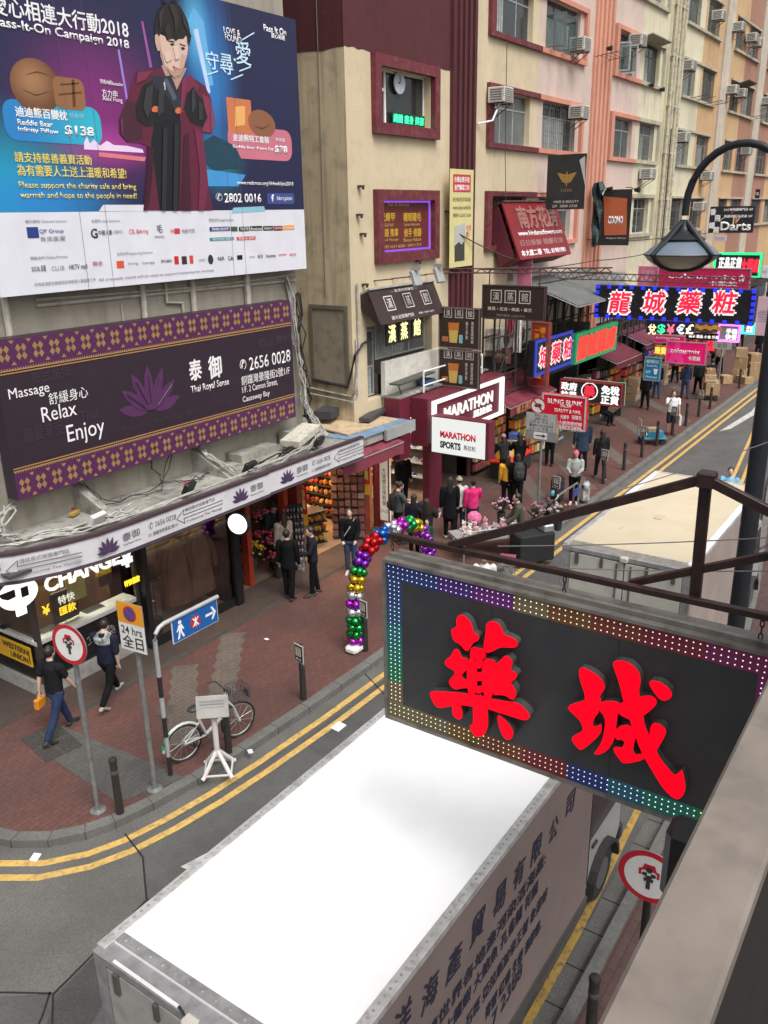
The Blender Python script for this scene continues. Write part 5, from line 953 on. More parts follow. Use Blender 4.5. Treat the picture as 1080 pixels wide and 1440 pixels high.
# scaffold-like sign racks on the upper wall behind the signs
for i, (x0, x1, y, z0, z1, lab) in enumerate(((24.6, 27.5, 12.6, 2.9, 5.4, 'rusty sign rack between the drinks posters and the tall red sign box'), (28, 33.4, 12.7, 3.2, 6.2, 'dark steel sign rack behind the drug store signs'), (35, 42, 12.9, 2.8, 5.0, 'dark steel sign rack above the small blue massage sign'))):
    b = B()
    for k in range(int((x1-x0)/.8)+1):
        x = x0+k*.8; b.box((x, y, (z0+z1)/2), (.05, .05, z1-z0)); b.box((x, y+.4, (z0+z1)/2), (.05, .05, z1-z0)); b.box((x, y+.2, z1), (.04, .45, .04))
    for k in range(5): z = z0+(z1-z0)*k/4; b.box(((x0+x1)/2, y, z), (x1-x0, .04, .05)); b.box(((x0+x1)/2, y+.4, z), (x1-x0, .04, .05))
    for k in range(int((x1-x0)/1.6)): b.cyl((x0+k*1.6, y, z0), (x0+k*1.6+1.6, y, z1), .022, n=5); b.cyl((x0+k*1.6+.8, y+.2, z1), (x0+k*1.6, y, z0+.4), .02, n=5)
    tag(b.done('sign_rack', mat((.035, .03, .028), .7, var=.4)), lab, 'rack')
def awning(label, x0, x1, y0, y1, z0, z1, m, txt=None, val=.25, name='awning'):
    o = thing(name, label, 'awning', ((x0+x1)/2, y1, z1)); w_ = (x1-x0)/2; b = B(); n = 8; r1 = []; r2 = []
    for i in range(n+1):
        x = -w_+2*w_*i/n; sg_ = .03*math.sin(i*2.1)
        r1.append(b.bm.verts.new((x, 0, 0))); r2.append(b.bm.verts.new((x, y0-y1, z0-z1+sg_)))
    r3 = [b.bm.verts.new((v.co.x, v.co.y, v.co.z-val)) for v in r2]; r4 = [b.bm.verts.new((v.co.x, v.co.y+.02, v.co.z-.03)) for v in r1]
    for i in range(n): b.bm.faces.new((r1[i], r1[i+1], r2[i+1], r2[i])); b.bm.faces.new((r2[i], r2[i+1], r3[i+1], r3[i]))
    b.done('canvas', m, o); f = B(); f.tube([(-w_, 0, -.05), (-w_, y0-y1, z0-z1-.05)], .02).tube([(w_, 0, -.05), (w_, y0-y1, z0-z1-.05)], .02).cyl((-w_, y0-y1, z0-z1-.05), (w_, y0-y1, z0-z1-.05), .02); f.done('awning_frame', STEEL, o)
    if txt: T(o, txt, val*.75, flat((.5, .22, .08)), 0, z0-z1-val/2, y=y0-y1-.045, w=w_*1.6, bold=.01)
    return o
awning('maroon fabric awning with orange letters over the snack stall', 24.9, 28.6, 12.1, 13.3, 2.55, 3.05, mat((.16, .02, .035), .8, var=.15), '樓上燕窩莊 滋補燕窩', .34)
awning('grey canvas awning under the steel lattice behind the spa sign', 27.5, 34, 11.0, 13.3, 5.6, 6.4, mat((.12, .125, .12), .8, var=.15), None, .06)
awning('maroon awning over the gift shop at the end of the white fascia', 15.9, 18.6, 12.15, 13.3, 2.85, 3.2, mat((.2, .03, .05), .7, var=.15, dirt=.3), None, .35)
for i, (x, c) in enumerate(((34.5, (.11, .012, .025)), (38.2, (.14, .025, .05)), (42.6, (.03, .12, .08)), (46.4, (.12, .12, .13)), (50.3, (.25, .03, .04)), (55, (.2, .13, .03)))): awning(('dark red', 'wine pink', 'dark green', 'grey', 'red', 'ochre')[i]+' shop awning far down the left pavement', x, x+3.2, 12.0, 13.35, 2.6+.3*(i % 2), 3.1+.3*(i % 2), mat(c, .8, var=.2), None, .3)
# flat roof with blue sheet and cardboard between the two buildings
rj = thing('gift_shop', 'small gift shop with warm lights between the two buildings, blue sheet on its flat roof', 'shop'); 
B().span((16.36, 12.35, 3.0), (19.3, 16.5, 3.22)).done('roof', P_CONC, rj); B().prism([(16.7, 12.3), (19.25, 12.3), (19.25, 13.2), (16.6, 13.2)], 3.225, 3.25).done('blue_sheet', mat((.16, .26, .38), .6, var=.2, dirt=.3), rj); B().prism([(16.9, 12.75), (19.0, 12.6), (19.2, 14.2), (17.3, 14.6)], 3.26, 3.3).done('cardboard_sheet', mat((.5, .38, .24), .8, var=.15, dirt=.3), rj)
B().box((18.6, 12.26, 3.12), (1.4, .08, .3)).done('gutter_board', mat((.35, .36, .36), .5, .3), rj); B().box((18.2, 14.2, 3.55), (1.6, .5, .2), rz=.3).box((19.0, 13.3, 3.4), (1.9, .3, .1), rz=.25).done('roof_pipe_cover', mat((.05, .05, .055), .6), rj)
room(rj, 15.25, 18.7, 13.3, 17.2, 3.0, mat((.3, .17, .08), .7, var=.3), mat((.28, .2, .13), .4, var=.2)); pieces('door_post', mat((.22, .03, .02), .5), rj, ((15.22, 13.1, .13), (15.42, 13.5, 3.0)), ((18.05, 13.1, .13), (18.3, 13.5, 3.0)))
for y in (14.2, 15.6): lamp_strip(15.6, 18.3, y, 2.96, rj, (1, .6, .3), 38, wd=.3)
b = B(); rn = random.Random(6)
for i in range(26): b.ball((rn.uniform(15.5, 18.2), rn.uniform(13.5, 16.8), rn.uniform(1.9, 2.8)), .035, u=8, v=5)
b.done('string_lights', lit((1, .6, .25), 3), rj)  # warm glowing bulbs added to brighten the gift shop interior
sh = thing('shoe_shop_interior', 'lit shoe shop interior with shelves behind the maroon column', 'shop'); room(sh, 18.75, 22.3, 13.35, 18, 2.9, mat((.14, .1, .08), .7, var=.2), mat((.3, .2, .14), .4, var=.15)); lamp_strip(19.2, 21.8, 14.2, 2.86, sh, (1, .88, .7), 18, wd=.25); lamp_strip(19.2, 21.8, 16.2, 2.86, sh, (1, .88, .7), 18, wd=.25)
# ================================================================ STREET THINGS
# ---- red character sign hung from a truss in front of the camera
SX = 5.2
led = Sign('X', SX, 'hanging_neon_sign', 'large grey hanging sign with two red brush characters and a rainbow border of lamps', 'sign', [(545, 785), (1085, 929), (1085, 1192), (545, 1010)])
W_, H_ = led.w/2, led.h/2
led.board(mat((.034, .035, .039), .38, var=.18, vs=1.6, dirt=.25, dcol=(.06, .06, .06), streak=.25), .2, name='face_panel', bev=0)
MET = mat((.23, .215, .195), .4, .5, var=.25, vs=4, dirt=.5, dcol=(.09, .07, .05))
b = B(); b.span((-W_-.02, -.025, H_), (W_+.02, .24, H_+.025)).span((-W_-.02, -.025, -H_-.025), (W_+.02, .24, -H_)).span((-W_-.025, -.025, -H_), (-W_, .24, H_)).span((W_, -.025, -H_), (W_+.025, .24, H_)).span((-W_, .04, H_+.026), (W_, .08, H_+.06)); b.done('metal_frame', MET, led.o)
b = B()
for x in (-W_*.36, W_*.3): b.span((x-.002, -.0015, -H_+.01), (x+.002, 0.001, H_-.01))
b.done('panel_seam', mat((.012, .012, .013), .5), led.o)
RG = lit((1, 0, .012), .9); SIDE = mat((.1, .095, .09), .4, .4)
g1 = [[(350,255),(390,235),(430,258),(465,300),(485,350),(495,395),(520,400),(540,425),(530,455),(500,465),(478,490),(450,540),(420,535),(380,480),(340,465),(318,430),(305,365),(320,350),(355,345)],
 [(600,310),(640,290),(690,300),(730,350),(745,405),(800,420),(850,450),(868,480),(850,510),(790,510),(720,505),(660,540),(600,560),(575,505),(592,430),(600,360)],
 [(480,505),(530,520),(575,520),(595,560),(590,612),(470,612),(468,550)],
 [(340,520),(375,540),(385,580),(400,600),(447,600),(447,690),(410,720),(385,760),(447,795),(447,850),(390,850),(340,865),(305,835),(288,800),(300,770),(335,740),(340,705),(290,680),(255,650),(258,615),(300,590),(320,550)],
 [(440,600),(522,600),(522,915),(440,915)], [(568,603),(660,610),(680,640),(665,940),(568,930)], [(515,600),(575,600),(575,682),(515,682)], [(515,718),(575,718),(575,787),(515,787)], [(515,833),(575,833),(575,890),(515,890)], [(515,908),(575,908),(575,960),(515,960)],
 [(660,655),(720,620),(760,570),(800,590),(830,640),(800,690),(850,715),(868,745),(840,775),(800,800),(830,830),(858,880),(845,930),(820,945),(770,905),(700,900),(660,905)],
 [(130,890),(145,875),(300,880),(450,895),(560,910),(680,945),(800,960),(870,970),(930,1020),(970,1070),(965,1100),(930,1115),(830,1085),(720,1050),(610,1015),(490,1000),(400,985),(280,1000),(210,1015),(170,985)],
 [(495,960),(610,960),(620,1130),(610,1200),(580,1245),(530,1255),(495,1230),(465,1165),(480,1150),(500,1155)], [(325,985),(385,980),(405,1050),(405,1090),(380,1110),(345,1090),(320,1050)], [(700,1065),(740,1090),(800,1150),(830,1200),(830,1250),(800,1275),(770,1270),(735,1220),(710,1140)]]
g2 = [[(160,190),(180,175),(250,205),(320,255),(352,305),(350,350),(312,390),(325,430),(320,500),(265,570),(258,625),(300,620),(325,600),(330,650),(310,690),(250,745),(180,800),(150,785),(100,715),(120,690),(165,670),(188,650),(185,600),(150,555),(70,485),(95,455),(200,430),(208,400),(195,340),(165,260)],
 [(315,432),(450,430),(475,470),(450,520),(440,600),(430,700),(400,770),(340,825),(265,832),(300,790),(340,720),(358,620),(355,540),(315,500)],
 [(415,140),(440,122),(520,130),(580,170),(620,225),(625,290),(610,350),(615,400),(630,460),(645,540),(648,590),(670,650),(700,720),(745,800),(760,850),(860,970),(885,990),(920,960),(938,940),(950,1000),(962,1070),(955,1120),(920,1160),(890,1165),(840,1130),(780,1060),(720,960),(660,860),(620,780),(590,700),(555,600),(530,520),(500,440),(470,300),(430,190)],
 [(445,460),(510,430),(610,395),(690,385),(730,400),(750,435),(730,470),(645,540),(560,570),(500,545),(455,515)], [(435,625),(555,600),(600,690),(580,710),(560,840),(655,820),(665,860),(580,885),(500,895),(480,880),(415,790),(440,770),(480,785),(500,760),(505,715),(425,715)],
 [(705,600),(740,590),(790,610),(815,640),(815,680),(745,800),(690,860),(640,850),(660,780),(690,700)], [(690,280),(720,270),(780,285),(840,330),(862,370),(860,395),(820,420),(780,415),(740,375),(705,320)]]
for g, (x0, y0, k) in ((g1, (590, 820, .16667)), (g2, (790, 900, .18519))):
    f, s_ = B(), B()
    for i, p in enumerate(g):
        q = led.tr(p, x0, y0, k); n = len(q)
        # round the traced corners
        sm = []
        for j in range(n):
            a, c, d = q[j-1], q[j], q[(j+1) % n]; sm += [(c[0]*.72+a[0]*.28, c[1]*.72+a[1]*.28), (c[0]*.72+d[0]*.28, c[1]*.72+d[1]*.28)]
        f.poly(sm, -.075-.0012*i, .01); s_.poly(sm, -.064-.0012*i, .062+.0012*i)
    o = s_.done('character_side', SIDE, led.o); f.done('red_character', RG, led.o)
import colorsys
def hue(h, v=1.0, s_=.85): return colorsys.hsv_to_rgb(h % 1, s_, v)
zones = [('t', 0, .16, .64), ('t', .16, .27, .72), ('t', .27, .38, .79), ('t', .38, .47, None), ('t', .47, .58, .06), ('t', .58, .7, .02), ('t', .7, .84, .99), ('t', .84, 1.0, .93),
    ('l', 0, .2, .63), ('l', .2, .36, .6), ('l', .36, .5, .52), ('l', .5, .66, .46), ('l', .66, .82, .4), ('l', .82, 1, None),
    ('b', 0, .2, None), ('b', .2, .3, .09), ('b', .3, .42, .04), ('b', .42, .545, .0), ('b', .545, .65, .65), ('b', .65, .74, .56), ('b', .74, .86, .45), ('b', .86, 1, .38), ('r', 0, .5, .9), ('r', .5, 1, .8)]
nx, nz, st = 66, 30, (2*W_-.05)/66
bk, dots = {}, {}
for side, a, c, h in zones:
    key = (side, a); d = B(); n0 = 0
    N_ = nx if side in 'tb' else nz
    for i in range(N_):
        f_ = (i+.5)/N_
        if not a <= f_ < c: continue
        for r_ in range(3):
            o = .035+r_*.042
            if side == 't': x, z = -W_+.025+i*st, H_-o
            elif side == 'b': x, z = -W_+.025+i*st, -H_+o
            elif side == 'l': x, z = -W_+o, H_-.16-i*(2*H_-.3)/nz
            else: x, z = W_-o, H_-.16-i*(2*H_-.3)/nz
            d.ico((x, -.004, z), .0056, (1, .7, 1), 1)
    cc = (1, .93, .7) if h is None else hue(h, 1, .55)
    d.done('led_dots', lit(tuple(.3+.7*v for v in cc) if h is not None else cc, 1.1), led.o)
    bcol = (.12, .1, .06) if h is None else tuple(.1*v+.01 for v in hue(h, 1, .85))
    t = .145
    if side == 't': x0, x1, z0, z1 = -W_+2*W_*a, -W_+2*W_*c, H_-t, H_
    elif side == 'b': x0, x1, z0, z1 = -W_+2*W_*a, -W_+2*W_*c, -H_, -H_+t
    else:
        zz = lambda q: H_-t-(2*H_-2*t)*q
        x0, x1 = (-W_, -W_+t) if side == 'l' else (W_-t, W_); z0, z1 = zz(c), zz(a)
    B().span((x0, -.002, z0), (x1, .001, z1)).done('led_strip', mat(bcol, .4, var=.1, emit=.2), led.o)  # tinted emissive bands paint the border lamps' glow onto the sign face
tr_ = thing('truss_arm', 'dark red steel truss arm holding the big grey sign', 'truss', (0, 0, 0))
TX = SX+.11; BRN_ = mat((.028, .012, .012), .45, .1, var=.4, vs=6, dirt=.5, dcol=(.06, .024, .015), bump=.15, bs=30)
def bar(nm, p, q, wd, d=.06, x=TX):
    a, c = onX(*p, x), onX(*q, x); L_ = (c-a).length
    v = (c-a).normalized(); up = Vector((1, 0, 0)); s_ = v.cross(up)
    M_ = Matrix((( *v, 0), (*up, 0), (*s_, 0), (0, 0, 0, 1))).transposed(); M_.translation = (a+c)/2
    return B().box((0, 0, 0), (L_, d, wd), bev=.004, m=M_).done(nm, BRN_, tr_)
bar('lower_bar', (547, 752), (1420, 941), .045, .05); bar('upper_bar', (633, 767), (992, 673), .062, .045, TX+.01); bar('upper_bar', (994, 674), (1300, 830), .062, .05, TX-.01); bar('post', (993, 678), (977, 843), .07, .05, TX+.07); bar('brace', (886, 820), (1300, 738), .05, .05, TX+.08)
b = B(); p = onX(994, 674, TX); b.box((p.x, p.y, p.z), (.1, .11, .1), bev=.01); b.done('joint_plate', BRN_, tr_)
for px, py in ((795, 803), (1074, 864), (552, 758)):
    a = onX(px, py, TX); b = B(); n = 4
    for i in range(n):
        z = a.z-.02-i*.045; m = Matrix.Rotation(R(90)*(i % 2), 4, 'Z')
        pts = [Vector((.012*math.cos(t_*math.pi/4), 0, .028*math.sin(t_*math.pi/4))) for t_ in range(9)]
        b.tube([Vector((a.x, a.y, z)) + m @ q for q in pts], .005, 5)
    b.done('chain', RUST, tr_)
for p, q, x, lab in (((868, 690), (1090, 618), 9, 'thin wire slanting up over the cream truck roof'), ((700, 768), (1100, 755), 7, 'thin level wire crossing the middle of the cream truck roof'), ((700, 795), (1100, 803), 6.5, 'thin wire across the rear edge of the cream truck'), ((640, 770), (700, 785), 5.5, 'short twisted wire on the left end of the sign truss')):
    a, c = onX(*p, x), onX(*q, x+1); tag(B().tube(cable([a, c], sag=.02), .006, 5).done('wire', mat((.12, .11, .1), .6)), lab, 'wire')
# ---- white box truck and cream box truck
def truck(label, x0, x1, y0, y1, zt, roofm, sidem, rearm, first):
    o = thing('box_truck', label, 'truck', (x0, (y0+y1)/2, 0)); L_ = x1-x0; hw = (y1-y0)/2; zb = .62
    B().span((.03, -hw+.02, zb), (L_-.02, hw-.02, zt-.03)).done('cargo_box', sidem, o)
    B().prism([(.1, -hw+.1), (L_-.08, -hw+.1), (L_-.08, hw-.1), (.1, hw-.1)], zt-.029, zt+.012).done('roof', roofm, o)
    al = mat((.36, .355, .36), .45, .55, var=.2, vs=6, dirt=.35, dcol=(.2, .17, .12)); alr = mat((.46, .455, .45), .5, .3, var=.2, vs=5, dirt=.5, dcol=(.22, .19, .13))
    b = B(); 
    for s_ in (1, -1): b.span((0, s_*(hw-.1), zt-.06), (L_, s_*(hw), zt+.02), bev=.008)
    b.span((L_-.08, -hw+.1, zt-.06), (L_, hw-.1, zt+.02)); b.done('side_rail', alr, o)
    b = B()
    for s_ in (1, -1):
        for i in range(int(L_/.075)): b.ico((.05+i*.075, s_*(hw-.05), zt+.02), .016 if first else .012, (1, 1, .5), 1)
    b.done('rivets', al, o)
    b = B(); b.span((-.05, -hw, zt-.1), (.1, hw, zt-.01), bev=.01).span((.101, -hw+.1, zt-.02), (.2, hw-.1, zt+.016)).span((-.04, -hw, .5), (.05, -hw+.14, zt-.101)).span((-.04, hw-.14, .5), (.05, hw, zt-.101)).span((-.04, -hw+.141, .5), (.05, hw-.141, .66)); b.done('rear_frame', al, o)
    b = B()
    for i in range(14): b.ico((.15, -hw+.22+i*(2*hw-.4)/13, zt+.016), .022, (1, 1, .4), 1)
    b.done('rivets', al, o)
    b = B()
    for s_ in (1, -1):
        d = B().span((-.045, min(s_*.01, s_*(hw-.15)), .68), (.02, max(s_*.01, s_*(hw-.15)), zt-.12), bev=.006).done('rear_door', rearm, o)
        h = B()
        for zz in (zt-.2, (zt+.6)/2, .9): h.box((-.055, s_*(hw-.28), zz), (.03, .06, .2)).box((-.055, s_*(hw*.35), zz), (.03, .05, .16))
        h.cyl((-.06, s_*.12, .7), (-.06, s_*.12, zt-.15), .014, n=6); h.done('door_hinge', mat((.12, .11, .1), .5, .4), d)
    B().span((-.075, -hw+.05, 1.95), (-.051, hw-.05, 2.06)).done('rub_rail', mat((.3, .27, .24), .6), o)
    b = B(); b.box((-.06, 0, zt-.05), (.1, .14, .1), bev=.02); b.done('roof_lamp', mat((.5, .47, .42), .4), o)
    if first:
        c = B(); c.tube([(-.03, hw-.25, zt+.0), (-.035, .15, zt+.0)], .014, 5); c.done('conduit', mat((.7, .7, .7), .4), o)
        c = B(); c.tube([(-.035, .15, zt+.005), (-.05, .05, zt-.03), (-.04, -.05, zt-.05), (-.04, -.12, zt-.01)], .012, 5); c.done('cable', CABLE_B, o)
    b = B(); b.span((0, -hw, .5), (L_, -hw+.06, .64)).span((0, hw-.06, .5), (L_, hw, .64)).span((.3, -hw+.02, .28), (L_-1.7, -hw+.06, .44)); b.done('skirt_rail', mat((.07, .065, .06), .6), o)
    b = B(); b.span((.2, -.45, .45), (L_+1.2, .45, .6)); b.done('chassis', DARK, o)
    cm = mat((.33, .33, .315), .35, var=.06, dirt=.1); c0 = L_+.12
    prof = [(c0, .45), (c0+1.2, .45), (c0+1.36, .62), (c0+1.34, 1.15), (c0+1.1, 2.0), (c0+1.0, 2.12), (c0+.1, 2.12), (c0, 2.02)]
    b = B(); b.poly(prof, -hw*.9, hw*1.8); bmesh.ops.bevel(b.bm, geom=b.bm.edges[:], offset=.04, segments=2, affect='EDGES'); b.done('cab', cm, o, smooth=True)
    for s_ in (1, -1):
        y = s_*(hw*.9+.003)
        B().poly([(c0+.12, 1.2), (c0+1.2, 1.2), (c0+1.0, 1.95), (c0+.12, 1.95)], min(y, y-s_*.02), .02).done('side_window', glass((.015, .017, .018)), o)
        B().poly([(c0+.14, .55), (c0+.16, .55), (c0+.16, 1.95), (c0+.14, 1.95)], y-.004, .008).done('door_gap', DARK, o)
        B().box((c0+.3, s_*(hw*.9+.02), 1.08), (.16, .03, .04), bev=.008).done('door_handle', DARK, o)
        m = B(); m.tube([(c0+1.15, s_*hw*.9, 1.35), (c0+1.28, s_*(hw*.9+.22), 1.5)], .016).box((c0+1.28, s_*(hw*.9+.25), 1.5), (.08, .2, .34), bev=.03); m.done('mirror', DARK, o)
        h = B(); h.box((c0+1.35, s_*.75, .8), (.05, .3, .18), bev=.02); h.done('headlight', mat((.7, .7, .68), .1), o)
        for wx in (1.0, c0+.62):
            yw = s_*(hw-.2); w_ = B(); w_.lathe([(.2, -.12), (.36, -.12), (.4, -.08), (.4, .08), (.36, .12), (.2, .12)], (wx, yw, .4), 22, 'Y'); t_ = w_.done('wheel', mat((.02, .02, .02), .8), o, smooth=True)
            r_ = B(); r_.lathe([(.001, -.13), (.21, -.13), (.21, .13), (.001, .13)], (wx, yw, .4), 16, 'Y'); r_.done('rim', mat((.12, .12, .12), .5, .3), t_)
            a = B(); arc = [(wx+.48*math.cos(R(k)), .4+.48*math.sin(R(k))) for k in range(0, 181, 20)]; a2 = [(wx+.43*math.cos(R(k)), .4+.43*math.sin(R(k))) for k in range(180, -1, -20)]; a.poly(arc+a2, yw-.19 if s_ < 0 else yw-.14, .33); a.done('mudguard', DARK, o)
    B().face([(c0+1.335, -hw*.78, 1.24), (c0+1.335, hw*.78, 1.24), (c0+1.13, hw*.74, 1.95), (c0+1.13, -hw*.74, 1.95)]).done('windscreen', glass((.015, .017, .018)), o)
    b = B(); b.span((c0+1.3, -hw*.92, .42), (c0+1.42, hw*.92, .66), bev=.02); b.done('bumper', DARK, o)
    return o
RFW = mat((.88, .88, .885), .5, var=.015, vs=.8, dirt=.12, dcol=(.6, .58, .53)); SDP = mat((.215, .168, .157), .5, var=.1, vs=1.1, dirt=.25, dcol=(.2, .16, .13), streak=.12)
t1 = truck('white topped box truck with dark brush lettering on its greyish pink side, nearest the camera', 3.07, 8.22, 2.74, 5.02, 3.05, RFW, SDP, mat((.33, .32, .29), .5, var=.12, dirt=.25), True)
INK = flat((.022, .026, .05)); ty = 2.755
def side_t(s_, p, q, h, m=INK, n=0):
    a, c = onY(*p, ty), onY(*q, ty); T(t1, s_, h, m, (a.x+c.x)/2-3.07, (a.z+c.z)/2, y=2.755-3.88-.003, w=(c-a).length, rot=-math.atan2(c.z-a.z, c.x-a.x), bold=.012, shear=.12)
for ch, (px, py), h in (('洋', (566, 1436), .3), ('海', (605, 1395), .3), ('產', (639, 1353), .3), ('貿', (672, 1302), .3), ('易', (703, 1263), .29), ('有', (730, 1228), .28), ('限', (755, 1194), .27), ('公', (779, 1166), .26), ('司', (802, 1130), .27)):
    a = onY(px, py, ty); T(t1, ch, h, INK, a.x-3.07, a.z, y=2.755-3.88-.003, w=h*.85, bold=.012, shear=.15)
side_t('營世界各地漁河染活海產:', (598, 1448), (767, 1218), .17); side_t('大龍蝦 大鮑魚 孔雀龍 花龍', (625, 1438), (756, 1258), .17); side_t('石斑 亞拉斯加帝王蟹 象拔蚌', (655, 1428), (769, 1266), .17); side_t('膏蟹 紅蟳 生蠔 瀨尿蝦..', (683, 1420), (762, 1302), .17); side_t('7 2388', (692, 1428), (734, 1370), .2)

RFC = mat((.54, .47, .34), .6, var=.06, vs=.9, dirt=.25, dcol=(.5, .36, .2))
t2 = truck('cream topped box truck with white roof edges and pale rear doors beyond the hanging sign', 13.05, 18.1, 3.05, 5.25, 3.17, RFC, mat((.3, .25, .225), .5, var=.12, vs=1, dirt=.2, dcol=(.2, .17, .14)), mat((.42, .41, .36), .5, var=.12, vs=1.3, dirt=.2), False)
b = B(); b.box((2.1, .1, 3.19), (.22, .16, .025), bev=.008).box((1.2, .5, 3.185), (.14, .04, .01)); b.done('roof_hatch', mat((.5, .43, .3), .6), t2)
b = B(); b.span((.1, -1.1, 3.19), (5.0, -.98, 3.196)).span((2.6, .98, 3.19), (5.0, 1.1, 3.196)); b.done('edge_paint', mat((.6, .62, .63), .5), t2)
# ---- bollards
BOL = mat((.022, .02, .02), .45, var=.3, vs=8, dirt=.3, dcol=(.1, .08, .07))
def bollard(label, x, y, h=.98, z=.126):
    o = thing('bollard', label, 'bollard', (x, y, z), 0, 'black bollards along the kerb')
    B().lathe([(.062, 0), (.06, .02), (.055, h-.07), (.062, h-.065), (.062, h-.035), (.05, h-.01), (.001, h)], n=14).done('post', BOL, o, smooth=True); b = B(); b.lathe([(.057, h*.72), (.059, h*.725), (.059, h*.78), (.057, h*.785)], n=14); b.done('band', mat((.08, .07, .065), .5), o, smooth=True); return o
def poster(x, y, label, rz=R(-100), z=1.0):
    o = thing('poster_board', label, 'poster', (x-.085, y-.02, z), rz, 'black posters strapped to the bollards')
    B().box((0, 0, .12), (.25, .02, .36), bev=.003).done('board', mat((.42, .4, .36), .6), o); B().box((0, -.0115, .12), (.21, .004, .32)).done('sheet', BLACK, o)
    b = B(); q = random.Random(int(x*10))
    for k in range(3): b.box((-.055+.055*k, -.016, .14), (.035, .004, .14)).ball((-.055+.055*k, -.016, .235), .02, (1, .15, 1), 8, 5)
    b.done('figure_print', flat((.5, .47, .42)), o); T(o, '吊水', .045, W, 0, .01, y=-.017, w=.15); B().box((.0, .04, .05), (.03, .06, .5)).done('strap', DARK, o)
def _at(px, py): p = onZ(px, py, .126); return p.x, p.y
for (px, py, lab) in ((514, 915, 'black bollard beside the white foot of the balloon arch'), (427, 983, 'black bollard with poster in the middle of the near kerb'), (322, 1058, 'black bollard beside the front wheel of the bicycle'), (169, 1143, 'black bollard between the two traffic sign poles at the corner'), (781, 722, 'black bollard with poster just above the truss arm'), (848, 680, 'black bollard with poster behind the woman in the pink hat'), (877, 661, 'plain black bollard third beyond the pink hat woman'), (902, 643, 'black bollard with poster left of the trolley'), (923, 627, 'black bollard at the handle of the loaded trolley'), (945, 612, 'black bollard with poster in front of the man in white shorts and shirt'), (964, 599, 'plain black bollard right of the man in the white shirt'), (982, 586, 'black bollard with poster between the white shirt man and the box cart'), (998, 575, 'plain black bollard touching the box cart'), (1039, 546, 'plain black bollard between the two piles of cartons'), (1051, 539, 'black bollard in front of the far pile of cartons')):
    x, y = _at(px, py); bollard(lab, x, y)
    if 'poster' in lab or 'balloon' in lab: poster(x, y, 'poster on the '+' '.join(lab.replace(' with poster', '').split()[1:]))
bollard('black bollard on the right pavement at the bottom edge of the view', 6.75, 2.1)
# ---- traffic sign poles
PST = mat((.3, .31, .31), .4, .6, var=.2, vs=7, dirt=.2)
def pole(name, label, x, y, h, r=.038): 
    o = thing(name, label, 'traffic sign', (x, y, .126)); B().lathe([(.12, 0), (.12, .015), (r*1.1, .03), (r, .1), (r, h), (.001, h+.01)], n=12).done('pole', PST, o, smooth=True); return o
RDS = flat((.5, .015, .03), .4); WTS = mat((.75, .74, .71), .4, var=.05, dirt=.12)
def roundel(o, z, r, rz, broken=False):
    """round red bordered plate with car and motorcycle symbols; sub-parts of the plate"""
    M_ = Matrix.Translation((0, 0, z)) @ Matrix.Rotation(rz, 4, 'Z'); y = -.06
    b = B(); b.poly(ell(0, 0, r, r, 40), y, .012); p = b.done('sign_plate', STEEL, o); p.matrix_local = M_
    B().poly(ell(0, 0, r-.002, r-.002, 40), y-.003, .002).done('red_border', RDS, p); B().poly(ell(0, 0, r*.8, r*.8, 40), y-.006, .002).done('white_field', WTS, p)
    s_ = r/.3; c = B(); y2 = y-.009
    for pts in ([(-.1, -.02), (-.1, .05), (-.07, .06), (-.05, .12), (.05, .12), (.07, .06), (.1, .05), (.1, -.02), (.075, -.02), (.075, .03), (.05, .045), (-.05, .045), (-.075, .03), (-.075, -.02)],): c.poly([(q[0]*s_, q[1]*s_+.03*s_) for q in pts], y2, .002)
    c.done('car_symbol', RDS, p); m = B()
    for pts in ([(-.02, -.14), (.02, -.14), (.02, .02), (-.02, .02)], [(-.07, .02), (-.02, .0), (-.02, .05), (-.06, .05)], [(.07, .02), (.02, .0), (.02, .05), (.06, .05)], [(-.04, -.06), (-.02, -.04), (-.02, .0), (-.05, -.02)], [(.04, -.06), (.02, -.04), (.02, .0), (.05, -.02)]): m.poly([(q[0]*s_, q[1]*s_) for q in pts], y2-.003, .002)
    m.poly(ell(0, .085*s_, .032*s_, .032*s_, 14), y2-.003, .002); m.done('motorcycle_symbol', KT, p); return p
x, y = _at(138, 1140); o = pole('traffic_sign', 'round red bordered no vehicles sign on a grey pole at the left corner', x, y, 2.85); roundel(o, 2.85, .31, R(-80))
x, y = _at(218, 1110); o = pole('traffic_sign', 'orange and white 24 hrs no stopping plate on a grey pole', x, y, 2.75); M_ = Matrix.Translation((0, 0, 2.85)) @ Matrix.Rotation(R(-84), 4, 'Z')
p = B().box((0, -.055, 0), (.5, .01, .78)).done('sign_plate', STEEL, o); p.matrix_local = M_
B().span((-.245, -.066, .06), (.245, -.0605, .385)).done('orange_field', flat((.75, .32, .015)), p); B().span((-.245, -.066, -.385), (.245, -.0605, .055)).done('white_field', WTS, p); B().poly(ell(0, .22, .125, .125, 28), -.069, .002).done('red_ring', RDS, p); B().poly(ell(0, .22, .1, .1, 28), -.072, .002).done('blue_disc', flat((.04, .07, .3)), p); B().poly([(-.085, .29), (-.07, .305), (.085, .15), (.07, .135)], -.075, .002).done('red_bar', RDS, p); T(p, '24 hrs', .13, KT, 0, -.05, y=-.069, w=.4, bold=.01); T(p, '全日', .2, KT, .0, -.24, y=-.069, w=.4, bold=.015)
x, y = _at(240, 1090); o = thing('direction_sign', 'blue pedestrian direction sign with arrow on a bent black and white post', 'traffic sign', (x, y, .126)); b = B()
BW = [mat((.02, .02, .02), .5), mat((.42, .43, .43), .45, .3)]
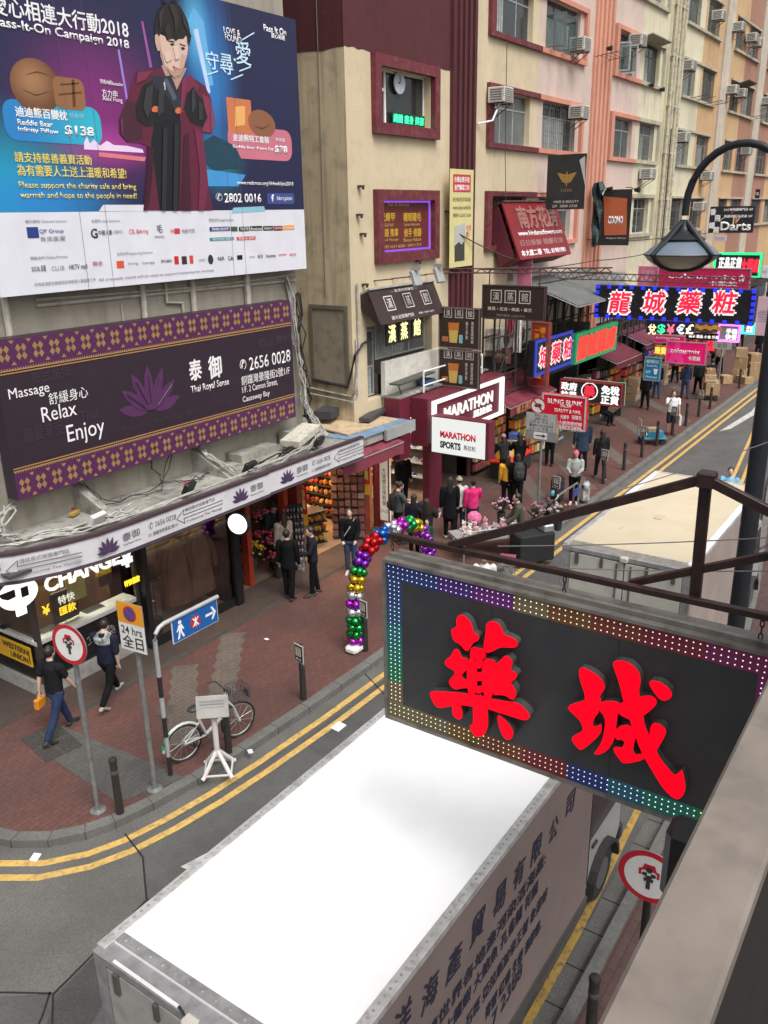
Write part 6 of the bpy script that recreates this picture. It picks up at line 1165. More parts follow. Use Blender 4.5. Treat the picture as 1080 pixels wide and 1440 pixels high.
for i in range(6): B().cyl((0, 0, i*.36), (0, 0, (i+1)*.36), .036, n=12).done('post', BW[i % 2], o, smooth=True)
A_ = R(0); ux = Vector((math.cos(A_), math.sin(A_), 0)); pts = [Vector((0, 0, 2.16)), Vector((0, 0, 2.42))]+[Vector((0, 0, 2.42))+ux*(.2-.2*math.cos(t))+Vector((0, 0, .2*math.sin(t))) for t in (R(30), R(60), R(90))]+[Vector((0, 0, 2.62))+ux*1.35]
B().tube(pts, .036, 12).done('bent_arm', BW[1], o, smooth=True); p = B().box((.83, -.0, -.2), (.98, .02, .4), bev=.003).done('sign_plate', flat((.6, .6, .6)), o); p.matrix_local = Matrix.Translation((0, 0, 2.6)) @ Matrix.Rotation(A_, 4, 'Z'); BLS = flat((.008, .1, .36)); B().box((.83, -.012, -.2), (.95, .004, .37)).done('blue_field', BLS, p)
b = B(); b.poly(ell(.5, -.08, .035, .035, 12), -.018, .003).poly([(.46, -.12), (.54, -.12), (.53, -.24), (.47, -.24)], -.018, .003).poly([(.47, -.24), (.5, -.24), (.47, -.35), (.43, -.35)], -.018, .003).poly([(.5, -.24), (.53, -.24), (.58, -.34), (.54, -.35)], -.018, .003).poly([(.46, -.14), (.42, -.22), (.44, -.23), (.48, -.17)], -.0185, .003).poly([(.54, -.14), (.58, -.21), (.56, -.22), (.52, -.17)], -.0185, .003); b.done('walker_symbol', W, p); B().poly(ell(.82, -.2, .11, .11, 24), -.018, .003).done('rail_emblem', flat((.4, .03, .04)), p)
b = B(); b.span((.81, -.023, -.28), (.83, -.02, -.12)).poly([(.75, -.13), (.78, -.13), (.89, -.27), (.86, -.27)], -.0235, .002).poly([(.89, -.13), (.86, -.13), (.75, -.27), (.78, -.27)], -.024, .002); b.done('rail_mark', W, p); b = B(); b.span((1.04, -.018, -.22), (1.2, -.015, -.18)).poly([(1.16, -.09), (1.2, -.09), (1.27, -.2), (1.2, -.31), (1.16, -.31), (1.22, -.2)], -.0185, .003); b.done('arrow_symbol', W, p)
o = pole('traffic_sign', 'round no motorbike symbol and grey parking hours plate on a pole mid pavement', 22.7, 10.0, 3.0, .04); M_ = Matrix.Translation((0, 0, 2.5)) @ Matrix.Rotation(R(-90), 4, 'Z')
p = B().box((0, -.05, 0), (.98, .012, .82)).done('sign_plate', mat((.3, .31, .32), .5, .3), o); p.matrix_local = M_; B().span((-.47, -.062, -.12), (.45, -.057, .4)).done('notice_plate', mat((.4, .41, .4), .5, dirt=.15), p)
for i, s_ in enumerate(('Mon - Fri', '星期一至五', '上午 4  下午 12', '星期六日及假日', '上午 12  午夜 12')): T(p, s_, .07 if i not in (2, 4) else .1, KT, 0, .34-.1*i, y=-.064, w=.4 if i < 2 else .75)
B().span((-.22, -.062, -.36), (.2, -.057, -.16)).done('arrow_plate', WTS, p); B().poly([(-.16, -.245), (.06, -.245), (.06, -.2), (.17, -.26), (.06, -.32), (.06, -.275), (-.16, -.275)], -.066, .003).done('arrow_symbol', KT, p)
q = B().poly(ell(-.12, .62, .25, .25, 30), -.06, .012).done('round_plate', RDS, p); B().poly(ell(-.12, .62, .2, .2, 30), -.064, .003).done('white_field', WTS, q); B().poly([(-.22, .58), (-.02, .58), (.0, .66), (-.1, .7), (-.24, .64)], -.067, .002).done('vehicle_symbol', KT, q); B().poly([(-.28, .76), (-.25, .79), (.04, .5), (.01, .47)], -.07, .002).done('red_bar', RDS, q)
x, y = _at(1008, 556); o = pole('traffic_sign', 'grey 24 hrs no stopping plate on the far pavement pole', 42.5, 9.75, 3.1, .04); p = B().box((0, -.05, 0), (.85, .012, 1.1)).done('sign_plate', mat((.42, .42, .4), .5), o); p.matrix_local = Matrix.Translation((0, 0, 2.7)) @ Matrix.Rotation(R(-90), 4, 'Z'); B().poly(ell(0, .2, .25, .25, 24), -.06, .003).done('dark_ring', mat((.08, .08, .1), .5), p); T(p, '24 hrs\n全日', .4, KT, 0, -.28, y=-.06, w=.6)
o = thing('traffic_sign', 'round no vehicles sign half hidden by the handrail on a black pole, right pavement', 'traffic sign', (7.0, 1.72, .126)); B().cyl((0, 0, 0), (0, 0, 2.45), .04, n=12).done('pole', BLACK, o, smooth=True); roundel(o, 2.3, .3, R(-86))
# ---- street lamp
o = thing('street_lamp', 'black gooseneck street lamp with a pendant dome over the road', 'street lamp', (12.4, 2.2, 0)); LB_ = mat((.012, .014, .018), .42, .2, var=.1)
B().lathe([(.22, 0), (.22, .5), (.14, .6), (.125, .8), (.125, 8.2), (.07, 8.45)], n=16).done('pole', LB_, o, smooth=True)
pts = [(0, 0, 8.3)]+[(0, .66-.66*math.cos(R(t)), 8.62+.75*math.sin(R(t))) for t in range(0, 181, 12)]+[(0, 1.32, 8.5)]
B().tube(pts, .05, 10).done('gooseneck', LB_, o, smooth=True)
LC = (0, 1.32, 8.0); B().lathe([(.06, .45), (.08, .36), (.12, .31), (.2, .26), (.3, .2), (.28, .18), (.1, .26)], LC, 28).done('cap', LB_, o, smooth=True)
B().lathe([(.002, .24), (.16, .215), (.3, .16), (.42, .08), (.5, .002)], LC, 32).done('upper_glass', mat((.12, .15, .19), .4, var=.15, vs=1.5), o, smooth=True)
B().lathe([(.5, -.002), (.44, -.075), (.34, -.14), (.2, -.185), (.002, -.2)], LC, 32).done('glass_bowl', mat((.24, .2, .155), .4, var=.15, vs=1.5), o, smooth=True)
b = B(); b.tube([(.51*math.cos(R(t)), 1.32+.51*math.sin(R(t)), 8.0) for t in range(0, 361, 15)], .008, 5)
for az in (62, 152):
    ca, sa = math.cos(R(az)), math.sin(R(az)); lo = [(.54, 0), (.47, -.085), (.36, -.155), (.2, -.205), (0, -.22)]; lo = lo+[(-q[0], q[1]) for q in lo[-2::-1]]
    b.tube([(q[0]*ca, 1.32+q[0]*sa, 8.0+q[1]) for q in lo], .024, 8)
for az in (62, 242, 152, 332):
    ca, sa = math.cos(R(az)), math.sin(R(az)); b.tube([(.05*ca, 1.32+.05*sa, 8.42), (.3*ca, 1.32+.3*sa, 8.19), (.55*ca, 1.32+.55*sa, 8.0)], [.035, .04, .026], 8)
b.done('ribs', LB_, o, smooth=True)
# ---- the balcony the photo is taken from
o = thing('balcony', 'weathered grey brown handrail on a dark parapet close to the camera', 'railing', (0, 0, 0))
RAIL = mat((.185, .155, .133), .5, var=.2, vs=6, dirt=.5, dcol=(.12, .1, .085), bump=.1, bs=25, streak=.3)
b = B(); b.span((-.8, .117, 7.655), (9, .226, 7.7), bev=.006); b.done('handrail', RAIL, o)
b = B(); b.span((-.8, .125, 6.6), (9, .215, 7.654)); b.done('parapet', mat((.012, .008, .007), .7), o)
b = B(); b.span((-.8, -1.4, 6.45), (9, .23, 6.59)); b.done('floor_slab', mat((.02, .014, .012), .8), o)
b = B(); b.box((0, 0, 0), (.16, .17, .36), bev=.03); b.done('bracket_box', mat((.008, .008, .009), .5), o).location = (3.1, .62, 6.0)
B().span((3.08, .232, 6.1), (3.13, .534, 6.15)).done('bracket_arm', BLACK, o)
# ---- bicycle
def bicycle(x, y, rz):
    o = thing('bicycle', 'white and green hire bicycle with front basket parked beside a bollard', 'bicycle', (x, y, .126), rz); WB = mat((.5, .52, .5), .35, var=.1)
    for nm, wx in (('rear_wheel', -.52), ('front_wheel', .52)):
        b = B(); n = 28; pts = [(wx+.32*math.cos(2*math.pi*i/n), 0, .33+.32*math.sin(2*math.pi*i/n)) for i in range(n+1)]; b.tube(pts, .02, 6); w_ = b.done(nm, mat((.015, .015, .015), .7), o, smooth=True)
        b = B(); pts = [(wx+.29*math.cos(2*math.pi*i/n), 0, .33+.29*math.sin(2*math.pi*i/n)) for i in range(n+1)]; b.tube(pts, .012, 5)
        for i in range(12): a = i*math.pi/6; b.cyl((wx+.03*math.cos(a), .02*(-1)**i, .33+.03*math.sin(a)), (wx+.29*math.cos(a+.2), 0, .33+.29*math.sin(a+.2)), .0025, n=4)
        b.cyl((wx, -.05, .33), (wx, .05, .33), .03, n=10); b.done('rim', STEEL, w_, smooth=True)
    b = B(); b.tube([(.33, 0, .85), (.2, 0, .5), (-.05, 0, .35), (-.1, 0, .32)], .032, 8).tube([(-.1, 0, .32), (-.2, 0, .62), (-.24, 0, .82)], .024, 8).tube([(-.1, .0, .3), (-.52, .045, .33)], .016, 6).tube([(-.1, .0, .3), (-.52, -.045, .33)], .016, 6).tube([(-.2, .0, .6), (-.52, .045, .34)], .012, 6).tube([(-.2, .0, .6), (-.52, -.045, .34)], .012, 6).tube([(.3, 0, .95), (.36, 0, .74), (.42, .05, .65), (.52, .05, .33)], .018, 6).tube([(.36, 0, .74), (.42, -.05, .65), (.52, -.05, .33)], .018, 6); b.done('frame', WB, o, smooth=True)
    b = B(); b.tube([(.3, 0, .95), (.3, 0, 1.02), (.28, .24, 1.06), (.16, .3, 1.05)], .013).tube([(.3, 0, 1.02), (.28, -.24, 1.06), (.16, -.3, 1.05)], .013); b.done('handlebar', DARK, o, smooth=True)
    b = B(); b.ball((-.27, 0, .88), .12, (1.1, .75, .38)).ball((-.14, 0, .89), .05, (1.6, .6, .5)); b.done('saddle', mat((.03, .035, .04), .5), o, smooth=True)
    b = B(); x0, x1, yw, z0, z1 = .4, .7, .15, .74, .98
    for zz in (z0, (z0+z1)/2, z1):
        b.tube([(x0, -yw, zz), (x1, -yw, zz), (x1, yw, zz), (x0, yw, zz), (x0, -yw, zz)], .005, 4)
    for i in range(7):
        yy = -yw+2*yw*i/6; b.cyl((x1, yy, z0), (x1, yy, z1), .004, n=4).cyl((x0, yy, z0), (x0, yy, z1), .004, n=4).cyl((x0, yy, z0), (x1, yy, z0), .004, n=4)
        xx = x0+(x1-x0)*i/6; b.cyl((xx, yw, z0), (xx, yw, z1), .004, n=4).cyl((xx, -yw, z0), (xx, -yw, z1), .004, n=4)
    k = b.done('basket', mat((.03, .035, .04), .5), o); B().box((.72, 0, .78), (.01, .16, .12)).done('basket_plate', mat((.06, .08, .1), .5), k)
    b = B(); b.tube([(-.52+.36*math.cos(R(t)), 0, .33+.36*math.sin(R(t))) for t in range(40, 200, 16)], .024, 6); b.done('rear_mudguard', mat((.62, .64, .62), .4), o, smooth=True); b = B(); b.tube([(-.52+.365*math.cos(R(t)), 0, .33+.365*math.sin(R(t))) for t in range(130, 185, 11)], .026, 6); b.done('green_mudguard_tip', mat((.02, .4, .22), .4), o, smooth=True)
    b = B(); b.lathe([(.001, -.012), (.09, -.012), (.09, .012), (.001, .012)], (-.1, .05, .31), 16, 'Y').cyl((-.1, -.1, .31), (-.02, -.1, .17), .012, n=6).cyl((-.1, .1, .31), (-.18, .1, .45), .012, n=6).box((-.02, -.15, .17), (.09, .08, .02)).box((-.18, .15, .45), (.09, .08, .02)); b.done('pedals', mat((.1, .1, .1), .5), o)
    b = B(); b.tube([(-.3, .06, .3), (-.26, .16, .02)], .012); b.done('kickstand', DARK, o)
x, y = _at(300, 1052); bicycle(8.45, 9.42, math.atan2(9.2-9.6, 9.0-7.85)+.08)
# ---- white board stand on splayed feet
x, y = _at(308, 1085); o = thing('board_stand', 'white post stand with splayed feet and a tilted grey notice board by the kerb', 'stand', (x, y, .126), R(-50)); WP = mat((.62, .6, .58), .45, var=.08, dirt=.15)
B().cyl((0, 0, .3), (0, 0, 1.12), .045, n=12).done('post', WP, o, smooth=True)
for k in range(4):
    a = R(45+90*k); B().tube([(0, 0, .42), (.3*math.cos(a), .3*math.sin(a), .05), (.34*math.cos(a), .34*math.sin(a), .03)], .035, 8).done('foot', WP, o, smooth=True)
b = B(); b.tube([(.3*math.cos(R(45+90*k)), .3*math.sin(R(45+90*k)), .07) for k in range(5)], .02, 6); b.done('foot_brace', WP, o); 
B().box((0, -.07, 1.25), (.5, .02, .36), rx=-.25, bev=.004).done('board', mat((.4, .39, .36), .6, dirt=.2), o); b = B()
for k in range(5): b.box((0, -.083-.012*0, 1.37-.06*k), (.38, .003, .012), rx=-.25)
b.done('board_print', GREY, o)
# ---- drain cover, litter
b = B(); M_ = Matrix.Translation((7.05, 11.88, .134)) @ Matrix.Rotation(R(-10), 4, 'Z')
for i in range(2):
    for j in range(2): b.box((-.17+.34*i, -.26+.52*j, 0), (.31, .48, .006), m=M_)
tag(b.done('drain_cover', mat((.07, .065, .06), .6, .3, bump=1, bs=60, var=.3, vs=20)), kind='structure')
for i, (x, y) in enumerate(((8.8, 11.0), (9.3, 10.4))): tag(B().box((x, y, .133), (.3, .3, .006), rz=R(45)).done('manhole_plate', mat((.075, .06, .052), .7)), kind='structure')
for i, (px, py, lab, sc) in enumerate(((476, 1023, 'flat white sheet of litter paper lying on the road', 1.6), (50, 1207, 'scrap of white litter in the gutter at the far left', 1), (352, 1058, 'small white litter cup beside the white stand', .7), (375, 900, 'tiny scrap of paper on the pavement left of the near poster', .6))):
    p = onZ(px, py, .0 if py > 1000 and i < 2 else .13); b = B(); b.box((0, 0, .02), (.15*sc, .11*sc, .012), rz=.5*i, rx=.1); o = b.done('litter', W); o.location = p; tag(o, lab, 'litter')
# ---- balloon arch
o = thing('balloon_arch', 'arch of shiny coloured foil balloons in rings on a white foot by the kerb', 'balloon arch', (12.5, 9.38, .126))
cols = [(.45, .05, .5), (.02, .3, .06), (.02, .3, .06), (.02, .28, .06), (.6, .6, .62), (.35, .02, .5), (.6, .6, .62), (.55, .38, .03), (.55, .38, .03), (.02, .3, .06), (.2, .03, .4), (.22, .03, .42), (.5, .015, .02), (.5, .015, .02), (.5, .015, .02), (.02, .12, .5), (.02, .14, .55), (.6, .6, .62), (.6, .6, .62), (.45, .03, .45), (.45, .03, .45), (.02, .35, .08), (.02, .35, .08), (.6, .45, .03), (.6, .45, .03), (.02, .2, .6), (.02, .2, .6), (.3, .05, .5)]
fm = {}
def foil(c):
    if c not in fm: fm[c] = mat(c, .12, .85, var=.1, bump=.35, bs=9, name='foil')
    return fm[c]
path = []
for i in range(300):
    t = math.pi*(1-i/299); path.append(Vector((1.5+1.5*math.cos(t)*abs(math.cos(t))**-.35 if abs(math.cos(t)) > .01 else 1.5, .0+.12*math.sin(t), .12+2.02*math.sin(t)**.72)))
acc = [0]
for i in range(1, 300): acc.append(acc[-1]+(path[i]-path[i-1]).length)
n = int(acc[-1]/.165); meshes = {}; cnt = 0; rest = B(); rr_ = random.Random(5)
for k in range(n):
    L_ = acc[-1]*(k+.5)/n; i = next(j for j in range(300) if acc[j] >= L_); p = path[i]; tn = (path[min(i+1, 299)]-path[max(i-1, 0)]).normalized(); side = Vector((0, 1, 0)); up = tn.cross(side)
    c = cols[k] if k < len(cols) else cols[(k*5) % len(cols)]
    for q in range(4):
        a = R(90*q+(45 if k % 2 else 0)); pos = p+(side*math.cos(a)+up*math.sin(a))*.1
        if cnt < 99:
            if c not in meshes:
                bb_ = B(); bb_.ball((0, 0, 0), .1, (1, 1, .8), 12, 8); m0 = bb_.done('balloon', foil(c), o, smooth=True); meshes[c] = m0; e = m0
            else: e = meshes[c].copy(); link(e, o); KIDS[o.name].append(e)
            e.location = pos; e.rotation_euler = (rr_.uniform(0, 3), rr_.uniform(0, 3), rr_.uniform(0, 3)); cnt += 1
        else: rest.ball(pos, .1, (1, 1, .85), 10, 7)
tag(rest.done('balloon', foil((.3, .05, .5)), o, smooth=True), kind='stuff')
b = B(); b.box((-.02, 0, .09), (.42, .3, .18), bev=.06); b.done('white_foot', mat((.75, .74, .72), .5), o); B().tube([p for p in path[::10]], .015, 6).done('arch_rod', STEEL, o)
# ---- carts, cartons, goods
CTN = [mat((.36, .24, .13), .8, var=.1, dirt=.1), mat((.3, .195, .105), .8, var=.1), mat((.4, .28, .16), .8, var=.1)]
def carton(x, y, z, s, rz, lab, i=0, grp='cardboard cartons on the far pavement'):
    o = thing('carton', lab, 'box', (x, y, z), rz, grp); B().span((-s[0]/2, -s[1]/2, 0), (s[0]/2, s[1]/2, s[2]), bev=.008).done('box_body', CTN[i % 3], o); B().span((-s[0]/2-.003, -.03, s[2]*.6), (s[0]/2+.003, .03, s[2]+.003)).done('tape', mat((.45, .36, .22), .3), o)
def cart(x, y, rz, lab, m=GREY):
    o = thing('hand_cart', lab, 'cart', (x, y, .126), rz); B().span((-.5, -.35, .22), (.5, .35, .27), bev=.01).done('deck', m, o); b = B(); b.tube([(-.48, -.3, .27), (-.52, -.3, .95), (-.52, .3, .95), (-.48, .3, .27)], .018, 8); b.done('handle', STEEL, o, smooth=True)
    for sx in (-.38, .38):
        for sy in (-.25, .25): B().lathe([(.001, -.025), (.1, -.025), (.1, .025), (.001, .025)], (sx, sy, .1), 14, 'Y').done('wheel', DARK, o, smooth=True)
    return o
cart(41.2, 9.75, R(20), 'hand cart stacked with cartons on the far pavement')
for i, (dx, dy, z, s, lab) in enumerate(((-.22, -.1, .4, (.6, .6, .55), 'big brown carton at the front of the cart load'), (.3, .1, .4, (.45, .6, .6), 'tall brown carton at the back of the cart load'), (-.2, .05, .96, (.55, .5, .35), 'carton in the middle of the cart load'), (.28, .15, 1.01, (.4, .45, .3), 'upper carton at the back of the cart load'), (0, .1, 1.32, (.5, .4, .22), 'flat carton on top of the cart load'))): carton(41.2+dx, 9.75+dy, z, s, R(20), lab, i)
for i, (x, y, z, s, lab) in enumerate(((46.6, 9.7, .13, (.7, .6, .6), 'bottom carton of the tall far stack'), (46.65, 9.7, .735, (.65, .6, .6), 'middle carton of the tall far stack'), (46.6, 9.72, 1.34, (.6, .55, .45), 'topmost carton of the tall far stack'), (47.4, 9.2, .13, (.8, .6, .9), 'wide carton right of the tall far stack'), (47.5, 9.25, 1.035, (.75, .6, .4), 'lid-like carton on the wide far carton'), (45.5, 10.1, .13, (.5, .5, .4), 'small pale carton left of the tall far stack'), (46.0, 9.3, .13, (.8, .5, .35), 'low carton lying in front of the tall far stack'))): carton(x, y, z, s, R(8*i), lab, i)
cart(31.9, 9.5, R(-60), 'low hand trolley with a tilted wire handle beside a bollard', mat((.05, .2, .3), .6)); o = thing('crate', 'blue crate of goods on the low hand trolley', 'crate', (31.95, 9.45, .4), R(-60)); B().span((-.3, -.22, 0), (.3, .22, .22), bev=.01).done('crate_body', mat((.03, .2, .32), .5), o); B().span((-.26, -.18, .221), (.1, .18, .32)).done('lid', CTN[2], o); tag(B().ico((31.6, 9.75, .5), .13, (1, 1, .9), 2, .1).done('bag', W), 'white plastic bag on the low hand trolley', 'bag')
# ================================================================ PEOPLE
_tmp = bpy.data.scenes.new('workbench')
def loft(b, pts, rad, side=(0, 1, 0), n=10):
    """closed tapering limb through pts; rad = list of (half width along side, half depth)"""
    pts = [Vector(p) for p in pts]; side = Vector(side); rings = []
    P, Q = list(pts), list(rad)
    t0 = (P[0]-P[1]).normalized(); t1 = (P[-1]-P[-2]).normalized()
    P = [P[0]+t0*min(Q[0])*.7]+P+[P[-1]+t1*min(Q[-1])*.7]; Q = [(Q[0][0]*.45, Q[0][1]*.45)]+Q+[(Q[-1][0]*.45, Q[-1][1]*.45)]
    for i, p in enumerate(P):
        t = (P[min(i+1, len(P)-1)]-P[max(i-1, 0)]).normalized(); s_ = side-t*side.dot(t)
        s_ = s_.normalized() if s_.length > .05 else Vector((1, 0, 0)); u = t.cross(s_)
        rings.append([b.bm.verts.new(p+s_*Q[i][0]*math.cos(2*math.pi*k/n)+u*Q[i][1]*math.sin(2*math.pi*k/n)) for k in range(n)])
    b.skin(rings)
def fuse(b, name, m, parent, vox=.013):
    """one continuous skin over overlapping limbs"""
    me = bpy.data.meshes.new(name); bmesh.ops.recalc_face_normals(b.bm, faces=b.bm.faces[:]); b.bm.to_mesh(me); b.bm.free()
    o = bpy.data.objects.new(name, me); _tmp.collection.objects.link(o)
    md = o.modifiers.new('r', 'REMESH'); md.mode = 'VOXEL'; md.voxel_size = vox
    sm = o.modifiers.new('s', 'SMOOTH'); sm.factor = .5; sm.iterations = 3
    vl = _tmp.view_layers[0]; vl.update(); dg = vl.depsgraph
    m2 = bpy.data.meshes.new_from_object(o.evaluated_get(dg)); bpy.data.objects.remove(o)
    m2.materials.clear(); m2.materials.append(m); m2.polygons.foreach_set('use_smooth', [True]*len(m2.polygons))
    r = bpy.data.objects.new(name, m2); link(r, parent); KIDS.setdefault(parent.name, []).append(r); return r
def person(label, x, y, hd, top, bottom, h=1.66, hair='short', hairc=(.015, .012, .01), shoe=(.02, .02, .02), L=(0, 0), Rr=(0, 0), la=(.05, .12, .15), ra=(.05, .12, .15), lean=0.0, head=(0.0, 0.0), sleeve=1.0, coat=0.0, shorts=False, hat=None, group=None, z=.126, vox=.016, wide=1.0, sit=False, skin=(.5, .33, .25), logo=None):
    """standing figure facing local +x; L, R = (hip swing, knee bend); la, ra = (swing, spread, elbow)"""
    o = thing('person', label, 'person', (x, y, z), R(hd), group); k = h/1.70
    SK = mat(skin, .5, var=.05); V = lambda a, b_, c: Vector((a, b_, c))*k
    def leg(s_, q):
        hip = V(0, s_*.09, .9); a, kn = q; th = V(math.sin(a), 0, -math.cos(a))*.43; kne = hip+th; an = a-kn; ank = kne+V(math.sin(an), 0, -math.cos(an))*.41; toe = ank+V(.16*math.cos(an*.5), s_*.02, -.05+.1*math.sin(an) if an < 0 else -.05); return hip, kne, ank, toe
    lg = {1: leg(1, L), -1: leg(-1, Rr)}; drop = min(lg[1][2].z, lg[-1][2].z)-.075*k
    D = Vector((0, 0, -drop)); lg = {s_: [p+D for p in v] for s_, v in lg.items()}
    piv = V(0, 0, .95)+D; RM = Matrix.Rotation(lean, 3, 'Y'); up = lambda a, b_, c: piv+RM @ V(a, b_, c-.95)
    def arm(s_, q):
        a, sp, e = q; sh = up(0, s_*.185*wide, 1.40); f = lambda an, L_: RM @ V(math.sin(an)*math.cos(sp), s_*math.sin(sp), -math.cos(an)*math.cos(sp))*L_
        el = sh+f(a, .28); d2 = RM @ V(math.sin(a+e), s_*(math.sin(sp)-.45*min(e, 1)), -math.cos(a+e)); d2.normalize(); wr = el+d2*.25*k; return sh, el, wr, d2
    am = {1: arm(1, la), -1: arm(-1, ra)}
    b = B()  # body
    loft(b, [up(0, 0, .88), up(0, 0, 1.0), up(.01, 0, 1.2), up(0, 0, 1.36), up(-.01, 0, 1.44), up(0, 0, 1.5)], [(.15*k, .1*k), (.14*k, .095*k), (.15*k, .1*k), (.16*k, .095*k), (.08*k, .06*k), (.05*k, .05*k)], n=14)
    hp, hy = head; HM = Matrix.Rotation(hy, 3, 'Z') @ Matrix.Rotation(hp+lean*.5, 3, 'Y'); nk = up(0, 0, 1.47); hv = lambda a, b_, c: nk+HM @ V(a, b_, c)
    loft(b, [nk-V(0, 0, .03), hv(.01, 0, .06)], [(.052*k, .055*k), (.05*k, .053*k)])
    loft(b, [hv(.045, 0, .035), hv(.035, 0, .075), hv(.02, 0, .13), hv(.01, 0, .18), hv(.005, 0, .215)], [(.035*k, .045*k), (.06*k, .075*k), (.074*k, .094*k), (.07*k, .09*k), (.045*k, .06*k)], n=12)
    loft(b, [hv(.108, 0, .135), hv(.125, 0, .1)], [(.012*k, .012*k), (.018*k, .016*k)], n=6)
    for s_ in (1, -1): loft(b, [hv(.0, s_*.076, .14), hv(.0, s_*.078, .1)], [(.012*k, .022*k), (.01*k, .016*k)], n=6)
    for s_ in (1, -1):
        sh, el, wr, d2 = am[s_]; loft(b, [sh, sh.lerp(el, .4), el, el.lerp(wr, .35), wr], [(.052*k,)*2, (.046*k,)*2, (.037*k,)*2, (.036*k,)*2, (.025*k,)*2])
        pl = wr+d2*.075*k; sd = d2.cross(Vector((1, 0, 0)) if abs(d2.x) < .7 else Vector((0, 0, 1))).normalized(); nr = d2.cross(sd)
        loft(b, [wr, wr.lerp(pl, .5), pl], [(.024*k, .018*k), (.038*k, .016*k), (.04*k, .014*k)], side=sd)
        for i, (off, ln) in enumerate(((-.029, .06), (-.01, .075), (.01, .078), (.029, .068))):
            f0 = pl+sd*off*k; f1 = f0+(d2+nr*.25*s_)*ln*.5*k; f2 = f1+(d2+nr*.8*s_).normalized()*ln*.5*k; loft(b, [f0, f1, f2], [(.0095*k,)*2, (.009*k,)*2, (.0075*k,)*2], n=6)
        t0 = wr.lerp(pl, .35)-sd*.03*k; loft(b, [t0, t0+(d2-sd*.7).normalized()*.045*k, t0+(d2-sd*.2).normalized()*.075*k], [(.012*k,)*2, (.011*k,)*2, (.008*k,)*2], n=6)
        hip, kne, ank, toe = lg[s_]; loft(b, [hip, hip.lerp(kne, .5), kne, kne.lerp(ank, .35), ank], [(.085*k,)*2, (.072*k,)*2, (.055*k,)*2, (.055*k,)*2, (.036*k,)*2])
        loft(b, [ank+V(-.04, 0, -.045), ank+V(.05, 0, -.05), toe], [(.035*k, .03*k), (.042*k, .03*k), (.035*k, .018*k)])
    bd = fuse(b, 'body', SK, o, vox)
    c = B()  # top
    lo = .9-coat; g = .028
    loft(c, [up(0, 0, lo), up(0, 0, max(lo+.06, .98)), up(.01, 0, 1.2), up(0, 0, 1.36), up(-.01, 0, 1.44)], [((.17+coat*.1)*k*wide, (.125+coat*.1)*k), (.165*k*wide, .122*k), (.172*k*wide, .128*k), (.18*k*wide, .122*k), (.095*k, .08*k)], n=14)
    for s_ in (1, -1):
        sh, el, wr, d2 = am[s_]; pts = [sh, sh.lerp(el, .5), el] if sleeve > .5 else [sh, sh.lerp(el, .75)]; rr = [((.052+g)*k,)*2, ((.046+g)*k,)*2, ((.04+g*.9)*k,)*2][:len(pts)]
        if sleeve > .8: pts += [el.lerp(wr, .5), wr]; rr += [((.035+g*.7)*k,)*2, ((.026+g*.6)*k,)*2]
        loft(c, pts, rr)
    tp = fuse(c, 'top', top if hasattr(top, 'node_tree') else mat(top, .9, var=.25, vs=7, bump=.3, bs=14, spec=.15), o, vox)
    p = B()
    loft(p, [up(0, 0, .84), up(0, 0, .98)], [(.165*k, .125*k), (.155*k, .115*k)], n=14)
    for s_ in (1, -1):
        hip, kne, ank, toe = lg[s_]; e = ank-(ank-kne)*.06
        if shorts: loft(p, [hip, hip.lerp(kne, .5), hip.lerp(kne, .95)], [(.105*k,)*2, (.1*k,)*2, (.095*k,)*2])
        else: loft(p, [hip, hip.lerp(kne, .5), kne, kne.lerp(ank, .4), e], [(.1*k,)*2, (.088*k,)*2, (.07*k,)*2, (.067*k,)*2, (.055*k,)*2])
    fuse(p, 'trousers' if not shorts else 'shorts', mat(bottom, .9, var=.2, vs=7, bump=.3, bs=14, spec=.15), o, vox)
    for s_ in (1, -1):
        hip, kne, ank, toe = lg[s_]; q = B(); fl_ = Vector((0, 0, -.012)); loft(q, [ank+V(-.06, 0, -.035), ank+V(.03, 0, -.025), toe+V(.02, 0, .0)+fl_, toe+V(.06, 0, -.012)], [(.04*k, .04*k), (.046*k, .045*k), (.045*k, .03*k), (.03*k, .02*k)])
        fuse(q, 'shoe', mat(shoe, .5, var=.1), o, vox)
    r = B(); hm = mat(hairc, .5, var=.2, vs=20)
    if hair != 'none':
        loft(r, [hv(-.012, 0, .12 if hair != 'long' else .08), hv(-.012, 0, .165), hv(-.008, 0, .205), hv(-.005, 0, .238)], [(.083*k, .088*k), (.088*k, .1*k), (.08*k, .094*k), (.045*k, .055*k)], n=12)
        if hair == 'long': loft(r, [hv(-.04, 0, .2), hv(-.07, 0, .08), hv(-.085, 0, -.05), hv(-.095, 0, -.17)], [(.075*k, .06*k), (.085*k, .05*k), (.09*k, .04*k), (.06*k, .03*k)])
        if hair == 'bun': loft(r, [hv(-.07, 0, .2), hv(-.12, 0, .21)], [(.04*k,)*2, (.04*k,)*2]); 
        if hair == 'tail': loft(r, [hv(-.09, 0, .17), hv(-.13, 0, .1), hv(-.12, 0, -.02)], [(.03*k,)*2, (.035*k,)*2, (.02*k,)*2])
        fuse(r, 'hair', hm, o, vox)
    else: r.bm.free()
    e = B()
    for s_ in (1, -1): e.ball(hv(.098, s_*.032, .135), .009*k, (1, 1, .8), 8, 6)
    e.done('eyes', KT, o); e = B(); e.ball(hv(.103, 0, .065), .014*k, (.5, 1.3, .35), 8, 6); e.done('mouth', flat((.3, .1, .09)), o)
